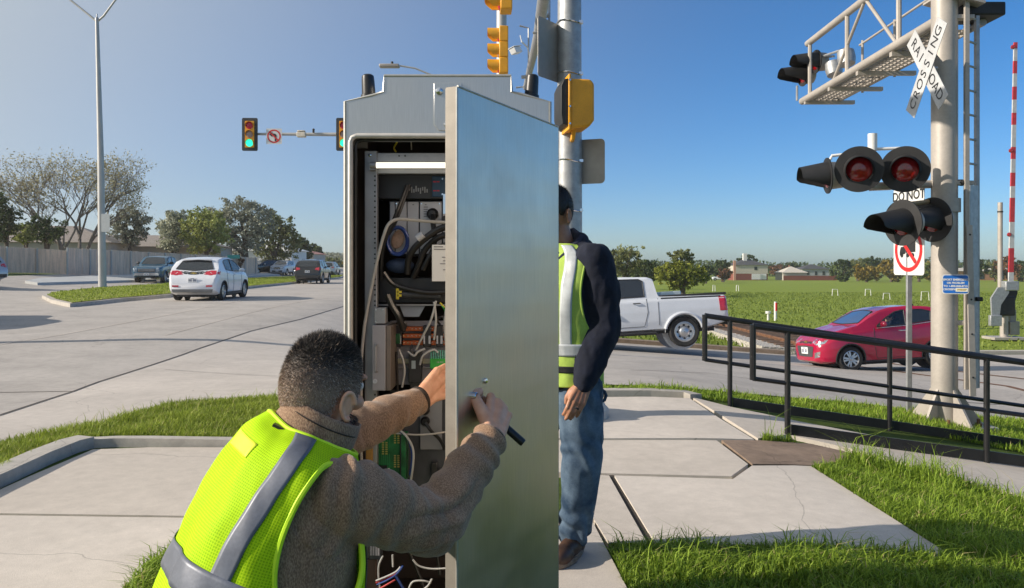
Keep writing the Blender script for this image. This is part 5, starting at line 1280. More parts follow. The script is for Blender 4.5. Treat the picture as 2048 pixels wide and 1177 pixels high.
def px_tree(label, px, D, x0, x1, ytop, ybot, mat, shape="round", leaf=None, n=5000, seed=1, group=None, name="tree", cat="tree", dep=.8, hollow=.45, clump=1.0, bark=None, base_z=None):
    """a tree whose crown fills the given picture box at distance D"""
    k = D / F; X = (px - 1024) * k; zb = h(X, D) if base_z is None else base_z
    z = lambda y: CAMZ - (y - 532) * k - zb
    cx = ((x0 + x1) / 2 - px) * k; rx = (x1 - x0) / 2 * k; zt, z0 = z(ytop), z(ybot); rz = (zt - z0) / 2; cz = (zt + z0) / 2
    rr = random.Random(seed); bl = [(cx, 0, cz, rx * .7, rx * .7 * dep, rz * .78)]
    m = 7 if shape == "round" else 5
    for i in range(m):
        a = 2 * math.pi * i / m + rr.uniform(-.3, .3)
        bl.append((cx + math.cos(a) * rx * .52, rr.uniform(-.5, .5) * rx * dep, cz + math.sin(a) * rz * .5, rx * rr.uniform(.38, .52), rx * .45 * dep, rz * rr.uniform(.4, .52)))
    return tree(label, (X, D, zb), zt, bl, mat, leaf or max(.09, 2.6 * k), n, max(.1, rx * .09), max(.3, z0 + rz * .35), seed, group, name, cat, bark, 6, hollow, clump)

g_tan = leafmat("foliage_sparse_tan", (.20, .18, .10), (.52, .47, .27))
GL = "trees along the board fence"
px_tree("dark evergreen tree behind the fence at the left picture edge", 14, 60, -40, 45, 385, 492, g_dark, n=5000, seed=3, group=GL)
px_tree("small dark evergreen tree with crooked limbs behind the fence left of the lamp", 95, 60, 48, 138, 428, 494, g_dark, n=2600, seed=4, group=GL, hollow=.2, clump=1.3)
px_tree("yellow green shrub behind the fence between the two dark evergreens", 52, 62, 18, 80, 440, 494, g_yel, n=1800, seed=5, group=GL)
px_tree("grey twiggy round tree right of the twin-arm lamp", 258, 74, 214, 302, 408, 495, g_grey, n=4200, seed=6, group=GL)
px_tree("pale silvery tree just left of the yellow green tree", 345, 78, 305, 392, 412, 510, g_pale, n=5600, seed=7, group=GL)
px_tree("yellow green rounded tree behind the fence above the white hatchback", 412, 76, 358, 462, 408, 516, g_yel, n=6200, seed=8, group=GL)
px_tree("tall grey green tree with open crown, highest of those by the road", 490, 88, 398, 560, 383, 512, g_grey, n=9500, seed=9, group=GL, clump=.8)
px_tree("dark grey green tree leaning over the parked dark car", 548, 96, 500, 604, 420, 540, g_olive, n=6000, seed=10, group=GL, clump=.8)
px_tree("dark green tree beyond the white oncoming car", 606, 125, 572, 628, 468, 545, g_dark, n=3600, seed=11, group=GL)
px_tree("dark rounded tree above the black sport utility car", 634, 140, 606, 650, 483, 545, g_dark, n=3000, seed=12, group=GL)
px_tree("low olive tree touching the cabinet edge far up the road", 668, 170, 646, 690, 512, 552, g_olive, n=2200, seed=13, group=GL)
px_tree("small olive tree farthest up the road beside the cabinet", 690, 190, 672, 722, 520, 552, g_orange, n=1600, seed=14, group=GL)
px_tree("small russet shrub by the end of the long board fence", 468, 80, 455, 490, 505, 548, g_red, n=900, seed=15, group=GL, name="shrub", cat="shrub")
# leafless spreading tree: recursive branches with a thin haze of twigs and a few leaves
def bare_tree(label, px, D, hgt, spread, seed, zb=None):
    rr = random.Random(seed); X = (px - 1024) / F * D; t = thing("bare_tree", label, "tree", (X, D, h(X, D)), 0, GL)
    q = MB(); tw = MB(); tips = []
    def grow(p, d, l, r_, lev):
        e = p + d * l; m = p.lerp(e, .5) + Vector((rr.uniform(-1, 1), rr.uniform(-1, 1), rr.uniform(-.3, 1))) * l * .09
        (q if lev < 3 else tw).tube([p, m, e], [r_, r_ * .85, r_ * .66], 7 if lev < 2 else (4 if lev < 4 else 3), cap=False)
        if lev >= 6: tips.append(e); return
        for k in range(3):
            a = rr.uniform(0, 6.28); s_ = rr.uniform(.35, .85)
            n_ = (d + Vector((math.cos(a) * s_ * spread, math.sin(a) * s_ * spread, rr.uniform(-.2, .3)))).normalized()
            grow(p.lerp(e, rr.uniform(.55, 1)), n_, l * rr.uniform(.6, .82), r_ * .56, lev + 1)
    for k in range(4):
        a = k * 1.57 + rr.uniform(-.4, .4)
        grow(Vector((0, 0, -.2)), Vector((math.cos(a) * .55, math.sin(a) * .4, 1)).normalized(), hgt * .25, .17, 0)
    q.build("trunk", BARKG, t); tw.build("twigs", BARKG, t)
    r = np.random.default_rng(seed); T = np.array([tuple(p) for p in tips]); pick = r.choice(len(T), 9000); P = T[pick] + r.normal(size=(9000, 3)) * .32
    V, Fq = leaf_cards(P, .085, r); np_mesh("crown", V, Fq, np.repeat(r.uniform(.2, .9, 9000), 4), g_tan, t)
bare_tree("large spreading almost bare tree rising behind the board fence at the lamp", 150, 66, 16.2, 1.0, 21)
GR = "trees beyond the field"
px_tree("tall thin dark tree just right of the standing man's shoulder", 1250, 95, 1205, 1296, 482, 566, g_olive, n=3600, seed=31, group=GR, hollow=.2, clump=.9)
px_tree("dark bushy tree between the tall thin tree and the willow", 1300, 110, 1255, 1330, 516, 568, g_dark, n=2600, seed=32, group=GR)
wl = px_tree("bright olive willow bush standing in the field behind the pickup bed", 1365, 78, 1304, 1426, 520, 584, g_willow, n=7000, seed=33, group=GR, hollow=.25, clump=.8)
px_tree("light green tree rising out of the top of the willow bush", 1364, 84, 1334, 1392, 494, 545, g_olive, n=2400, seed=34, group=GR, hollow=.15, clump=.8)
for i, (px, x0, x1, yt, yb, mt_, D, lab) in enumerate((
    (1412, 1392, 1436, 528, 562, g_dark, 170, "dark tree just right of the willow bush"),
    (1444, 1424, 1462, 517, 560, g_dark, 200, "dark round tree left of the two-storey house"),
    (1447, 1430, 1466, 536, 562, g_red, 190, "low reddish tree in front of the dark round tree by the house"),
    (1494, 1466, 1522, 509, 545, g_dark, 260, "dark tree rising behind the roof of the two-storey house"),
    (1560, 1536, 1590, 530, 550, g_red, 270, "reddish brown tree between the two houses"),
    (1585, 1566, 1602, 525, 548, g_dark, 275, "dark tree above the pale gabled house"),
    (1688, 1652, 1716, 520, 566, g_dark, 200, "dark green tree at the left end of the row beyond the red car"),
    (1716, 1690, 1745, 514, 560, g_olive, 215, "olive tree second from the left in the row beyond the red car"),
    (1733, 1704, 1764, 524, 568, g_orange, 190, "orange brown tree in front in the row beyond the red car"),
    (1752, 1720, 1768, 512, 550, g_dark, 230, "dark tree peeping over the orange brown tree"),
    (1783, 1752, 1812, 514, 568, g_orange, 195, "large orange brown tree left of the no trucks sign"),
    (1838, 1808, 1866, 520, 564, g_yel, 200, "yellow green tree between the sign post and the mast"),
    (1866, 1842, 1892, 522, 564, g_orange, 210, "orange tree half hidden by the beige mast"),
    (1956, 1936, 1974, 514, 560, g_dark, 200, "dark green tree right of the mast ladder"),
    (1990, 1972, 2012, 522, 562, g_olive, 205, "olive tree left of the crossing gate"),
    (2018, 1986, 2046, 511, 560, g_red, 200, "reddish tree behind the crossing gate"),
    (2044, 2022, 2080, 518, 562, g_dark, 205, "dark tree at the right picture edge beyond the gate"))):
    px_tree(lab, px, D, x0, x1, yt, yb, mt_, n=1900, seed=50 + i, group=GR, clump=.9)
# distant wood on the skyline: one mass
r = np.random.default_rng(77); n = 16000; X = r.uniform(-40, 330, n); Y = 330 + r.uniform(0, 40, n); top = 3.3 + 1.6 * np.sin(X * .06) * np.sin(X * .023 + 1) + 1.2 * np.sin(X * .31)
P = np.stack([X, Y, -3.4 + (top + 3.0) * r.uniform(0, 1, n) ** .7], 1); V, Fq = leaf_cards(P, .75, r); o = np_mesh("treeline", V, Fq, np.repeat(np.clip(r.normal(.4, .2, n), 0, 1), 4), g_dark); o["kind"] = "stuff"
r = np.random.default_rng(78); n = 9000; X = r.uniform(-170, -40, n); Y = 300 + r.uniform(0, 40, n); P = np.stack([X, Y, 0 + 6.5 * r.uniform(0, 1, n) ** .7], 1); V, Fq = leaf_cards(P, .75, r); o = np_mesh("treeline", V, Fq, np.repeat(np.clip(r.normal(.4, .2, n), 0, 1), 4), g_grey); o["kind"] = "stuff"

# ------------------------------------------------------------------ grass blades
m_blade = leafmat("grass_blades", (.05, .11, .006), (.36, .50, .055), .35, True)
m_blade2 = leafmat("grass_blades_yellow", (.085, .14, .008), (.44, .52, .075), .35, True)
m_tuft = leafmat("field_tufts", (.08, .125, .015), (.30, .36, .07), .3)
def in_poly_np(X, Y, P):
    c = np.zeros(len(X), bool); n = len(P)
    for i in range(n):
        x1, y1 = P[i]; x2, y2 = P[i - 1]
        if y1 == y2: continue
        k = ((y1 > Y) != (y2 > Y)) & (X < (x2 - x1) * (Y - y1) / (y2 - y1) + x1); c ^= k
    return c
def grass(name, poly, holes, n, hgt, wid, mat, seed, lean=.5, zoff=-.01, clumps=0.0, wild=0.05, stuff=True):
    r = np.random.default_rng(seed); P = np.array(poly); lo, hi = P.min(0), P.max(0)
    X = r.uniform(lo[0], hi[0], n * 3); Y = r.uniform(lo[1], hi[1], n * 3); k = in_poly_np(X, Y, poly)
    for hp in holes: k &= ~in_poly_np(X, Y, hp)
    X, Y = X[k][:n], Y[k][:n]; n = len(X)
    Zg = np.array([h(x, y) for x, y in zip(X, Y)]) + zoff
    dens = np.sin(X * 5.1 + np.sin(Y * 3.7) * 2) * np.sin(Y * 6.3 + np.sin(X * 2.9) * 2)
    H = hgt * r.uniform(.45, 1.15, n) * (1 + clumps * dens); wv = r.uniform(0, 1, n) < wild; H = np.where(wv, H * r.uniform(1.4, 2.1, n), H)
    a = r.uniform(0, 2 * np.pi, n); L_ = H * lean * r.uniform(.3, 1.3, n); dx, dy = np.cos(a) * L_, np.sin(a) * L_
    b = a + np.pi / 2 + r.normal(0, .4, n); wx, wy = np.cos(b) * wid * r.uniform(.6, 1.3, n), np.sin(b) * wid * r.uniform(.6, 1.3, n)
    B = np.stack([X, Y, Zg], 1); Wv = np.stack([wx, wy, np.zeros(n)], 1)
    M1 = B + np.stack([dx * .3, dy * .3, H * .6], 1); T = B + np.stack([dx, dy, H * (1 - .25 * lean)], 1)
    V = np.stack([B - Wv * .8, B + Wv * .8, M1 + Wv * .7, M1 - Wv * .7, T], 1).reshape(-1, 3)
    i0 = np.arange(n) * 5; Q = np.concatenate([np.stack([i0, i0 + 1, i0 + 2], 1), np.stack([i0, i0 + 2, i0 + 3], 1), np.stack([i0 + 3, i0 + 2, i0 + 4], 1)])
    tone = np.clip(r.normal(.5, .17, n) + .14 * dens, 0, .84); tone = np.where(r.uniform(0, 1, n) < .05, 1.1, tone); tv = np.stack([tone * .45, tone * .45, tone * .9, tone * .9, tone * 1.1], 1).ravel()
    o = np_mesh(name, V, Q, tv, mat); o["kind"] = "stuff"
    return o
slabD = gxy([(1229, 955), (1504, 935), (1622, 936), (1887, 1106), (1878, 1121), (1500, 1094), (1218, 1091)])
slabC = gxy([(1443, 882), (1530, 883), (1620, 889), (1688, 904), (1715, 921), (1622, 933), (1505, 930)])
walkF = gxy([(1000, 1046), (1184, 1046), (1253, 1180), (1320, 1330), (1000, 1330)])
rampP = gxy([(1384, 797), (1460, 816), (1600, 846), (1800, 884), (2048, 934), (2300, 990), (2300, 1090), (2048, 996), (1850, 940), (1700, 900), (1575, 872), (1516, 880), (1450, 838)])
lawn_r = gxy([(1516, 876), (1575, 882), (1700, 912), (1850, 950), (2048, 1006), (2300, 1090), (2500, 1300), (2300, 1420), (1300, 1420), (1253, 1180), (1216, 1092), (1560, 1096), (1800, 1112), (1886, 1116), (1887, 1106), (1620, 938), (1700, 925), (1690, 905), (1530, 884)])
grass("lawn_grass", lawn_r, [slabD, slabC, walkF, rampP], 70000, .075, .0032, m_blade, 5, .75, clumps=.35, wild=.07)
grass("tall_grass", gxy([(1216, 1088), (1560, 1092), (1880, 1114), (1860, 1150), (1560, 1140), (1230, 1125)]), [walkF], 2200, .085, .0035, m_blade, 6, 1.2, clumps=.5, wild=.2)
grass("tall_grass", gxy([(1530, 880), (1850, 950), (2048, 1006), (2048, 1040), (1850, 975), (1530, 896)]), [slabC, rampP], 2200, .13, .0035, m_blade, 7, .7, clumps=.5, wild=.2)
grass("verge_grass", gxy([(1000, 771), (1100, 770), (1240, 773), (1400, 782), (1480, 790), (1600, 800), (1700, 808), (1800, 819), (1960, 836), (2048, 844), (2200, 860), (2200, 950), (2048, 905), (1860, 868), (1700, 838), (1470, 806), (1390, 793), (1290, 788), (1000, 786)]), [], 34000, .07, .005, m_blade, 8, .6, clumps=.4, wild=.08)
strip_l = gxy([(-500, 1085), (-300, 1015), (0, 888), (110, 868), (200, 852), (330, 812), (420, 803), (500, 800), (600, 800), (760, 796), (800, 900), (560, 886), (430, 884), (300, 880), (230, 880), (165, 884), (130, 894), (70, 920), (0, 953), (-70, 985), (-220, 1060)])
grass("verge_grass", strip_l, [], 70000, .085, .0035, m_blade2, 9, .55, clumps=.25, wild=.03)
grass("lawn_grass", gxy([(256, 1176), (330, 1108), (420, 1064), (560, 1050), (700, 1100), (700, 1330), (150, 1330)]), [], 14000, .075, .004, m_blade, 10, .9, clumps=.4, wild=.05)
slabs_ = [slabD, slabC, walkF, rampP] + [gxy(q_) for q_ in ([(1000, 797), (1379, 799), (1440, 840), (1508, 882), (1432, 880), (1000, 878)], [(1000, 884), (1433, 884), (1496, 932), (1463, 956), (1000, 946)], [(1130, 952), (1218, 955), (1294, 1091), (1218, 1091), (1188, 1043), (1130, 1040)], [(-500, 1160), (-60, 990), (60, 940), (165, 878), (600, 878), (730, 890), (730, 1062), (420, 1066), (330, 1112), (150, 1330), (-600, 1330)])]
grass("lawn_grass", [(-2.7, 3.0), (-.1, 3.2), (-.1, 8.6), (-2.2, 8.4), (-2.4, 6.2)], slabs_ + [strip_l], 22000, .08, .004, m_blade, 19, .7, clumps=.3)
grass("lawn_grass", [(4.2, 2.4), (9.5, 2.4), (9.5, 9.6), (5.6, 9.6), (5.4, 6.4)], slabs_, 26000, .08, .005, m_blade, 20, .7, clumps=.3)
grass("median_blades", ins, [], 26000, .07, .02, m_blade2, 11, .5, zoff=.135)
fld = [(-3, 24.2), (7.6, 24.2), (8.2, 60), (-3, 60)]
grass("field_grass_tufts", fld, [], 9000, .2, .035, m_tuft, 12, .6)
grass("field_grass_tufts", [(12.0, 24.6), (40, 25), (70, 50), (70, 95), (10, 95), (11.8, 40)], [], 45000, .11, .04, m_tuft, 13, .6)
grass("field_grass_tufts", [(-3, 60), (8.2, 60), (9, 95), (-3, 95)], [], 9000, .22, .05, m_tuft, 14, .6)
# ------------------------------------------------------------------ open signal cabinet
CY = 2.5
def C(px, py, Y=CY): return at(px, py, Y)
def brushed(name, col, rough=.38, streak=(2, 2, 60), wavy=0):
    m, nt, b = newmat(name); L = nt.links.new
    tc = node(nt, "ShaderNodeTexCoord"); mp = node(nt, "ShaderNodeMapping"); mp.inputs["Scale"].default_value = streak; L(tc.outputs["Object"], mp.inputs["Vector"])
    n1 = node(nt, "ShaderNodeTexNoise", Scale=9.0, Detail=4.0); L(mp.outputs[0], n1.inputs["Vector"])
    n2 = node(nt, "ShaderNodeTexNoise", Scale=2.6, Detail=5.0, Roughness=.65); L(tc.outputs["Object"], n2.inputs["Vector"])
    mr = node(nt, "ShaderNodeMapRange"); mr.inputs["From Min"].default_value = .3; mr.inputs["From Max"].default_value = .7; mr.inputs["To Min"].default_value = rough - .06; mr.inputs["To Max"].default_value = rough + .08
    L(n2.outputs["Fac"], mr.inputs["Value"]); L(mr.outputs[0], b.inputs["Roughness"])
    k = node(nt, "ShaderNodeMapRange"); k.inputs["From Min"].default_value = .25; k.inputs["From Max"].default_value = .75; k.inputs["To Min"].default_value = .9; k.inputs["To Max"].default_value = 1.08; L(n1.outputs["Fac"], k.inputs["Value"])
    v = node(nt, "ShaderNodeVectorMath", operation='SCALE'); v.inputs[0].default_value = col; L(k.outputs[0], v.inputs["Scale"]); L(v.outputs[0], b.inputs["Base Color"])
    b.inputs["Metallic"].default_value = .9
    bp = node(nt, "ShaderNodeBump", Strength=.05, Distance=.001); L(n1.outputs["Fac"], bp.inputs["Height"])
    if wavy:        # the thin sheet is not quite flat: long shallow waves, and smudges that dull it
        mw = node(nt, "ShaderNodeMapping"); mw.inputs["Scale"].default_value = (.25, .25, 3.6); L(tc.outputs["Object"], mw.inputs["Vector"])
        nw = node(nt, "ShaderNodeTexNoise", Scale=1.6, Detail=2.0); L(mw.outputs[0], nw.inputs["Vector"]); b2 = node(nt, "ShaderNodeBump", Strength=wavy, Distance=.06); L(nw.outputs["Fac"], b2.inputs["Height"]); L(b2.outputs["Normal"], bp.inputs["Normal"])
        ns = node(nt, "ShaderNodeTexNoise", Scale=7.0, Detail=7.0, Roughness=.7); L(tc.outputs["Object"], ns.inputs["Vector"]); ms = node(nt, "ShaderNodeMapRange"); ms.inputs["From Min"].default_value = .5; ms.inputs["From Max"].default_value = .75; ms.inputs["To Max"].default_value = .05; L(ns.outputs["Fac"], ms.inputs["Value"])
        sm = node(nt, "ShaderNodeMath", operation='ADD'); L(mr.outputs[0], sm.inputs[0]); L(ms.outputs[0], sm.inputs[1]); L(sm.outputs[0], b.inputs["Roughness"])
    L(bp.outputs["Normal"], b.inputs["Normal"])
    MATS[name] = m; return m
m_alu = brushed("brushed_aluminium", (.56, .555, .54), .36, (60, 60, 1.5))
m_aludoor = brushed("brushed_aluminium_door", (.69, .59, .50), .35, (60, 60, 1.2), .07)
m_edge = M("aluminium_edge", (.50, .49, .46), .4, .6, var=.08, vs=40)
m_flange = M("folded_aluminium", (.30, .268, .232), .55, .3, var=.08, vs=20, v2=.04)
m_lip = M("frame_lip", (.50, .48, .45), .5, .3, var=.08, vs=30)
m_liner = M("cabinet_inside", (.045, .034, .029), .8, var=.35, vs=3)
m_rack = M("rack_steel", (.31, .315, .33), .5, .5, var=.1, vs=12)
m_unit = M("unit_black", (.02, .021, .024), .45, var=.3, vs=10)
m_unit2 = M("unit_charcoal", (.045, .05, .06), .5, var=.3, vs=10)
m_pale = M("panel_pale", (.46, .48, .53), .55, var=.06, vs=6)
m_lilac = M("panel_lilac_grey", (.30, .295, .32), .5, var=.08, vs=6)
m_bluep2 = M("panel_blue", (.02, .06, .12), .4, var=.2)
m_paper = M("paper", (.74, .74, .73), .8, var=.05, vs=4)
m_print = M("print_grey", (.12, .12, .14), .8)
m_cgrey = M("cable_grey", (.42, .40, .37), .55, var=.1, vs=20)
m_cblack = M("cable_black", (.014, .014, .015), .4, var=.3, vs=20)
m_cblue = M("cable_blue", (.01, .04, .20), .4, var=.25, vs=20)
m_cwhite = M("wire_white", (.42, .42, .41), .5, var=.1)
m_cred = M("wire_red", (.45, .03, .03), .5)
m_pcb = M("circuit_board_green", (.012, .11, .035), .4, var=.4, vs=30, v2=.3)
m_pcb2 = M("terminal_green", (.03, .36, .05), .4, var=.15, vs=30)
m_gold = M("gold_contact", (.65, .48, .18), .35, .8, var=.15)
m_orange = M("terminal_orange", (.36, .085, .02), .5, var=.2)
m_ybrown = M("yellow_brown_post", (.36, .19, .04), .6, var=.2)
m_yel = M("tag_yellow", (.60, .50, .04), .5)
m_tube = M("lit_tube", (1, .93, .78), .4, var=.02, emit=1.0)

cabinet = thing("signal_cabinet", "open aluminium signal cabinet with its door swung out and wiring inside", "signal cabinet", (-.21, CY, 0))
def cb_(mb, name, mat, parent=None, **k): return mb.build(name, mat, parent or cabinet, world=True, **k)
X0, X1 = -.542, .123; YB = CY + .62
prof = [C(690, 203), C(745, 191), C(767, 184), C(768, 152), C(1022, 152), C(1023, 184), C(1040, 188), C(1100, 204)]
# shell: sides, back, header, floor
q = MB(); T = .004
out = [(X0, .12)] + [(p.x, p.z) for p in prof] + [(X1, .12)]
op = [(C(702, 270).x, .2), (C(702, 270).x, C(0, 273).z), (C(1090, 270).x, C(0, 273).z), (C(1090, 270).x, .2)]
# front face as a frame: header, left jamb, right jamb, sill
q.prism([(p.x, p.z) for p in prof] + [(X1, op[2][1]), (X0, op[1][1])], lambda p: Vector((p[0], CY, p[1])), lambda p: Vector((p[0], CY + .003, p[1])))
q.bx((X0, CY, .12), (op[0][0], CY + .003, op[1][1] - .0)); q.bx((op[3][0], CY, .12), (X1, CY + .003, op[1][1])); q.bx((op[0][0], CY, .12), (op[3][0], CY + .003, .2))
# wrap (roof and sides) extruded back
k_ = len(out); vs = [Vector((p[0], CY + .0005, p[1])) for p in out] + [Vector((p[0], YB, p[1])) for p in out]
q.add(vs, [(i, i + 1, k_ + i + 1, k_ + i) for i in range(k_ - 1)] + [tuple(range(k_, 2 * k_))])
body = cb_(q, "cabinet_body", m_alu, sharp=30)
q = MB(); q.tube([(p[0], CY + .004, p[1]) for p in out], .006, 8); cb_(q, "welded_edge", m_edge)
# dark lining inside
q = MB(); a, b = op[0][0] + .001, op[3][0] - .001
q.add([(X0 + .006, CY + .006, .13), (X0 + .006, YB - .01, .13), (X0 + .006, YB - .01, 1.90), (X0 + .006, CY + .006, 1.90), (X1 - .006, CY + .006, .13), (X1 - .006, YB - .01, .13), (X1 - .006, YB - .01, 1.90), (X1 - .006, CY + .006, 1.90)],
      [(0, 1, 2, 3), (7, 6, 5, 4), (1, 5, 6, 2), (3, 2, 6, 7), (0, 4, 5, 1)]); cb_(q, "lining", m_liner)
# opening lip with rounded corner
zt = op[1][1]; xl, xr = op[0][0], op[3][0]
lip = [(xl, CY - .008, .2), (xl, CY - .008, zt - .02), (xl + .006, CY - .008, zt - .006), (xl + .02, CY - .008, zt), (xr - .02, CY - .008, zt), (xr - .006, CY - .008, zt - .006), (xr, CY - .008, zt - .02), (xr, CY - .008, .2)]
q = MB(); q.tube(lip, .0085, 10); cb_(q, "opening_lip", m_lip)
q = MB(); q.tube([(p[0] + (.014 if p[0] < 0 else -.014), CY + .004, p[2] - .012) for p in lip], .006, 8); cb_(q, "door_seal", m_cblack)
q = MB(); q.bx((X0 - .02, CY - .03, -.02), (X1 + .02, YB + .05, .12)); cb_(q, "plinth", m_walk, bevel=.01)
# lifting plate with bolt
q = MB(); P = [(868, 167), (905, 167), (924, 167), (924, 262), (878, 262), (868, 250)]; q.prism([(C(*p).x, C(*p).z) for p in P], lambda p: Vector((p[0], CY - .005, p[1])), lambda p: Vector((p[0], CY - .0005, p[1]))); lpz_ = cb_(q, "lifting_plate", m_alu, bevel=.001)
b0 = C(879, 184); q = MB(); q.lathe([(.012, 0), (.0125, .004), (.011, .009), (.006, .012), (.001, .0125)], (b0.x, CY - .005, b0.z), (0, -1, 0), 18, cap=False); cb_(q, "bolt", m_chrome)
b0 = C(893, 250); q = MB(); q.lathe([(.009, 0), (.006, .006), (.001, .007)], (b0.x, CY - .005, b0.z), (0, -1, 0), 14, cap=False); cb_(q, "bolt", m_chrome)
# antennas
for px, tilt in ((738, 3), (1062, -4)):
    p = C(px, 193, CY + .1); q = MB(); q.lathe([(.027, 0), (.0265, .012), (.023, .014), (.0215, .062), (.020, .076), (.014, .081), (.001, .082)], (p.x, p.y, p.z - .008), (math.sin(R(-tilt)), 0, 1), 24, cap=False); o = cb_(q, "antenna", m_cblack)

# ------------------------------------------------------------------ door
HX, HY, FX, FY = .150, 2.49, -.136, 1.925
dv = Vector((FX - HX, FY - HY, 0)); DW = dv.length; du = dv / DW; dn = Vector((-du.y, du.x, 0))
if dn.x < 0: dn = -dn       # outward face looks to the right
ZD0, ZD1 = .22, 1.836
door = None
def D_(u, z, n): return Vector((HX, HY, 0)) + du * u + dn * n + Vector((0, 0, z))
TH = .034
q = MB()
# outer skin with folded flanges
q.add([D_(0, ZD0, 0), D_(DW, ZD0, 0), D_(DW, ZD1, 0), D_(0, ZD1, 0)], [(0, 1, 2, 3)])
q.add([D_(0, ZD0, -.003), D_(DW, ZD0, -.003), D_(DW, ZD1, -.003), D_(0, ZD1, -.003)], [(3, 2, 1, 0)])
door = cb_(q, "door", m_aludoor)
for a_, b_ in (((DW, ZD0), (DW, ZD1)), ((0, ZD1), (DW, ZD1)), ((0, ZD0), (DW, ZD0)), ((0, ZD0), (0, ZD1))):
    q = MB(); A0, B0 = D_(a_[0], a_[1], 0), D_(b_[0], b_[1], 0); A1, B1 = D_(a_[0], a_[1], -TH), D_(b_[0], b_[1], -TH)
    if a_[0] == b_[0]: s_ = du * (.003 if a_[0] > 0 else -.003)
    else: s_ = Vector((0, 0, .003 if a_[1] > 1 else -.003))
    q.add([A0, B0, B1, A1, A0 + s_, B0 + s_, B1 + s_, A1 + s_], [(0, 3, 2, 1), (4, 5, 6, 7), (0, 1, 5, 4), (2, 3, 7, 6), (1, 2, 6, 5), (3, 0, 4, 7)]); f_ = cb_(q, "door_flange", m_flange, door)
q = MB(); q.tube([D_(DW + .003, ZD0, 0), D_(DW + .003, ZD1, 0)], .0035, 8); cb_(q, "door_bead", m_edge, door)
q = MB(); q.tube([D_(0, ZD1 + .003, 0), D_(DW, ZD1 + .003, 0)], .0028, 8); cb_(q, "door_bead", m_edge, door)
q = MB(); q.box(D_(DW - .005, ZD1 - .29, -TH - .004), (.012, .012, .05)); cb_(q, "latch_tongue", m_chrome, door)
def Dpx(px, py, n=0.0):
    """point on the door's outer plane seen at a pixel"""
    d = Vector(((px - 1024) / F, 1, -(py - 532) / F)); o = Vector((0, 0, CAMZ)); p0 = D_(0, 0, n)
    t = (p0 - o).dot(dn) / d.dot(dn); return o + d * t
for px, py, r_ in ((970, 762, .0075),):
    p = Dpx(px, py); q = MB(); q.lathe([(r_, 0), (r_, .003), (r_ * .8, .006), (.001, .007)], p, dn, 16, cap=False); cb_(q, "key_lock", m_chrome, door)
# lever handle: pivot on the door, black grip standing off the face
pv = Dpx(945, 792)
h0 = at(948, 799, 2.036); h1 = at(1047, 887, 2.01); hn = (h0 - pv).dot(dn)
q = MB(); q.lathe([(.010, 0), (.010, .012), (.008, .014), (.008, hn + .002), (.006, hn + .007), (.001, hn + .008)], pv, dn, 18, cap=False); cb_(q, "handle_pivot", m_chrome, door)
q = MB(); hd_ = (h1 - h0).normalized(); q.tube([h0 - hd_ * .012, h0, h0 + hd_ * .03, h1 - hd_ * .004, h1], [.008, .0095, .0105, .0105, .009], 14); cb_(q, "door_handle", m_cblack, door)

# ------------------------------------------------------------------ inside: rack, lamp, units, cables
def I(px, py, Y): return at(px, py, Y)
def box_px(name, mat, x0, y0, x1, y1, Y, dep=.12, parent=None, bevel=.002):
    a, b = I(x0, y0, Y), I(x1, y1, Y); q = MB(); q.bx((a.x, Y, b.z), (b.x, Y + dep, a.z)); return cb_(q, name, mat, parent, bevel=bevel)
def cable(name, mat, pts, r, parent=None):
    P = [I(*p) for p in pts]; S_ = []
    for i in range(len(P) - 1):          # Catmull-Rom through the points
        a = P[max(0, i - 1)]; b = P[i]; c = P[i + 1]; d = P[min(len(P) - 1, i + 2)]
        for k in range(7):
            t = k / 7; S_.append(.5 * ((2 * b) + (c - a) * t + (2 * a - 5 * b + 4 * c - d) * t * t + (3 * b - a - 3 * c + d) * t ** 3))
    S_.append(P[-1]); q = MB(); q.tube(S_, r, 8); return cb_(q, name, mat, parent)
RY = 2.57
for x0, x1 in ((729, 754), (1042, 1068)):
    o = box_px("rack_post", m_rack, x0, 302, x1, 1330, RY, .03)
    q = MB()
    for k in range(46):
        p = I((x1 - 4) if x0 < 900 else x0 + 4, 352 + k * 10.4 + (1 if k % 3 == 0 else -1), RY); q.lathe([(.0032, 0), (.0032, .001)], (p.x, RY - .0015, p.z), (0, -1, 0), 8)
    cb_(q, "punched_slot", m_cblack, o)
box_px("rack_beam", m_rack, 754, 306, 1042, 324, RY + .004, .02); box_px("rack_beam", m_rack, 754, 338, 1042, 348, RY + .006, .02)
q = MB()
for px in (798, 810): p = I(px, 312, RY); q.lathe([(.003, 0), (.003, .001)], (p.x, RY + .003, p.z), (0, -1, 0), 8)
cb_(q, "punched_slot", m_cblack)
p = I(740, 311, RY); q = MB(); q.lathe([(.006, 0), (.005, .004), (.001, .005)], (p.x, RY, p.z), (0, -1, 0), 10, cap=False); cb_(q, "bolt", m_chrome)
a, b = I(748, 331, RY - .02), I(1040, 331, RY - .02); q = MB(); q.tube([a, b], .0098, 16); lamp = cb_(q, "fluorescent_tube", m_tube)
for e in (a, b): q = MB(); q.lathe([(.012, -.012), (.0125, .006), (.011, .008)], e, (1, 0, 0), 14); q.box(e + Vector((-.006, .012, 0)), (.02, .03, .03)); cb_(q, "lamp_holder", m_rack, lamp)
box_px("bracket", m_rack, 704, 277, 734, 296, RY + .02, .02)
cable("hanging_wire", m_yel, ((790, 276, 2.6), (794, 284, 2.6), (788, 296, 2.62), (792, 304, 2.64)), .003)
cable("hanging_wire", m_cgrey, ((822, 276, 2.6), (823, 300, 2.62)), .002)
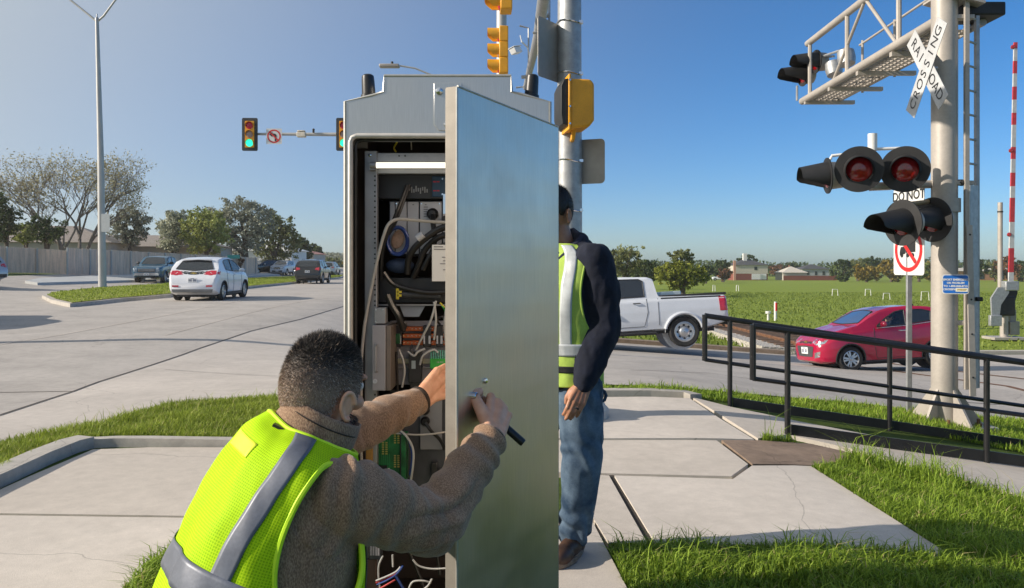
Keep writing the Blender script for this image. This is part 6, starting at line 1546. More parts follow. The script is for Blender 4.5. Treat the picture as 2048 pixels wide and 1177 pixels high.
# upper black unit
o = box_px("detector_unit", m_unit, 756, 350, 1040, 398, 2.66, .25)
o2 = box_px("display_panel", m_bluep2, 864, 353, 905, 394, 2.655, .01, o)
q = MB()
for k, (px, py) in enumerate(((869, 364), (876, 364), (869, 382), (876, 382))): p = I(px, py, 2.654); q.box(p, (.010, .002, .004))
cb_(q, "red_marks", M("red_marks", (.45, .02, .05), .5), o2)
for px, py in ((885, 358), (885, 389)): p = I(px, py, 2.655); q = MB(); q.lathe([(.004, 0), (.003, .003)], p, (0, -1, 0), 10); cb_(q, "screw", m_chrome, o)
q = MB()
for k in range(9): p = I(819 + k * 4.4, 378 + (k % 3) * 2, 2.659); q.box(p, (.004, .002, .012 + (k % 2) * .008))
cb_(q, "printed_scale", M("print_pale", (.30, .31, .33), .7), o)
# pale module rack
mr_ = box_px("module_rack", m_unit2, 778, 402, 1040, 512, 2.69, .25)
for x0, x1, nm in ((780, 790, 0), (791, 814, 0), (815, 838, 0), (840, 884, 1), (886, 920, 1), (922, 960, 0), (962, 1000, 1)):
    m = box_px("module_face", m_pale, x0, 404, x1 - 1, 508, 2.682, .008, mr_, .001)
    q = MB()
    for k in range(6 if nm else 1):
        p = I(x0 + 8, 410 + k * 4.6, 2.681); q.box(p + Vector((.006, 0, 0)), (.014 if k else .006, .001, .0025))
    cb_(q, "printed_label", m_print, m)
q = MB()
for px, py in ((793, 408), (843, 408), (879, 408), (843, 500), (879, 500)): p = I(px, py, 2.682); q.lathe([(.0035, 0), (.0025, .002)], p, (0, -1, 0), 8)
cb_(q, "screw", m_chrome, mr_)
p = I(866, 429, 2.68); q = MB(); q.lathe([(.020, 0), (.0205, .018), (.019, .022), (.012, .03), (.001, .031)], p, (0, -1, 0), 22, cap=False); cn = cb_(q, "round_connector", m_cblack, mr_)
cable("connector_cable", m_cblack, ((866, 432, 2.652), (866, 446, 2.63), (869, 470, 2.62), (866, 500, 2.62), (850, 530, 2.63)), .009)
q = MB(); p = I(892, 440, 2.68); q.lathe([(.014, 0), (.014, .02)], p, (0, -1, 0), 18); cb_(q, "round_connector", m_cblack, mr_)
# black looms
for pts, r_ in ((((905, 452, 2.6), (880, 458, 2.6), (852, 476, 2.6), (828, 498, 2.61), (817, 520, 2.62), (815, 548, 2.63)), .0115), (((905, 468, 2.61), (876, 476, 2.61), (850, 500, 2.62), (838, 530, 2.63), (826, 556, 2.64)), .0105),
               (((905, 490, 2.62), (880, 494, 2.62), (862, 510, 2.62), (846, 540, 2.63)), .0095), (((814, 372, 2.64), (806, 394, 2.63), (796, 420, 2.62), (786, 444, 2.62), (774, 470, 2.62), (764, 510, 2.63), (762, 560, 2.64)), .007),
               (((819, 370, 2.645), (810, 396, 2.635), (800, 424, 2.625), (788, 452, 2.625), (770, 480, 2.63)), .005), (((768, 545, 2.6), (786, 568, 2.6), (820, 580, 2.6), (860, 586, 2.6), (900, 584, 2.6)), .008),
               (((775, 590, 2.58), (785, 612, 2.58), (798, 634, 2.58), (806, 660, 2.6)), .012)):
    cable("black_loom", m_cblack, pts, r_)
q = MB(); a, b = I(834, 478, 2.588), I(846, 469, 2.588); q.tube([a, b], .0128, 12); cb_(q, "cable_marker", m_pale)
# grey data cable down the left post
cable("grey_cable", m_cgrey, ((905, 446, 2.6), (866, 444, 2.6), (830, 441, 2.59), (796, 439, 2.57), (778, 448, 2.555), (768, 470, 2.55), (757, 510, 2.55), (746, 560, 2.55), (736, 610, 2.55), (728, 660, 2.55), (723, 720, 2.545), (722, 790, 2.54), (722, 900, 2.54), (726, 1000, 2.54)), .0055)
# blue coil with a tan disc inside
cc = I(795, 482, 2.64); q = MB(); q.tube([cc + Vector((.034 * math.cos(a), -.004 * math.sin(3 * a), .046 * math.sin(a))) for a in np.linspace(0, 6.283, 30)[:-1]], .007, 8, closed=True); q.tube([cc + Vector((.036 * math.cos(a) + .003, -.012, .047 * math.sin(a) - .002)) for a in np.linspace(.3, 6.0, 28)], .005, 8); cb_(q, "blue_coil", m_cblue)
q = MB(); q.sphere(cc + Vector((-.002, .022, .006)), (.022, .004, .034), 14, 10, rot=Matrix.Rotation(R(18), 3, 'Y')); cb_(q, "tan_label", M("tan_label", (.36, .24, .18), .7, var=.3, vs=60))
q = MB(); q.sphere(I(800, 532, 2.66), (.05, .02, .026), 18, 12); cb_(q, "blue_bundle", M("blue_bundle", (.02, .04, .09), .6, var=.4, vs=30))
# shelf and document
box_px("shelf", m_unit, 758, 556, 1040, 606, 2.66, .28)
dc = box_px("document", m_paper, 864, 490, 960, 563, 2.585, .002, None, 0)
q = MB()
for k, (py, x0, x1) in enumerate(((494, 868, 886), (499, 868, 900), (515, 884, 904), (522, 886, 904), (528, 880, 904), (540, 886, 900))):
    a, b = I(x0, py, 2.583), I(x1, py, 2.583); q.bx((a.x, 2.583, a.z - .0012), (b.x, 2.584, a.z + .0012))
cb_(q, "printed_line", m_print, dc)
q = MB(); a = I(795, 588, 2.6); q.box(a, (.010, .006, .038)); q.box(a + Vector((.006, 0, .006)), (.016, .006, .008)); q.box(a + Vector((.006, 0, -.006)), (.016, .006, .008)); cb_(q, "yellow_clip", m_yel, bevel=.001)
q = MB(); a, b = I(804, 588, 2.62), I(882, 592, 2.62); q.tube([a, b], .014, 12); cb_(q, "black_sleeve", m_unit2)
q = MB(); q.prism([(800, 613), (850, 613), (838, 634), (808, 634)], lambda p: I(p[0], p[1], 2.66), lambda p: I(p[0], p[1], 2.68)); cb_(q, "folded_bracket", M("panel_blue_grey", (.28, .33, .40), .5, var=.1))
box_px("shelf_edge", m_rack, 756, 609, 1040, 612, 2.64, .02, None, 0)
# left junction box and hinged pale box with its handle
jb = box_px("junction_box", m_rack, 748, 616, 771, 648, 2.55, .05)
for px, py in ((752, 620), (766, 620), (752, 644)): p = I(px, py, 2.55); q = MB(); q.lathe([(.003, 0), (.002, .002)], p, (0, -1, 0), 8); cb_(q, "screw", m_chrome, jb)
hb_ = box_px("power_box", m_lilac, 744, 651, 771, 782, 2.54, .16)
q = MB(); a, b = I(753, 689, 2.54), I(753, 744, 2.54); q.tube([a, a + Vector((0, -.016, -.004)), b + Vector((0, -.016, .004)), b], .0035, 8); cb_(q, "box_handle", m_rack, hb_)
p = I(750, 763, 2.54); q = MB(); q.lathe([(.0075, 0), (.0075, .003), (.004, .003), (.004, .001)], p, (0, -1, 0), 14); cb_(q, "grommet", m_pale, hb_)
box_px("box_side", M("box_side_brown", (.16, .13, .11), .6), 772, 652, 782, 782, 2.545, .14)
# back panel with terminals
bp_ = box_px("terminal_panel", M("terminal_panel_paint", (.24, .24, .27), .6, var=.08, vs=8), 780, 642, 1040, 770, 2.70, .01)
for x0, x1 in ((780, 803), (846, 862), (872, 886)):
    r_ = box_px("relay", m_unit, x0, 652, x1, 694, 2.66, .04, bp_); box_px("relay_label", m_pale, x1 - 5, 672, x1 - 1, 688, 2.657, .004, r_, 0); box_px("relay_label", m_pale, x0 + 1, 672, x0 + 4, 688, 2.657, .004, r_, 0)
box_px("relay_body", m_pcb, 786, 668, 800, 688, 2.65, .03, bp_)
for y0 in (654, 668, 682): box_px("terminal_strip", m_orange, 805, y0, 905, y0 + 9, 2.67, .03, bp_)
q = MB()
for k in range(12):
    for y_ in (658, 672, 686): p = I(808 + k * 8, y_, 2.669); q.lathe([(.0022, 0), (.0022, .001)], p, (0, -1, 0), 6)
cb_(q, "terminal_screw", m_chrome, bp_)
dr = box_px("mounting_rail", M("din_rail", (.50, .48, .36), .4, .4), 780, 718, 905, 728, 2.69, .01, bp_); box_px("mounting_rail", m_rack, 780, 734, 905, 738, 2.69, .01, bp_)
r_ = box_px("relay", m_unit, 817, 706, 842, 766, 2.65, .05, bp_); box_px("relay_label", M("relay_window", (.35, .42, .46), .4), 823, 722, 831, 738, 2.647, .004, r_, 0)
q = MB(); q.prism([(818, 766), (840, 766), (834, 786), (826, 786)], lambda p: I(p[0], p[1], 2.655), lambda p: I(p[0], p[1], 2.69)); cb_(q, "relay_base", m_unit, bp_)
tg = box_px("green_terminal", m_pcb2, 860, 716, 905, 738, 2.63, .05, bp_)
q = MB()
for k in range(8): p = I(863 + k * 4.6, 709, 2.635); q.box(p, (.004, .02, .028))
cb_(q, "terminal_lever", M("lever_teal", (.10, .36, .28), .4), tg)
q = MB(); text_mesh(q, "18-443", .0085, lambda x, y: I(880, 725, 2.6285) + Vector((x, 0, y))); cb_(q, "lettering", m_cwhite, tg)
for pts in (((872, 602, 2.6), (862, 640, 2.6), (846, 672, 2.62), (832, 700, 2.64)), ((868, 604, 2.6), (872, 640, 2.6), (868, 680, 2.62)), ((798, 700, 2.62), (806, 720, 2.62), (809, 745, 2.62), (804, 775, 2.62)), ((816, 704, 2.63), (828, 712, 2.62), (836, 704, 2.62), (850, 698, 2.62)), ((840, 730, 2.63), (846, 712, 2.62), (866, 700, 2.62), (876, 706, 2.62)), ((893, 610, 2.6), (889, 650, 2.6), (892, 690, 2.62))):
    cable("white_wire", m_cwhite, pts, .0038)
for pts in (((794, 648, 2.64), (800, 640, 2.63), (812, 650, 2.63), (806, 668, 2.64)), ((880, 650, 2.64), (874, 640, 2.63), (884, 634, 2.63), (892, 644, 2.63)), ((793, 704, 2.64), (794, 740, 2.64), (796, 790, 2.64)), ((824, 690, 2.64), (822, 700, 2.63), (830, 712, 2.63))):
    cable("black_wire", m_cblack, pts, .004)
cable("green_wire", m_pcb2, ((884, 612, 2.61), (890, 622, 2.61), (893, 640, 2.61)), .003); cable("yellow_wire", m_yel, ((880, 606, 2.61), (887, 613, 2.61), (894, 616, 2.61)), .003)
# lower half
lp_ = box_px("lower_panel", m_unit2, 780, 780, 1040, 1010, 2.72, .01)
op_ = box_px("outlet_plate", M("outlet_plate", (.20, .21, .23), .6), 840, 790, 884, 900, 2.71, .01, lp_)
for py in (820, 842): p = I(851, py, 2.71); q = MB(); q.lathe([(.016, 0), (.016, .016), (.010, .024)], p, (0, -1, 0), 18); cb_(q, "plug", m_cblack, op_)
cable("plug_cable", m_cblack, ((851, 846, 2.68), (862, 862, 2.67), (880, 880, 2.68), (890, 900, 2.68)), .006)
box_px("yellow_post", m_ybrown, 731, 858, 745, 962, 2.56, .03)
pc = box_px("circuit_board", m_pcb, 746, 848, 800, 960, 2.6, .006)
q = MB()
for cx, cy, n in ((782, 846, 5), (790, 864, 6), (766, 886, 6), (790, 912, 6)):
    for k in range(n):
        for j in range(2): p = I(cx + j * 7, cy + k * 4.4, 2.599); q.box(p, (.007, .002, .0042))
cb_(q, "gold_contact", m_gold, pc)
q = MB()
for k in range(16): a, b = I(750 + (k % 8) * 4, 868 + 40 * (k // 8), 2.599), I(750 + (k % 8) * 4, 896 + 46 * (k // 8), 2.599); q.bx((a.x, 2.5985, b.z), (a.x + .003, 2.6, a.z))
cb_(q, "board_trace", M("trace_green", (.02, .19, .06), .4), pc)
pc2 = box_px("circuit_board", m_pcb, 802, 870, 812, 965, 2.58, .06)
q = MB()
for k in range(7): p = I(752 + k * 3.4, 946, 2.597); q.box(p, (.007, .012, .05))
cb_(q, "relay_row", m_unit, pc)
gp = box_px("lower_panel", M("lower_panel_grey", (.30, .31, .34), .6, var=.1), 828, 870, 1040, 1000, 2.74, .008)
b2 = box_px("breaker", m_unit, 862, 926, 874, 985, 2.70, .04, gp)
q = MB()
for k in range(5): p = I(880, 940 + k * 8, 2.72); q.box(p, (.03, .03, .01))
cb_(q, "breaker_row", m_unit, gp)
q = MB()
for k in range(8): p = I(849, 946 + k * 4, 2.739); q.box(p, (.022, .001, .002))
cb_(q, "printed_label", m_print, gp)
for pts, r_, mm in ((((801, 862, 2.58), (812, 872, 2.57), (822, 888, 2.57), (827, 905, 2.57), (826, 930, 2.57), (822, 960, 2.58)), .004, m_cwhite), (((776, 938, 2.57), (786, 952, 2.56), (796, 972, 2.56), (803, 990, 2.56)), .005, m_cgrey), (((800, 864, 2.59), (816, 878, 2.585), (824, 910, 2.585), (820, 950, 2.59)), .0035, m_cblue),
                    (((780, 866, 2.6), (830, 870, 2.6), (868, 868, 2.6), (892, 864, 2.62)), .003, m_cgrey), (((826, 1120, 2.5), (838, 1132, 2.5), (862, 1138, 2.5), (893, 1137, 2.5)), .003, m_cwhite), (((766, 1112, 2.5), (758, 1130, 2.5), (757, 1150, 2.5), (760, 1176, 2.5)), .003, m_cwhite), (((785, 1110, 2.5), (786, 1134, 2.5)), .003, m_cwhite),
                    (((818, 1177, 2.5), (826, 1164, 2.5), (846, 1162, 2.5), (862, 1166, 2.5)), .003, m_cwhite), (((846, 1180, 2.48), (856, 1172, 2.48), (864, 1158, 2.48)), .003, m_cwhite), (((752, 1166, 2.48), (770, 1158, 2.48), (790, 1150, 2.48), (802, 1136, 2.48)), .003, m_cred), (((752, 1162, 2.48), (772, 1154, 2.475), (792, 1144, 2.475), (801, 1134, 2.475)), .003, m_cwhite), (((754, 1170, 2.48), (776, 1160, 2.47), (794, 1148, 2.47), (806, 1132, 2.47)), .003, m_cblue), (((755, 1180, 2.48), (770, 1172, 2.47), (790, 1160, 2.47)), .003, m_cred), (((790, 1150, 2.5), (800, 1166, 2.5), (808, 1180, 2.5)), .004, m_cblue),
                    (((830, 1000, 2.6), (850, 1040, 2.6), (870, 1090, 2.6), (880, 1150, 2.6)), .006, m_cblack), (((770, 1000, 2.6), (800, 1060, 2.6), (830, 1130, 2.6), (850, 1180, 2.6)), .006, m_cblack)):
    cable({"wire_white": "white_wire", "cable_grey": "grey_wire", "cable_blue": "blue_wire", "wire_red": "red_wire", "cable_black": "black_wire"}[mm.name], mm, pts, r_)
lt = box_px("terminal_block", m_unit2, 738, 1090, 762, 1120, 2.5, .04)
q = MB()
for k in range(4): p = I(742 + k * 5, 1102, 2.499); q.box(p, (.006, .002, .03))
cb_(q, "terminal_tab", m_lilac, lt)
box_px("side_plate", M("side_plate_brown", (.10, .06, .045), .7, var=.2), 731, 1120, 752, 1180, 2.53, .02)
# ------------------------------------------------------------------ people
from mathutils import noise as mnoise
_ico = None
def _sphere_pts(c, r):
    global _ico
    if _ico is None:
        b = bmesh.new(); bmesh.ops.create_icosphere(b, subdivisions=3, radius=1); _ico = [v.co.copy() for v in b.verts]; b.free()
    return [Vector(c) + p * r for p in _ico]
def hull(pts):
    b = bmesh.new()
    for p in pts: b.verts.new(p)
    r = bmesh.ops.convex_hull(b, input=b.verts[:])
    bmesh.ops.delete(b, geom=list({v for v in r["geom_interior"] if isinstance(v, bmesh.types.BMVert)}), context='VERTS')
    b.verts.index_update(); vs = [v.co.copy() for v in b.verts]; fs = [tuple(v.index for v in f.verts) for f in b.faces]; b.free()
    return vs, fs
def cone(a, ra, b, rb): return hull(_sphere_pts(a, ra) + _sphere_pts(b, rb))
def chain(pts, rs): return [cone(pts[i], rs[i], pts[i + 1], rs[i + 1]) for i in range(len(pts) - 1)]
def ell(c, r, ax=None):
    """ellipsoid with radii along the three given axes"""
    P = _sphere_pts((0, 0, 0), 1); ax = ax or (Vector((1, 0, 0)), Vector((0, 1, 0)), Vector((0, 0, 1))); c = Vector(c)
    return hull([c + ax[0] * (p.x * r[0]) + ax[1] * (p.y * r[1]) + ax[2] * (p.z * r[2]) for p in P])
def remesh(prims, voxel, smooth=4, lam=.5):
    vs, fs = [], []
    for v, f in prims:
        o = len(vs); vs += [tuple(p) for p in v]; fs += [tuple(i + o for i in q) for q in f]
    me = bpy.data.meshes.new("tmp"); me.from_pydata(vs, [], fs); me.update()
    o = bpy.data.objects.new("tmp", me); COL.objects.link(o)
    m = o.modifiers.new("r", 'REMESH'); m.mode = 'VOXEL'; m.voxel_size = voxel; m.adaptivity = 0
    dg = bpy.context.evaluated_depsgraph_get(); n = bpy.data.meshes.new_from_object(o.evaluated_get(dg))
    V = np.empty(len(n.vertices) * 3, dtype=np.float64); n.vertices.foreach_get("co", V); V = V.reshape(-1, 3)
    Fq = [tuple(p.vertices) for p in n.polygons]; E = np.empty(len(n.edges) * 2, dtype=np.int64); n.edges.foreach_get("vertices", E); E = E.reshape(-1, 2)
    bpy.data.objects.remove(o); bpy.data.meshes.remove(me); bpy.data.meshes.remove(n)
    deg = np.bincount(E.ravel(), minlength=len(V)).astype(float); deg[deg == 0] = 1
    for it in range(smooth):
        for sgn in ((lam, -lam * 1.04) if it % 2 else (lam,)):
            A = np.zeros_like(V)
            for k in range(3): A[:, k] = np.bincount(E[:, 0], V[E[:, 1], k], len(V)) + np.bincount(E[:, 1], V[E[:, 0], k], len(V))
            V += sgn * (A / deg[:, None] - V)
    return V, Fq
def vnormals(V, Fq):
    Fa = np.array([f[:4] if len(f) >= 4 else f + (f[-1],) for f in Fq]); n = np.cross(V[Fa[:, 2]] - V[Fa[:, 0]], V[Fa[:, 3]] - V[Fa[:, 1]]); N = np.zeros_like(V)
    for k in range(4): np.add.at(N, Fa[:, k], n)
    return N / (np.linalg.norm(N, axis=1)[:, None] + 1e-12)
def cloth_noise(V, N, amp, scale, seed=0, squash=(1, 1, 1)):
    d = np.array([mnoise.fractal(Vector((v[0] * scale * squash[0] + seed, v[1] * scale * squash[1], v[2] * scale * squash[2])), 1.0, 2.0, 3) for v in V])
    return V + N * (d * amp)[:, None]
def mesh_obj(name, V, Fq, mats, root, mi=None, uv=None, solid=0):
    mb = MB(); off = root.location
    p = root.parent
    mb.v = [tuple(v) for v in V]; mb.f = list(Fq); mb.m = list(mi) if mi is not None else [0] * len(mb.f); mb.uv = uv
    o = mb.build(name, mats, root, world=True, sharp=180)
    if solid:
        s = o.modifiers.new("solid", "SOLIDIFY"); s.thickness = solid; s.offset = -1
    return o

def skin(name, col):
    m, nt, b = newmat(name); L = nt.links.new; tc = node(nt, "ShaderNodeTexCoord")
    n = node(nt, "ShaderNodeTexNoise", Scale=38.0, Detail=4.0); L(tc.outputs["Object"], n.inputs["Vector"]); r = node(nt, "ShaderNodeValToRGB"); e = r.color_ramp.elements; e[0].position = .3; e[1].position = .72
    e[0].color = c4((col[0] * .82, col[1] * .70, col[2] * .66)); e[1].color = c4(col); L(n.outputs["Fac"], r.inputs["Fac"]); L(r.outputs["Color"], b.inputs["Base Color"])
    b.inputs["Roughness"].default_value = .5; b.inputs["Subsurface Weight"].default_value = .12; b.inputs["Subsurface Radius"].default_value = (.012, .004, .002)
    n2 = node(nt, "ShaderNodeTexNoise", Scale=420.0, Detail=2.0); L(tc.outputs["Object"], n2.inputs["Vector"]); bp = node(nt, "ShaderNodeBump", Strength=.25, Distance=.0008); L(n2.outputs["Fac"], bp.inputs["Height"]); L(bp.outputs["Normal"], b.inputs["Normal"])
    return m
def heather(name, dark, light, scale=260, amt=.62):
    m, nt, b = newmat(name); L = nt.links.new; tc = node(nt, "ShaderNodeTexCoord")
    mp = node(nt, "ShaderNodeMapping"); mp.inputs["Scale"].default_value = (1, 1, .42); mp.inputs["Rotation"].default_value = (R(25), R(20), 0); L(tc.outputs["Object"], mp.inputs["Vector"])
    n1 = node(nt, "ShaderNodeTexNoise", Scale=float(scale), Detail=2.0, Roughness=.5); L(mp.outputs[0], n1.inputs["Vector"])
    n2 = node(nt, "ShaderNodeTexNoise", Scale=12.0, Detail=3.0); L(tc.outputs["Object"], n2.inputs["Vector"])
    r = node(nt, "ShaderNodeValToRGB"); e = r.color_ramp.elements; e[0].position = .36; e[1].position = amt + .12; e[0].color = c4(dark); e[1].color = c4(light); L(n1.outputs["Fac"], r.inputs["Fac"])
    k = node(nt, "ShaderNodeMapRange"); k.inputs["From Min"].default_value = .3; k.inputs["From Max"].default_value = .7; k.inputs["To Min"].default_value = .85; k.inputs["To Max"].default_value = 1.12; L(n2.outputs["Fac"], k.inputs["Value"])
    v = node(nt, "ShaderNodeVectorMath", operation='SCALE'); L(r.outputs["Color"], v.inputs[0]); L(k.outputs[0], v.inputs["Scale"]); L(v.outputs[0], b.inputs["Base Color"])
    b.inputs["Roughness"].default_value = .95; b.inputs["Specular IOR Level"].default_value = .15; b.inputs["Sheen Weight"].default_value = .25
    bp = node(nt, "ShaderNodeBump", Strength=.5, Distance=.002); L(n1.outputs["Fac"], bp.inputs["Height"]); L(bp.outputs["Normal"], b.inputs["Normal"])
    return m
def vest_mesh(name, col, hole, scale):
    m, nt, b = newmat(name); L = nt.links.new; tc = node(nt, "ShaderNodeTexCoord")
    mp = node(nt, "ShaderNodeMapping"); mp.inputs["Scale"].default_value = (scale, scale, 1); L(tc.outputs["UV"], mp.inputs["Vector"])
    vo = node(nt, "ShaderNodeTexVoronoi", Scale=1.0, voronoi_dimensions='2D'); vo.inputs["Randomness"].default_value = .12; L(mp.outputs[0], vo.inputs["Vector"])
    r = node(nt, "ShaderNodeValToRGB"); e = r.color_ramp.elements; e[0].position = .26; e[1].position = .42; e[0].color = c4(hole); e[1].color = c4(col); L(vo.outputs["Distance"], r.inputs["Fac"])
    n2 = node(nt, "ShaderNodeTexNoise", Scale=9.0, Detail=3.0); L(tc.outputs["Object"], n2.inputs["Vector"]); k = node(nt, "ShaderNodeMapRange"); k.inputs["To Min"].default_value = .9; k.inputs["To Max"].default_value = 1.06; L(n2.outputs["Fac"], k.inputs["Value"])
    v = node(nt, "ShaderNodeVectorMath", operation='SCALE'); L(r.outputs["Color"], v.inputs[0]); L(k.outputs[0], v.inputs["Scale"]); L(v.outputs[0], b.inputs["Base Color"])
    b.inputs["Roughness"].default_value = .7; b.inputs["Specular IOR Level"].default_value = .2
    bp = node(nt, "ShaderNodeBump", Strength=.4, Distance=.001); L(vo.outputs["Distance"], bp.inputs["Height"]); L(bp.outputs["Normal"], b.inputs["Normal"])
    tl = node(nt, "ShaderNodeBsdfTranslucent"); L(v.outputs[0], tl.inputs["Color"]); mx = node(nt, "ShaderNodeMixShader"); mx.inputs[0].default_value = .3
    out = [n for n in nt.nodes if n.type == 'OUTPUT_MATERIAL'][0]; L(b.outputs[0], mx.inputs[1]); L(tl.outputs[0], mx.inputs[2]); L(mx.outputs[0], out.inputs["Surface"])
    return m
m_skin = skin("skin_tan", (.76, .43, .28)); m_skin2 = skin("skin_brown", (.46, .235, .14))
m_brownf = heather("brown_heather_fleece", (.185, .110, .071), (.45, .30, .195), 430, .66)
m_cuff = M("dark_brown_binding", (.030, .020, .015), .85, var=.3, vs=80)
m_vest = vest_mesh("lime_mesh_fabric", (.62, .92, .012), (.36, .66, .0), 200)
m_vestb = M("lime_binding", (.62, .95, .02), .6, var=.08, vs=30)
m_refl = M("reflective_tape", (.13, .142, .178), .45, .15, var=.16, vs=14, v2=.06, bump=.25, bs=22, bd=.004)
m_refl2 = M("reflective_tape_light", (.50, .53, .55), .4, .2, var=.2, vs=12, bump=.3, bs=20, bd=.004)
m_vest2 = M("lime_woven_fabric", (.40, .56, .09), .75, var=.12, vs=10, v2=.05, bump=.25, bs=30, bd=.004)
m_navy = M("navy_sweatshirt", (.009, .012, .026), .95, var=.25, vs=14, v2=.2, bump=.35, bs=90, bd=.002)
m_hood = M("navy_hood_lining", (.018, .022, .048), .95, var=.25, vs=14, v2=.2, bump=.3, bs=60, bd=.002)
def denim(name):
    m, nt, b = newmat(name); L = nt.links.new; tc = node(nt, "ShaderNodeTexCoord"); s = tc.outputs["Object"]
    n1 = node(nt, "ShaderNodeTexNoise", Scale=5.0, Detail=5.0, Roughness=.62); L(s, n1.inputs["Vector"]); n2 = node(nt, "ShaderNodeTexNoise", Scale=220.0, Detail=2.0); L(s, n2.inputs["Vector"])
    r = node(nt, "ShaderNodeValToRGB"); e = r.color_ramp.elements; e[0].position = .34; e[1].position = .70; e[0].color = c4((.022, .045, .085)); e[1].color = c4((.17, .24, .32)); L(n1.outputs["Fac"], r.inputs["Fac"])
    k = node(nt, "ShaderNodeMapRange"); k.inputs["To Min"].default_value = .7; k.inputs["To Max"].default_value = 1.3; L(n2.outputs["Fac"], k.inputs["Value"]); v = node(nt, "ShaderNodeVectorMath", operation='SCALE'); L(r.outputs["Color"], v.inputs[0]); L(k.outputs[0], v.inputs["Scale"]); L(v.outputs[0], b.inputs["Base Color"])
    b.inputs["Roughness"].default_value = .9; b.inputs["Specular IOR Level"].default_value = .2; bp = node(nt, "ShaderNodeBump", Strength=.4, Distance=.003); L(n1.outputs["Fac"], bp.inputs["Height"]); L(bp.outputs["Normal"], b.inputs["Normal"])
    return m
m_denim = denim("denim")
m_boot = M("brown_boot_leather", (.060, .030, .018), .5, var=.35, vs=20, v2=.2, bump=.4, bs=50, bd=.002)
m_sole = M("boot_sole", (.22, .16, .11), .8, var=.3, vs=30)
m_eye = M("eye_white", (.75, .73, .70), .2, var=.03); m_lace = M("boot_lace", (.30, .22, .13), .8)
def hairmat(name):
    m, nt, b = newmat(name); L = nt.links.new; a = node(nt, "ShaderNodeAttribute"); a.attribute_name = "tone"
    r = node(nt, "ShaderNodeValToRGB"); e = r.color_ramp.elements; e[0].position = 0; e[1].position = 1; e[0].color = (.006, .006, .007, 1); e[1].color = (.72, .64, .56, 1)
    q = r.color_ramp.elements.new(.36); q.color = (.06, .048, .041, 1); q = r.color_ramp.elements.new(.62); q.color = (.40, .285, .215, 1)
    L(a.outputs["Fac"], r.inputs["Fac"]); L(r.outputs["Color"], b.inputs["Base Color"]); b.inputs["Roughness"].default_value = .55; b.inputs["Specular IOR Level"].default_value = .35
    return m
m_hair = hairmat("short_hair")

def loft(rings, nu=64, per=10):
    """rings: (centre, right, forward, a, b_back, b_front); smooth along; gives grid points [t][theta] with theta 0=right, 90=back"""
    K = len(rings); T = np.linspace(0, K - 1, (K - 1) * per + 1); rows = []
    def cr(v, t):
        i = min(K - 2, int(t)); f = t - i; a, b, c, d = v[max(0, i - 1)], v[i], v[i + 1], v[min(K - 1, i + 2)]
        return .5 * ((2 * b) + (c - a) * f + (2 * a - 5 * b + 4 * c - d) * f * f + (3 * b - a - 3 * c + d) * f ** 3)
    Cn = [Vector(r[0]) for r in rings]; Rt = [Vector(r[1]) for r in rings]; Fw = [Vector(r[2]) for r in rings]; A = [r[3] for r in rings]; Bb = [r[4] for r in rings]; Bf = [r[5] for r in rings]
    for t in T:
        c, rt, fw, a, bb, bf = cr(Cn, t), cr(Rt, t).normalized(), cr(Fw, t).normalized(), cr(A, t), cr(Bb, t), cr(Bf, t); row = []
        for j in range(nu):
            th = 2 * math.pi * j / nu; co, si = math.cos(th), math.sin(th); e = 2 / 2.4
            x = math.copysign(abs(co) ** e, co) * a; y = math.copysign(abs(si) ** e, si) * (bb if si > 0 else bf)
            row.append(c + rt * x - fw * y)
        rows.append(row)
    return T, rows
def loft_solid(rings, grow=0.0):
    _, rows = loft([(r[0], r[1], r[2], r[3] + grow, r[4] + grow, r[5] + grow) for r in rings], 40, 4); mb = MB(); n = 40
    vs = [p for r in rows for p in r]; fs = []
    for i in range(len(rows) - 1):
        for j in range(n): fs.append((i * n + j, i * n + (j + 1) % n, (i + 1) * n + (j + 1) % n, (i + 1) * n + j))
    fs.append(tuple(range(n))[::-1]); fs.append(tuple((len(rows) - 1) * n + j for j in range(n)))
    return vs, fs

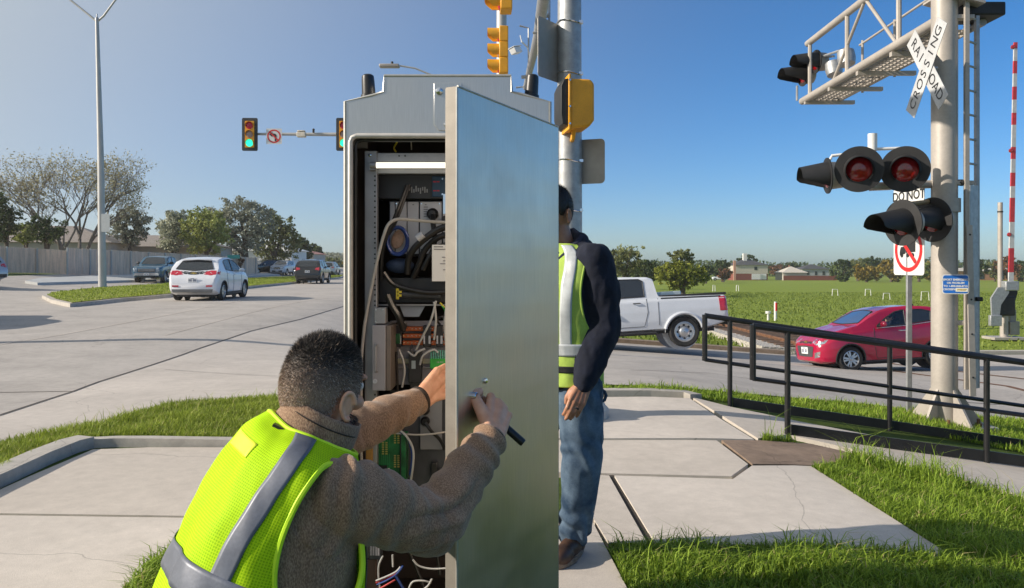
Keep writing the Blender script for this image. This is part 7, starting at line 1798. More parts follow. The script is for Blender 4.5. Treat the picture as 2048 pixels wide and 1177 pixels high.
def make_vest(root, rings, holes, zone, mats, t0, t1, tape_mat, bind_mat, wrinkle=.004, seed=3, per=34, nu=260, name="vest"):
    """a vest as an open shell of the lofted torso: armholes cut out and bound; zone(t, theta) says which cloth"""
    T, rows = loft(rings, nu, per); keep = [i for i, t in enumerate(T) if t0 <= t <= t1]
    V = np.array([[tuple(p) for p in rows[i]] for i in keep]); nt_ = len(keep); Vf = V.reshape(-1, 3)
    Fq = [(i * nu + j, i * nu + (j + 1) % nu, (i + 1) * nu + (j + 1) % nu, (i + 1) * nu + j) for i in range(nt_ - 1) for j in range(nu)]
    N = vnormals(Vf, Fq); c = Vf.reshape(nt_, nu, 3).mean(1)
    if ((Vf.reshape(nt_, nu, 3) - c[:, None]) * N.reshape(nt_, nu, 3)).sum() < 0: N = -N
    d = np.array([mnoise.fractal(Vector((v[0] * 7 + seed, v[1] * 7, v[2] * 3)), 1.0, 2.0, 3) for v in Vf])
    d2 = np.array([mnoise.noise(Vector((v[0] * 16 + seed * 2, v[1] * 16, v[2] * 4.5))) for v in Vf])
    Vf = Vf + N * ((d * wrinkle * 1.6 + d2 * wrinkle * .8))[:, None]
    # arc length uv
    G = Vf.reshape(nt_, nu, 3); du = np.linalg.norm(np.roll(G, -1, 1) - G, axis=2).mean(0).cumsum(); dvv = np.concatenate([[0], np.linalg.norm(np.diff(G, axis=0), axis=2).mean(1).cumsum()])
    uv = np.array([(du[j], dvv[i]) for i in range(nt_) for j in range(nu)])
    Fk = []; mi = []; th = lambda j: 360 * (j + .5) / nu
    rad = np.linalg.norm(G - G.mean(1)[:, None], axis=2)
    for i in range(nt_ - 1):
        t = (T[keep[i]] + T[keep[i + 1]]) / 2
        for j in range(nu):
            a = th(j)
            if any(abs((((a - h_[0] + 180) % 360) - 180) / h_[2]) ** h_[4] + abs((t - h_[1]) / h_[3]) ** h_[4] < 1 for h_ in holes): continue
            Fk.append((i * nu + j, i * nu + (j + 1) % nu, (i + 1) * nu + (j + 1) % nu, (i + 1) * nu + j)); mi.append(zone(t, a, float(rad[i, j])))
    o = mesh_obj(name, Vf, Fk, mats, root, mi, uv, solid=.004)
    def onsurf(t, a):
        ii = min(nt_ - 1.001, max(0, (t - T[keep[0]]) / (T[keep[-1]] - T[keep[0]]) * (nt_ - 1))); jj = (a % 360) / 360 * nu; i0, j0 = int(ii), int(jj) % nu; fi, fj = ii - i0, jj - int(jj)
        p = (G[i0, j0] * (1 - fi) + G[i0 + 1, j0] * fi) * (1 - fj) + (G[i0, (j0 + 1) % nu] * (1 - fi) + G[i0 + 1, (j0 + 1) % nu] * fi) * fj
        return Vector(p)
    def tape(nm, mat, ts, cen, width, off=.0066, nacross=7, closed_theta=False):
        rows_ = []
        for t in ts:
            ctr = sum((onsurf(t, a) for a in range(0, 360, 30)), Vector()) / 12; a0 = cen(t); rr_ = (onsurf(t, a0) - ctr).length; hw = math.degrees(width / 2 / max(.06, rr_)); row = []
            for k in range(nacross):
                p = onsurf(t, a0 - hw + 2 * hw * k / (nacross - 1)); pa, pb = onsurf(t + .03, a0), onsurf(t - .03, a0); pc, pd = onsurf(t, a0 + 2), onsurf(t, a0 - 2); nn = (pc - pd).cross(pa - pb).normalized()
                if nn.dot(p - ctr) < 0: nn = -nn
                row.append(p + nn * off)
            rows_.append(row)
        q = MB(); q.grid(rows_); so_ = q.build(nm, mat, o, world=True, sharp=180); m_ = so_.modifiers.new("solid", "SOLIDIFY"); m_.thickness = .0015; m_.offset = 0; return so_
    def belt(nm, mat, ta, tb, a0, a1, off=.0075):
        rows_ = []
        for t in np.linspace(ta, tb, 7):
            ctr = sum((onsurf(t, a) for a in range(0, 360, 30)), Vector()) / 12
            rows_.append([onsurf(t, a) + (onsurf(t, a) - ctr).normalized() * off for a in np.linspace(a0, a1, int(abs(a1 - a0) / 2))])
        q = MB(); q.grid(rows_); so_ = q.build(nm, mat, o, world=True, sharp=180); m_ = so_.modifiers.new("solid", "SOLIDIFY"); m_.thickness = .0015; m_.offset = 0; return so_
    for h_ in holes:
        pts = []
        for k in range(96):
            a = 2 * math.pi * k / 96; co, si = math.cos(a), math.sin(a); e = 2 / h_[4]
            pts.append(onsurf(h_[1] + math.copysign(abs(si) ** e, si) * h_[3], h_[0] + math.copysign(abs(co) ** e, co) * h_[2]))
        q = MB(); q.tube(pts, .0065, 8, closed=True); q.build("armhole_binding", bind_mat, o, world=True)
    q = MB(); q.tube([onsurf(t1, 360 * k / 90) for k in range(90)], .006, 8, closed=True); q.build("neck_binding", bind_mat, o, world=True)
    return o, onsurf, tape, belt

def face_prims(Hc, f, r, u, k=.94):
    """cranium, jaw, nose, brow, ears: one overlapping set"""
    P = [ell(Hc, (.076 * k, .097 * k, .108 * k), (r, f, u)), ell(Hc - f * .02 - u * .03, (.072 * k, .075 * k, .085 * k), (r, f, u)),
         ell(Hc + f * .038 - u * .078, (.056 * k, .058 * k, .052 * k), (r, f, u)), cone(Hc + f * .07 - u * .105, .022, Hc + f * .082 - u * .112, .018),
         cone(Hc + f * .094 + u * .004, .009, Hc + f * .118 - u * .042, .0125), ell(Hc + f * .084 + u * .026, (.055, .016, .012), (r, f, u)),
         ell(Hc + f * .088 - u * .072, (.024, .012, .007), (r, f, u)), ell(Hc + f * .086 - u * .083, (.021, .012, .008), (r, f, u))]
    for s in (1, -1):
        P.append(cone(Hc + f * .106 - u * .044 + r * s * .012, .008, Hc + f * .10 - u * .044 + r * s * .014, .007))
        P.append(ell(Hc + f * .066 - u * .03 + r * s * .042, (.02, .022, .018), (r, f, u)))
        e = Hc + r * s * .079 - f * .004 - u * .028; o = (r * s - f * .28).normalized(); q = (f + r * s * .28).normalized()
        P.append(ell(e + o * .006, (.006, .015, .028), (o, q, u)))
        rim = [e + o * .013 + q * (.017 * math.cos(a)) * (1 if math.sin(a) > -.2 else .8) + u * (.030 * math.sin(a)) for a in np.linspace(R(10), R(290), 12)]
        P += chain(rim, [.0048] * 12); P.append(ell(e - u * .029 + o * .008 + q * .004, (.006, .007, .009), (o, q, u)))
    return P
def eyes(root, Hc, f, r, u):
    for s in (1, -1):
        q = MB(); c = Hc + f * .082 + u * .006 + r * s * .032; q.sphere(c, .0125, 16, 10); e = q.build("eye", m_eye, root, world=True)
        q = MB(); q.lathe([(.006, .0105), (.004, .0122), (.001, .0126)], c, f, 14, cap=False); q.build("iris", m_cblack, e, world=True)
def make_hair(root, Hc, f, r, u, top=.014, side=.004, n=15000, seed=1, grey=.5, name="hair", beard=True, dark=1.0):
    R_ = np.random.default_rng(seed); ax = np.array([tuple(r), tuple(f), tuple(u)]); c = np.array(tuple(Hc)); rad = np.array((.0755, .0955, .1065))
    def line(az):      # az 0 = front, 180 = back: lowest elevation that carries hair
        return np.interp(abs(az), [0, 45, 62, 70, 84, 98, 112, 130, 180], [36, 30, 4, -14, -16, 6, -30, -56, -64])
    def pos(az, el, off):
        a, e = np.radians(az), np.radians(el); d = np.stack([np.sin(a) * np.cos(e), np.cos(a) * np.cos(e), np.sin(e)], -1); return c + (d * (rad + np.asarray(off)[..., None])) @ ax, d @ ax
    def thick(el): return np.interp(el, [-50, -10, 25, 50, 90], [side * .5, side, side * 1.6, top * .9, top])
    rows = []; tn = []; AZ = np.arange(-180, 181, 4.0)
    for v in np.linspace(0, 1, 26):
        el = np.array([line(a) + (90 - line(a)) * v for a in AZ]); P, _ = pos(AZ, el, thick(el) * min(1, v * 8) - .002 * (v < .02)); rows.append([Vector(p) for p in P]); tn += list(np.interp(el, [-60, -30, 0, 28, 46, 90], [.70, .60, .54, .40, .15, .05]))
    q = MB(); q.grid(rows); V = np.array([tuple(p) for p in q.v]); Fq = np.array(q.f)
    az = R_.uniform(-180, 180, n * 3); el = np.degrees(np.arcsin(R_.uniform(-.9, 1, n * 3))); k = el > np.array([line(a) for a in az]) - np.where(abs(az) > 95, R_.exponential(5.0, n * 3), R_.exponential(1.5, n * 3)); az, el = az[k][:n], el[k][:n]; m = len(az)
    B, d = pos(az, el, thick(el) * .96 - .0005); L_ = np.interp(el, [-50, 0, 30, 55, 90], [.0035, .005, .008, .014, .016]) * R_.uniform(.7, 1.3, m)
    comb = np.array(tuple(f)) * np.interp(el, [0, 60, 90], [0, .6, .9])[:, None] - np.array(tuple(u)) * np.interp(el, [-50, 20, 50], [.9, .8, .1])[:, None]
    dr = d * .75 + comb * .7 + R_.normal(size=(m, 3)) * .28; dr /= np.linalg.norm(dr, axis=1)[:, None]
    sd = np.cross(dr, R_.normal(size=(m, 3))); sd /= np.linalg.norm(sd, axis=1)[:, None]; sd *= .00055
    base = np.interp(el, [-45, 0, 30, 48, 90], [.62, .56, .40, .16, .07]); tone = np.clip(base + R_.normal(0, .09, m) + np.where(R_.uniform(0, 1, m) < np.interp(el, [-45, 20, 60], [.34, .28, .12]) * grey, .42, 0), 0, 1)
    SV = np.stack([B - sd, B + sd, B + dr * L_[:, None]], 1).reshape(-1, 3); i0 = len(V)
    if beard:
        pass
    Vall = np.concatenate([V, SV]); tones = np.concatenate([np.array(tn), np.repeat(tone, 3)]) * dark
    me = bpy.data.meshes.new(name); off = np.array(tuple(root.location))
    me.from_pydata([tuple(p) for p in (Vall - off)], [], [tuple(x) for x in Fq] + [(i0 + 3 * i, i0 + 3 * i + 1, i0 + 3 * i + 2) for i in range(m)])
    a = me.attributes.new("tone", 'FLOAT', 'POINT'); a.data.foreach_set("value", tones.astype(np.float32)); me.materials.append(m_hair)
    me.polygons.foreach_set("use_smooth", [True] * len(me.polygons)); o = bpy.data.objects.new(name, me); COL.objects.link(o); o.parent = root
    return o
def make_beard(root, Hc, f, r, u, n=5000, seed=5, grey=.3):
    R_ = np.random.default_rng(seed); c = Hc + f * .038 - u * .076; rad = np.array((.059, .062, .056)); ax = np.array([tuple(r), tuple(f), tuple(u)])
    a = R_.uniform(-118, 118, n); e = R_.uniform(-60, 35, n); e = np.minimum(e, np.interp(abs(a), [0, 30, 60, 118], [-5, -5, 15, 40])); ar, er = np.radians(a), np.radians(e)
    d = np.stack([np.sin(ar) * np.cos(er), np.cos(ar) * np.cos(er), np.sin(er)], 1); B = np.array(tuple(c)) + (d * rad * .97) @ ax; dn_ = d @ ax
    dr = dn_ * .6 - np.array(tuple(u)) * .6 + R_.normal(size=(n, 3)) * .3; dr /= np.linalg.norm(dr, axis=1)[:, None]; sd = np.cross(dr, R_.normal(size=(n, 3))); sd /= np.linalg.norm(sd, axis=1)[:, None]; sd *= .0006
    V = np.stack([B - sd - dn_ * .003, B + sd - dn_ * .003, B + dr * .0055], 1).reshape(-1, 3) - np.array(tuple(root.location)); t = np.clip(.36 + R_.normal(0, .12, n) + np.where(R_.uniform(0, 1, n) < grey * .4, .35, 0), 0, 1)
    return np_mesh("beard", V, np.arange(3 * n).reshape(-1, 3), np.repeat(t, 3), m_hair, root)

# ------------------------------------------------------------------ the kneeling worker
def kneeling():
    root = thing("person", "man kneeling in a lime mesh vest and brown fleece, holding the cabinet door handle", "person", (-.62, 1.6, 0))
    hf = Vector((math.sin(R(32)), math.cos(R(32)), -.10)).normalized(); hr = Vector((math.cos(R(32)), -math.sin(R(32)), -.06)); hr = (hr - hf * hr.dot(hf)).normalized(); hu = hr.cross(hf).normalized()
    Hc = at(644, 775, 1.72)
    fb = Vector((.88, .47, 0)).normalized(); rb = Vector((fb.y, -fb.x, 0))
    def tilt(deg):       # forward axis dipped by the lean of the spine
        return (fb * math.cos(R(deg)) - Vector((0, 0, 1)) * math.sin(R(deg)))
    rings = [((-.61, 1.595, .46), rb, tilt(8), .200, .165, .185), ((-.585, 1.605, .58), rb, tilt(12), .200, .165, .20), ((-.545, 1.622, .705), rb, tilt(18), .198, .168, .215), ((-.508, 1.645, .815), rb, tilt(24), .200, .165, .19),
             ((-.478, 1.667, .900), rb, tilt(28), .200, .150, .15), ((-.452, 1.688, .965), rb, tilt(30), .184, .128, .115), ((-.440, 1.700, 1.000), rb, tilt(30), .138, .105, .09), ((-.433, 1.706, 1.030), rb, tilt(28), .088, .085, .075)]
    Sr, Er, Wr = Vector((-.362, 1.578, .922)), at(862, 1052, 1.73), at(984, 872, 1.93)
    Sl, El, Wl = Vector((-.555, 1.835, .95)), at(690, 872, 2.06), at(836, 802, 2.30)
    # hands ------------------------------------------------------
    up_ = Vector((0, 0, 1)); hp = lambda s: h0 + hd_ * s
    out_ = dn * .5 + Vector((0, -.86, 0)); out_ = (out_ - hd_ * out_.dot(hd_)).normalized(); upp = hd_.cross(out_).normalized()
    if upp.z < 0: upp = -upp
    def orb(s, ang, r_): return hp(s) + out_ * (r_ * math.cos(R(ang))) + upp * (r_ * math.sin(R(ang)))
    H = []
    kn = [orb(s, a, q) for s, a, q in ((.030, 62, .036), (.054, 60, .038), (.077, 57, .036), (.098, 52, .033))]
    for i, s in enumerate((.030, .054, .077, .098)):
        rr_ = (.0094, .0097, .0092, .0082)[i]
        H += [ell(kn[i], (rr_ * 1.28,) * 3)] + chain([kn[i], orb(s - .002, 118, .030), orb(s - .003, 185, .0235), orb(s - .003, 255, .0205)], [rr_ * 1.12, rr_ * .98, rr_ * .9, rr_ * .78])
        wb = Wr + hd_ * ((i - 1.5) * .011) + out_ * .004
        H += [cone(wb, .0185, kn[i], rr_ * 1.02)]
    H += [cone(Wr.lerp(kn[1], .35), .021, kn[1].lerp(kn[2], .5), .013), ell(Wr.lerp(kn[0].lerp(kn[2], .5), .52), (.037, .034, .0175), (hd_, (kn[1] - Wr).normalized(), out_))]
    th0 = Wr.lerp(kn[0], .22) - hd_ * .014; th1 = orb(.004, 8, .036) - hd_ * .012; th2 = orb(.000, 42, .030); th3 = orb(-.004, 82, .0265)
    H += chain([th0, th1, th2, th3], [.019, .0135, .0115, .0095])
    # left hand reaching behind the door edge
    G = []; wl = Wl; kl = [at(x, y, d) for x, y, d in ((874, 742, 2.395), (880, 752, 2.405), (884, 763, 2.41), (886, 775, 2.405))]
    tips = [[at(890, 733, 2.44), at(902, 738, 2.475), at(908, 748, 2.49)], [at(896, 742, 2.45), at(910, 748, 2.48), at(915, 757, 2.49)], [at(900, 756, 2.45), at(912, 761, 2.475), at(915, 769, 2.48)], [at(900, 770, 2.44), at(910, 775, 2.46), at(913, 781, 2.465)]]
    for i in range(4):
        rr_ = (.0098, .0101, .0096, .0085)[i]
        G += chain([kl[i]] + tips[i], [rr_ * 1.1, rr_, rr_ * .92, rr_ * .8]); G += [cone(wl + Vector((0, 0, .012 - .008 * i)), .019, kl[i], rr_ * 1.3)]
    G += chain([wl + Vector((.008, .006, -.016)), at(868, 796, 2.355), at(888, 792, 2.39), at(902, 786, 2.42)], [.0195, .0145, .0118, .0098])
    G += [cone(wl, .026, kl[1].lerp(kl[2], .5), .017)]
    body = face_prims(Hc, hf, hr, hu) + [cone(Hc - hu * .07 - hf * .018, .060, Vector((-.437, 1.700, 1.00)), .066), cone(Vector((-.437, 1.70, 1.0)), .066, Vector((-.452, 1.69, .96)), .09)]
    body += [loft_solid(rings, -.035)] + chain([Sr, Er, Wr], [.05, .038, .026]) + chain([Sl, El, Wl], [.05, .038, .027]) + H + G
    Pv = Vector((-.62, 1.59, .40)); HR, HL = Pv + rb * .09, Pv - rb * .09
    KR, KL = HR + fb * .27 + Vector((0, 0, -.28)), HL + fb * .36 + Vector((0, 0, .05)); AR, AL = KR - fb * .40 + Vector((0, 0, -.01)), KL - fb * .02 + Vector((0, 0, -.37))
    body += chain([HR, KR, AR], [.08, .05, .035]) + chain([HL, KL, AL], [.08, .05, .035])
    V, Fq = remesh(body, .0031, 2)
    mesh_obj("body", V, Fq, m_skin, root); eyes(root, Hc, hf, hr, hu)
    make_hair(root, Hc, hf, hr, hu, .012, .0038, 34000, 1, .45); make_beard(root, Hc, hf, hr, hu, 5000)
    # fleece -----------------------------------------------------
    jk = [loft_solid(rings, -.008)] + chain([Sr + Vector((-.03, .03, .0)), Sr, Sr.lerp(Er, .5), Er, Er.lerp(Wr, .5), Wr - (Wr - Er).normalized() * .022], [.078, .081, .077, .070, .060, .0455])
    jk += chain([Sl, Sl.lerp(El, .5), El, El.lerp(Wl, .5), Wl - (Wl - El).normalized() * .016], [.08, .075, .066, .056, .043])
    V, Fq = remesh(jk, .0045, 10); N = vnormals(V, Fq)
    # creases gathered in the bend of each elbow and along the sleeves
    def creases(V, N, S_, E_, W_, amp, seed):
        S0, E0, W0 = (np.array(tuple(x)) for x in (S_, E_, W_)); a, b = E0 - S0, W0 - E0; la, lb = np.linalg.norm(a), np.linalg.norm(b)
        inner = (S0 + W0) / 2 - E0; inner /= np.linalg.norm(inner); side = np.cross(a / la, b / lb); out = V.copy()
        for i in range(len(V)):
            v = V[i]; ta = np.dot(v - S0, a) / la; tb = np.dot(v - E0, b) / lb; de = np.linalg.norm(v - E0)
            da = np.linalg.norm(v - (S0 + a * min(1, max(0, ta / la)))); db = np.linalg.norm(v - (E0 + b * min(1, max(0, tb / lb))))
            if min(da, db) > .12: continue
            bend = max(0.0, np.dot(v - E0, inner)); q = np.dot(v - E0, side); w = math.exp(-(de / .115) ** 2)
            fan = math.atan2(np.dot(v - E0, (b / lb - a / la)), bend + .10)          # creases fan out from the outside of the elbow
            n1 = mnoise.noise(Vector((v[0] * 9 + seed, v[1] * 9, v[2] * 9)))
            ph = fan * 9 + n1 * 1.6 + q * 9; d = amp * w * (.42 * math.sin(2 * ph) - .8 * (1 - abs(math.sin(ph))) ** 3) * min(1, .3 + bend / .05)
            s = ta if da < db else la + tb
            d += amp * .38 * math.sin(s * 105 + n1 * 5 + q * 30) * (1 - w) * (.5 + .5 * n1)
            out[i] = v + N[i] * d
        return out
    V = creases(V, N, Sr, Er, Wr, .022, 3); V = creases(V, N, Sl, El, Wl, .015, 8)
    V = cloth_noise(V, N, .005, 9, 4)
    jo = mesh_obj("fleece_jacket", V, Fq, m_brownf, root)
    for nm, E_, W_, rr_ in (("cuff", Er, Wr, .0435), ("cuff", El, Wl, .042)):
        ax = (W_ - E_).normalized(); q = MB(); q.lathe([(rr_ - .004, -.008), (rr_, -.005), (rr_, .004), (rr_ - .004, .008), (rr_ - .012, .006)], W_ - ax * .008 if W_ is Wr else W_ + ax * .004, ax, 36, cap=False); q.build(nm, m_cuff, jo, world=True)
    # stand collar
    n_ = Vector((.44, .23, .87)).normalized(); f2 = (fb - n_ * fb.dot(n_)).normalized(); r2 = n_.cross(f2) * -1; r2 = f2.cross(n_); cc_ = at(637, 845, 1.70); rows = []
    prof_ = [(.086, -.040), (.092, -.020), (.0885, .004), (.085, .020), (.0835, .026), (.079, .027), (.0775, .020), (.080, -.01), (.080, -.04)]
    for (ra_, z_) in prof_:
        rows.append([cc_ + f2 * ((ra_ + .004 * math.sin(3 * a + z_ * 30)) * math.cos(a)) + r2 * ((ra_ * .98) * math.sin(a)) + n_ * (z_ + .004 * math.sin(2 * a + 1) + (.006 if abs(math.cos(a)) > .96 and math.cos(a) > 0 else 0)) for a in np.linspace(0, 2 * math.pi, 61)])
    q = MB(); q.grid(rows); q.build("collar", m_brownf, jo, world=True, sharp=80)
    q = MB()
    for z_ in (.004, -.016): q.tube([cc_ + f2 * (.0895 * math.cos(a)) + r2 * (.0878 * math.sin(a)) + n_ * (z_ + .004 * math.sin(2 * a + 1)) for a in np.linspace(0, 2 * math.pi, 61)[:-1]], .0016, 5, closed=True)
    q.build("collar_seam", m_cuff, jo, world=True)
    # vest -------------------------------------------------------
    vr = [(r_[0], r_[1], r_[2], r_[3] + .008, r_[4] + .012, r_[5] + .012) for r_ in rings]
    zone = lambda t, a, rad: 0
    hole = [(-17, 3.95, 30, 1.85, 2.3), (197, 3.95, 30, 1.85, 2.3)]
    vo, ons, tape, belt = make_vest(root, vr, hole, zone, [m_vest], 1.2, 6.5, m_refl, m_vestb, .0075, 3)
    cen = lambda t: float(np.interp(t, [1, 2, 3, 4, 5, 6, 7], [38, 38, 36, 33, 30, 27, 22]))
    tape("reflective_tape", m_refl, np.linspace(2.5, 6.35, 70), cen, .056); tape("reflective_tape", m_refl, np.linspace(2.5, 6.35, 70), lambda t: 180 - cen(t), .056)
    tape("reflective_tape", m_refl, np.linspace(1.25, 5.2, 60), lambda t: -62, .056)
    belt("reflective_tape", m_refl, 2.12, 2.56, 14, 292)
    tape("print_patch", M("vest_print_patch", (.80, .90, .03), .6, var=.04), np.linspace(4.5, 4.95, 8), lambda t: 80, .075, .0055)
    p = ons(6.3, 62); q = MB(); q.box(p + Vector((-.004, -.002, .003)), (.028, .014, .006), Matrix.Rotation(R(25), 3, 'Y')); q.build("collar_tag", m_cblack, vo, world=True)
    # trousers and boots (mostly below the picture)
    tr = chain([HR, KR, AR], [.105, .078, .062]) + chain([HL, KL, AL], [.105, .078, .062]) + [ell(Pv + Vector((0, 0, .02)), (.175, .14, .13), (rb, fb, Vector((0, 0, 1)))), cone(Pv, .13, Vector((-.60, 1.597, .56)), .14)]
    V, Fq = remesh(tr, .009, 6); V = cloth_noise(V, vnormals(V, Fq), .008, 9, 7); mesh_obj("trousers", V, Fq, m_denim, root)
    for A_, d_ in ((AL, fb), (AR, -fb)):
        if d_ is fb: pts = chain([A_ + Vector((0, 0, .05)), A_ - Vector((0, 0, .03)), A_ + fb * .10 - Vector((0, 0, .065)), A_ + fb * .17 - Vector((0, 0, .075))], [.055, .05, .045, .036])
        else: pts = chain([A_ + fb * .03, A_ - fb * .06 - Vector((0, 0, .01)), A_ - fb * .10 - Vector((0, 0, .07)), A_ - fb * .03 - Vector((0, 0, .085))][:3], [.055, .05, .04])
        V, Fq = remesh(pts, .006, 4); V[:, 2] = np.maximum(V[:, 2], .004); mesh_obj("boot", V, Fq, m_boot, root)
    return root
kneel = kneeling()

# ------------------------------------------------------------------ the standing worker behind the door
def standing():
    cx, cy = .236, 3.655
    root = thing("person", "man standing behind the cabinet door in a navy hoodie, lime vest and jeans", "person", (cx, cy, 0))
    f = Vector((-.65, -.76, 0)).normalized(); lf = Vector((-f.y, f.x, 0)); r = -lf; U = Vector((0, 0, 1))
    if lf.y > 0: lf = -lf; r = -lf
    hf = (Vector((-.72, -.69, -.05))).normalized(); hr = hf.cross(U).normalized(); hu = hr.cross(hf)
    Hc = at(1107, 421, 3.63)
    B = Vector((cx, cy, 0)); z = lambda v: Vector((0, 0, v))
    rings = [(B + z(.82), r, f, .185, .135, .13), (B + z(.98), r, f, .185, .14, .135), (B + z(1.14), r, f, .19, .14, .14), (B + z(1.28), r, f, .20, .145, .14), (B - f * .01 + z(1.38), r, f, .20, .135, .12), (B - f * .015 + z(1.45), r, f, .165, .105, .09), (B - f * .01 + z(1.50), r, f, .09, .08, .07)]
    Sl = at(1189, 523, 3.54); El = at(1205, 648, 3.55); Wl = at(1168, 768, 3.47)
    Sr, Er_, Wr_ = B + r * .19 + z(1.40) , B + r * .25 - f * .03 + z(1.13), B + r * .24 + f * .06 + z(.90)
    # hand hanging relaxed: back to the camera, fingers slightly curled
    hd0 = (at(1155, 800, 3.44) - Wl).normalized(); hside = Vector((-.97, -.22, 0)); hside = (hside - hd0 * hside.dot(hd0)).normalized(); hn = hd0.cross(hside).normalized()
    if hn.y > 0: hn = -hn     # back of the hand looks at the camera
    H = []; ring_c = None
    for i in range(4):
        o = (.5 - i / 3 - .0) * .062                    # index in front, little finger behind
        kn = Wl + hd0 * (.098 - .006 * abs(i - 1.2)) + hside * o + hn * .004
        ln = (.043, .047, .044, .035)[i]; rr_ = (.0098, .0100, .0095, .0086)[i]
        d1 = (hd0 - hn * .22 - hside * (o * 2)).normalized(); d2 = (hd0 * .75 - hn * .75 - hside * .1).normalized(); d3 = (hd0 * .35 - hn * 1.0).normalized()
        a = kn + d1 * ln; b = a + d2 * ln * .62; c = b + d3 * ln * .45
        H += chain([kn, a, b, c], [rr_ * 1.12, rr_ * 1.02, rr_ * .92, rr_ * .8]); H += [cone(Wl + hside * o * .55, .021, kn, rr_ * 1.35)]
        if i == 2: ring_c = (kn.lerp(a, .55), (a - kn).normalized(), rr_ * 1.12)
    H += chain([Wl + hd0 * .02 + hside * .018, Wl + hd0 * .055 + hside * .040 - hn * .010, Wl + hd0 * .085 + hside * .044 - hn * .022, Wl + hd0 * .108 + hside * .036 - hn * .030], [.019, .0145, .0118, .0095])
    H2 = []
    for i in range(4):
        o = (i - 1.5) * .02; kn = Wr_ + f * (.02 + o) - z(.09); H2 += chain([kn, kn - z(.045) - r * .006, kn - z(.07) - r * .016, kn - z(.085) - r * .028], [.0105, .0098, .009, .008]) + [cone(Wr_, .022, kn, .013)]
    H2 += chain([Wr_ + f * .02, Wr_ + f * .05 - z(.05), Wr_ + f * .055 - z(.085)], [.018, .013, .01])
    hipL, hipR = B + lf * .095 + z(.86), B - lf * .095 + z(.86)
    kneeL, ankL = at(1164, 925, 3.60), at(1150, 1072, 3.68)
    kneeR, ankR = B - lf * .11 + f * .06 + z(.49), B - lf * .12 + f * .02 + z(.09)
    body = face_prims(Hc, hf, hr, hu) + [cone(Hc - hu * .07 - hf * .015, .058, B + z(1.47), .064), loft_solid(rings, -.04)] + chain([Sl, El, Wl], [.05, .042, .028]) + chain([Sr, Er_, Wr_], [.05, .042, .028]) + H + H2 + chain([hipL, kneeL, ankL], [.085, .055, .04]) + chain([hipR, kneeR, ankR], [.085, .055, .04])
    V, Fq = remesh(body, .0042, 2); mesh_obj("body", V, Fq, m_skin2, root); eyes(root, Hc, hf, hr, hu)
    make_hair(root, Hc, hf, hr, hu, .016, .007, 9000, 11, 0.0, dark=.35); make_beard(root, Hc, hf, hr, hu, 1500, 6, 0)
    q = MB(); q.lathe([(ring_c[2], -.004), (ring_c[2] + .0022, -.0035), (ring_c[2] + .0022, .0035), (ring_c[2], .004)], ring_c[0], ring_c[1], 20, cap=False); q.build("ring", m_cblack, root, world=True)
    # hoodie
    jk = [loft_solid(rings, .0)] + chain([Sl - lf * .05, Sl, Sl.lerp(El, .5), El, El.lerp(Wl, .45), El.lerp(Wl, .85), Wl - hd0 * .002], [.086, .091, .092, .090, .077, .061, .050]) + chain([Sr, Er_, Wr_], [.08, .075, .05])
    jk += [ell(B - f * .085 + z(1.475), (.115, .075, .055), (r, f, U)), ell(B - f * .12 + z(1.435), (.10, .05, .07), (r, f, U))] + chain([B + r * .085 + f * .05 + z(1.46), B + r * .10 - f * .03 + z(1.50), B - f * .10 + z(1.52), B + lf * .10 - f * .03 + z(1.50), B + lf * .085 + f * .05 + z(1.46), B + f * .10 + z(1.40)], [.03, .034, .036, .034, .03, .025])
    V, Fq = remesh(jk, .008, 6); N = vnormals(V, Fq); V = cloth_noise(V, N, .014, 6, 2, (1, 1, .6)); V = cloth_noise(V, N, .006, 17, 9, (1, 1, .7)); ho = mesh_obj("hooded_sweatshirt", V, Fq, m_navy, root)
    q = MB(); ax = (Wl - El.lerp(Wl, .5)).normalized(); q.lathe([(.047, -.05), (.0495, -.035), (.0485, 0), (.045, .012), (.036, .012)], Wl - hd0 * .008, ax, 28, cap=False); q.build("cuff", m_navy, ho, world=True)
    # hood edge lighter inside
    q = MB(); q.tube([B + r * .085 + f * .065 + z(1.45), B + r * .105 - f * .02 + z(1.515), B - f * .095 + z(1.555), B + lf * .105 - f * .02 + z(1.515), B + lf * .085 + f * .065 + z(1.45), B + lf * .03 + f * .125 + z(1.38)], [.016, .02, .02, .02, .018, .012], 10); q.build("hood_edge", m_hood, ho, world=True)
    # vest: theta 0 is his right, 180 his left (towards the camera)
    vr = [(q_[0], q_[1], q_[2], q_[3] + .012, q_[4] + .016, q_[5] + .016) for q_ in rings]
    v2_, on2, tape, belt = make_vest(root, vr, [(182, 3.35, 34, 1.72, 2.3), (-2, 3.35, 34, 1.72, 2.3)], lambda t, a, rad: 0, [m_vest2], .18, 5.75, m_refl2, m_vest2, .007, 9, 22, 180)
    for a_ in (236, 304, 118, 62): tape("reflective_tape", m_refl2, np.linspace(1.3, 5.6, 60), lambda t: a_, .06, .0066)
    belt("reflective_tape", m_refl2, 1.0, 1.34, 0, 360, .0075); belt("waist_trim", m_cblack, .58, .74, 0, 360, .0065)
    # jeans, boots
    tr = chain([hipL, hipL.lerp(kneeL, .5), kneeL, kneeL.lerp(ankL, .5), ankL + z(.03)], [.112, .104, .092, .084, .074]) + chain([hipR, kneeR, ankR + z(.03)], [.112, .088, .072]) + [ell(B + z(.87), (.165, .13, .12), (r, f, U))]
    V, Fq = remesh(tr, .007, 5); N = vnormals(V, Fq); a = np.array(tuple(ankL)); k = np.array(tuple(kneeL))
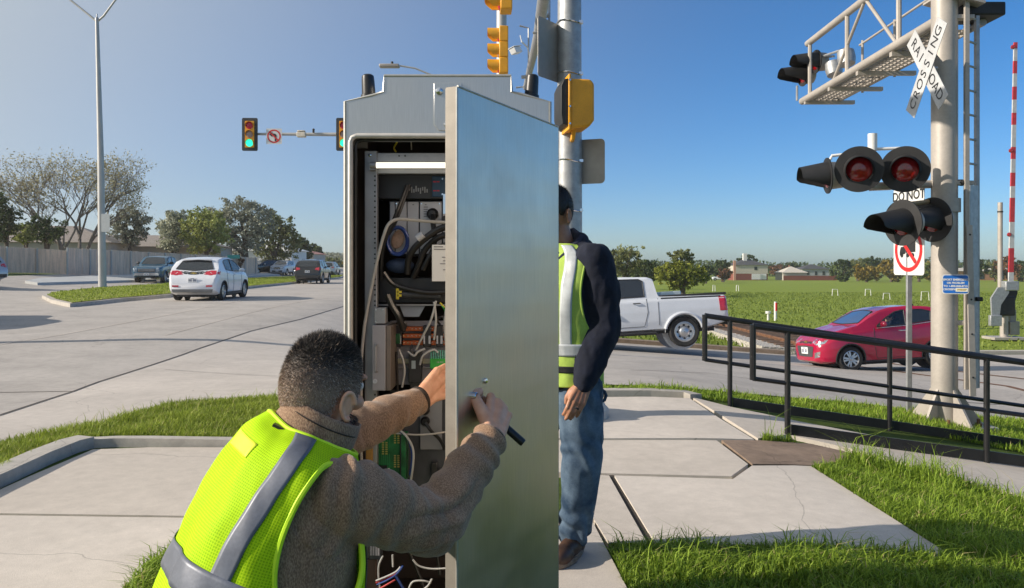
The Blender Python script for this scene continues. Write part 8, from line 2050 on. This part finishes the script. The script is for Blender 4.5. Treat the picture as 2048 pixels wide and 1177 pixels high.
    for i in range(len(V)):
        w = math.exp(-((V[i][2] - .12) / .12) ** 2) + .5 * math.exp(-((V[i][2] - .50) / .10) ** 2) + .4 * math.exp(-((V[i][2] - .80) / .10) ** 2); n1 = mnoise.noise(Vector((V[i][0] * 8, V[i][1] * 8, V[i][2] * 5)))
        V[i] += N[i] * (.010 * w * math.sin(V[i][2] * 52 + V[i][0] * 60 + V[i][1] * 40 + n1 * 7))
    V = cloth_noise(V, N, .014, 8, 5, (1, 1, .28)); jo = mesh_obj("jeans", V, Fq, m_denim, root)
    q = MB(); pts = [kneeL.lerp(hipL, t_) + (lf * .100 - f * .01) * (1.02 - .06 * (1 - t_)) for t_ in np.linspace(-.9, .85, 30)]
    pts = []
    for t_ in np.linspace(0, 1, 26):
        c_ = hipL.lerp(kneeL, t_ * 2) if t_ < .5 else kneeL.lerp(ankL + z(.03), t_ * 2 - 1); rr_ = np.interp(t_, [0, .25, .5, .75, 1], [.112, .104, .092, .084, .074]); pts.append(c_ + (lf * .93 - f * .36).normalized() * (rr_ + .002))
    q.tube(pts, .0025, 6); q.build("side_seam", M("seam_thread", (.20, .25, .32), .8), jo, world=True)
    q = MB(); lp0 = hipL.lerp(kneeL, .12); dd = (lf * .75 - f * .66).normalized(); q.tube([lp0 + dd * .104 + z(.0), lp0 + dd * .122 - z(.012), lp0 + dd * .129 - z(.03), lp0 + dd * .122 - z(.05), lp0 + dd * .102 - z(.06)], .008, 8); q.build("hammer_loop", m_denim, jo, world=True)
    for ank, ff, tag_ in ((ankL, Vector((-.48, -.88, 0)), 0), (ankR, Vector((-.75, -.66, 0)), 1)):
        ff = ff.normalized(); ss = Vector((-ff.y, ff.x, 0)); g = Vector((ank.x, ank.y, 0))
        bp = chain([g + z(.17), g + z(.085) - ff * .015], [.058, .050]) + [ell(g + ff * .055 + z(.062), (.045, .11, .050), (ss, ff, U)), ell(g + ff * .145 + z(.055), (.050, .075, .046), (ss, ff, U)), ell(g - ff * .02 + z(.06), (.042, .055, .055), (ss, ff, U))]
        V, Fq = remesh(bp, .005, 4); V[:, 2] = np.maximum(V[:, 2], .016); bo = mesh_obj("boot", V, Fq, m_boot, root)
        outl = [(.046 * math.cos(a_) * (1.12 if math.sin(a_) > 0 else .92), .145 * math.sin(a_) + .07) for a_ in np.linspace(0, 2 * math.pi, 40)[:-1]]
        q = MB(); q.prism(outl, lambda p: g + ss * p[0] + ff * p[1] + z(.012), lambda p: g + ss * p[0] + ff * p[1] + z(.038)); q.build("sole", m_sole, bo, world=True, bevel=.004)
        q = MB()
        for k_ in range(4): c0 = g + ff * (.05 + .024 * k_) + z(.118 - .010 * k_); q.tube([c0 + ss * .026 - z(.010), c0 + z(.002), c0 - ss * .026 - z(.010)], .003, 6)
        q.build("laces", m_lace, bo, world=True)
    return root
stand = standing()
# driver of the red car
def driver():
    p = red_root.matrix_world if False else None
    a = red_root.rotation_euler; Mx = Matrix.Translation(red_root.location) @ a.to_matrix().to_4x4()
    w = lambda v: Mx @ v
    root = thing("person", "driver in dark clothes and sunglasses seen through the window of the red hatchback", "person", w(red_bd.pt(1.95, .36, .62)))
    bp = [w(red_bd.pt(2.0, .36, .75)), w(red_bd.pt(2.04, .36, 1.0)), w(red_bd.pt(2.0, .36, 1.14)), w(red_bd.pt(1.97, .36, 1.22))]
    f = Vector((-1, -.09, 0)).normalized(); u = Vector((0, 0, 1)); r = f.cross(u); Hc = bp[3] + Vector((0, 0, .0))
    arms = []
    for s in (1, -1): arms += chain([bp[1] + r * s * .17 + u * .06, bp[1] + r * s * .20 + f * .20 - u * .10, bp[1] + f * .46 + r * s * .12 - u * .03], [.05, .04, .03]) + [ell(bp[1] + f * .49 + r * s * .12 - u * .02, (.03, .045, .03), (r, f, u))]
    V, Fq = remesh(face_prims(Hc, f, r, u) + chain(bp[:3], [.15, .14, .06]) + [cone(bp[2], .055, Hc - u * .08, .055)] + arms + chain([bp[0] + r * .09, bp[0] + r * .09 + f * .42 + u * .02, bp[0] + r * .09 + f * .6 - u * .3], [.08, .06, .05]) + chain([bp[0] - r * .09, bp[0] - r * .09 + f * .42 + u * .02, bp[0] - r * .09 + f * .6 - u * .3], [.08, .06, .05]), .009, 3)
    mesh_obj("body", V, Fq, m_skin, root)
    V, Fq = remesh(chain(bp[:2], [.18, .165]) + [ell(bp[1] + u * .06, (.2, .12, .09), (r, f, u))] + [cone(bp[1] + r * s * .17 + u * .06, .07, bp[1] + r * s * .20 + f * .20 - u * .10, .055) for s in (1, -1)] + [cone(bp[1] + r * s * .20 + f * .20 - u * .10, .055, bp[1] + f * .42 + r * s * .12 - u * .03, .042) for s in (1, -1)], .012, 4); mesh_obj("jacket", V, Fq, m_navy, root)
    make_hair(root, Hc, f, r, u, .016, .01, 1500, 21, .0, dark=.4)
    q = MB(); q.tube([Hc + f * .02 + r * .078 + u * .004, Hc + f * .095 + r * .055 + u * .002, Hc + f * .108, Hc + f * .095 - r * .055 + u * .002, Hc + f * .02 - r * .078 + u * .004], .011, 8); q.build("sunglasses", m_cblack, root, world=True)
driver()
# ------------------------------------------------------------------ things out of view that shade the road, and the air itself
c = copy_tree(tl); p = ground_at(-560, 700); c.location = (-19.5, 12.95, h(-19.5, 12.9)); c["label"] = "street lamp standing out of view whose thin shadow crosses the road"; c["group"] = "street lamps out of view"
c = copy_tree(bsuv); c.location = (-15.2, 18.4, h(-15, 18.4)); c.rotation_euler = (0, 0, R(92)); c["label"] = "car out of view whose shadow lies on the road at the left edge"
hz = MB(); hz.bx((-420, -30, -7), (560, 620, 26)); ho_ = hz.build("haze", bpy.data.materials.new("haze_air"), None, flat=True); ho_["kind"] = "stuff"
hm = bpy.data.materials["haze_air"]; hm.use_nodes = True; hm.node_tree.nodes.clear()
o_ = hm.node_tree.nodes.new("ShaderNodeOutputMaterial"); pv_ = hm.node_tree.nodes.new("ShaderNodeVolumePrincipled"); pv_.inputs["Color"].default_value = (1, .97, .94, 1); pv_.inputs["Density"].default_value = .0004; pv_.inputs["Anisotropy"].default_value = .5
hm.node_tree.links.new(pv_.outputs[0], o_.inputs["Volume"])
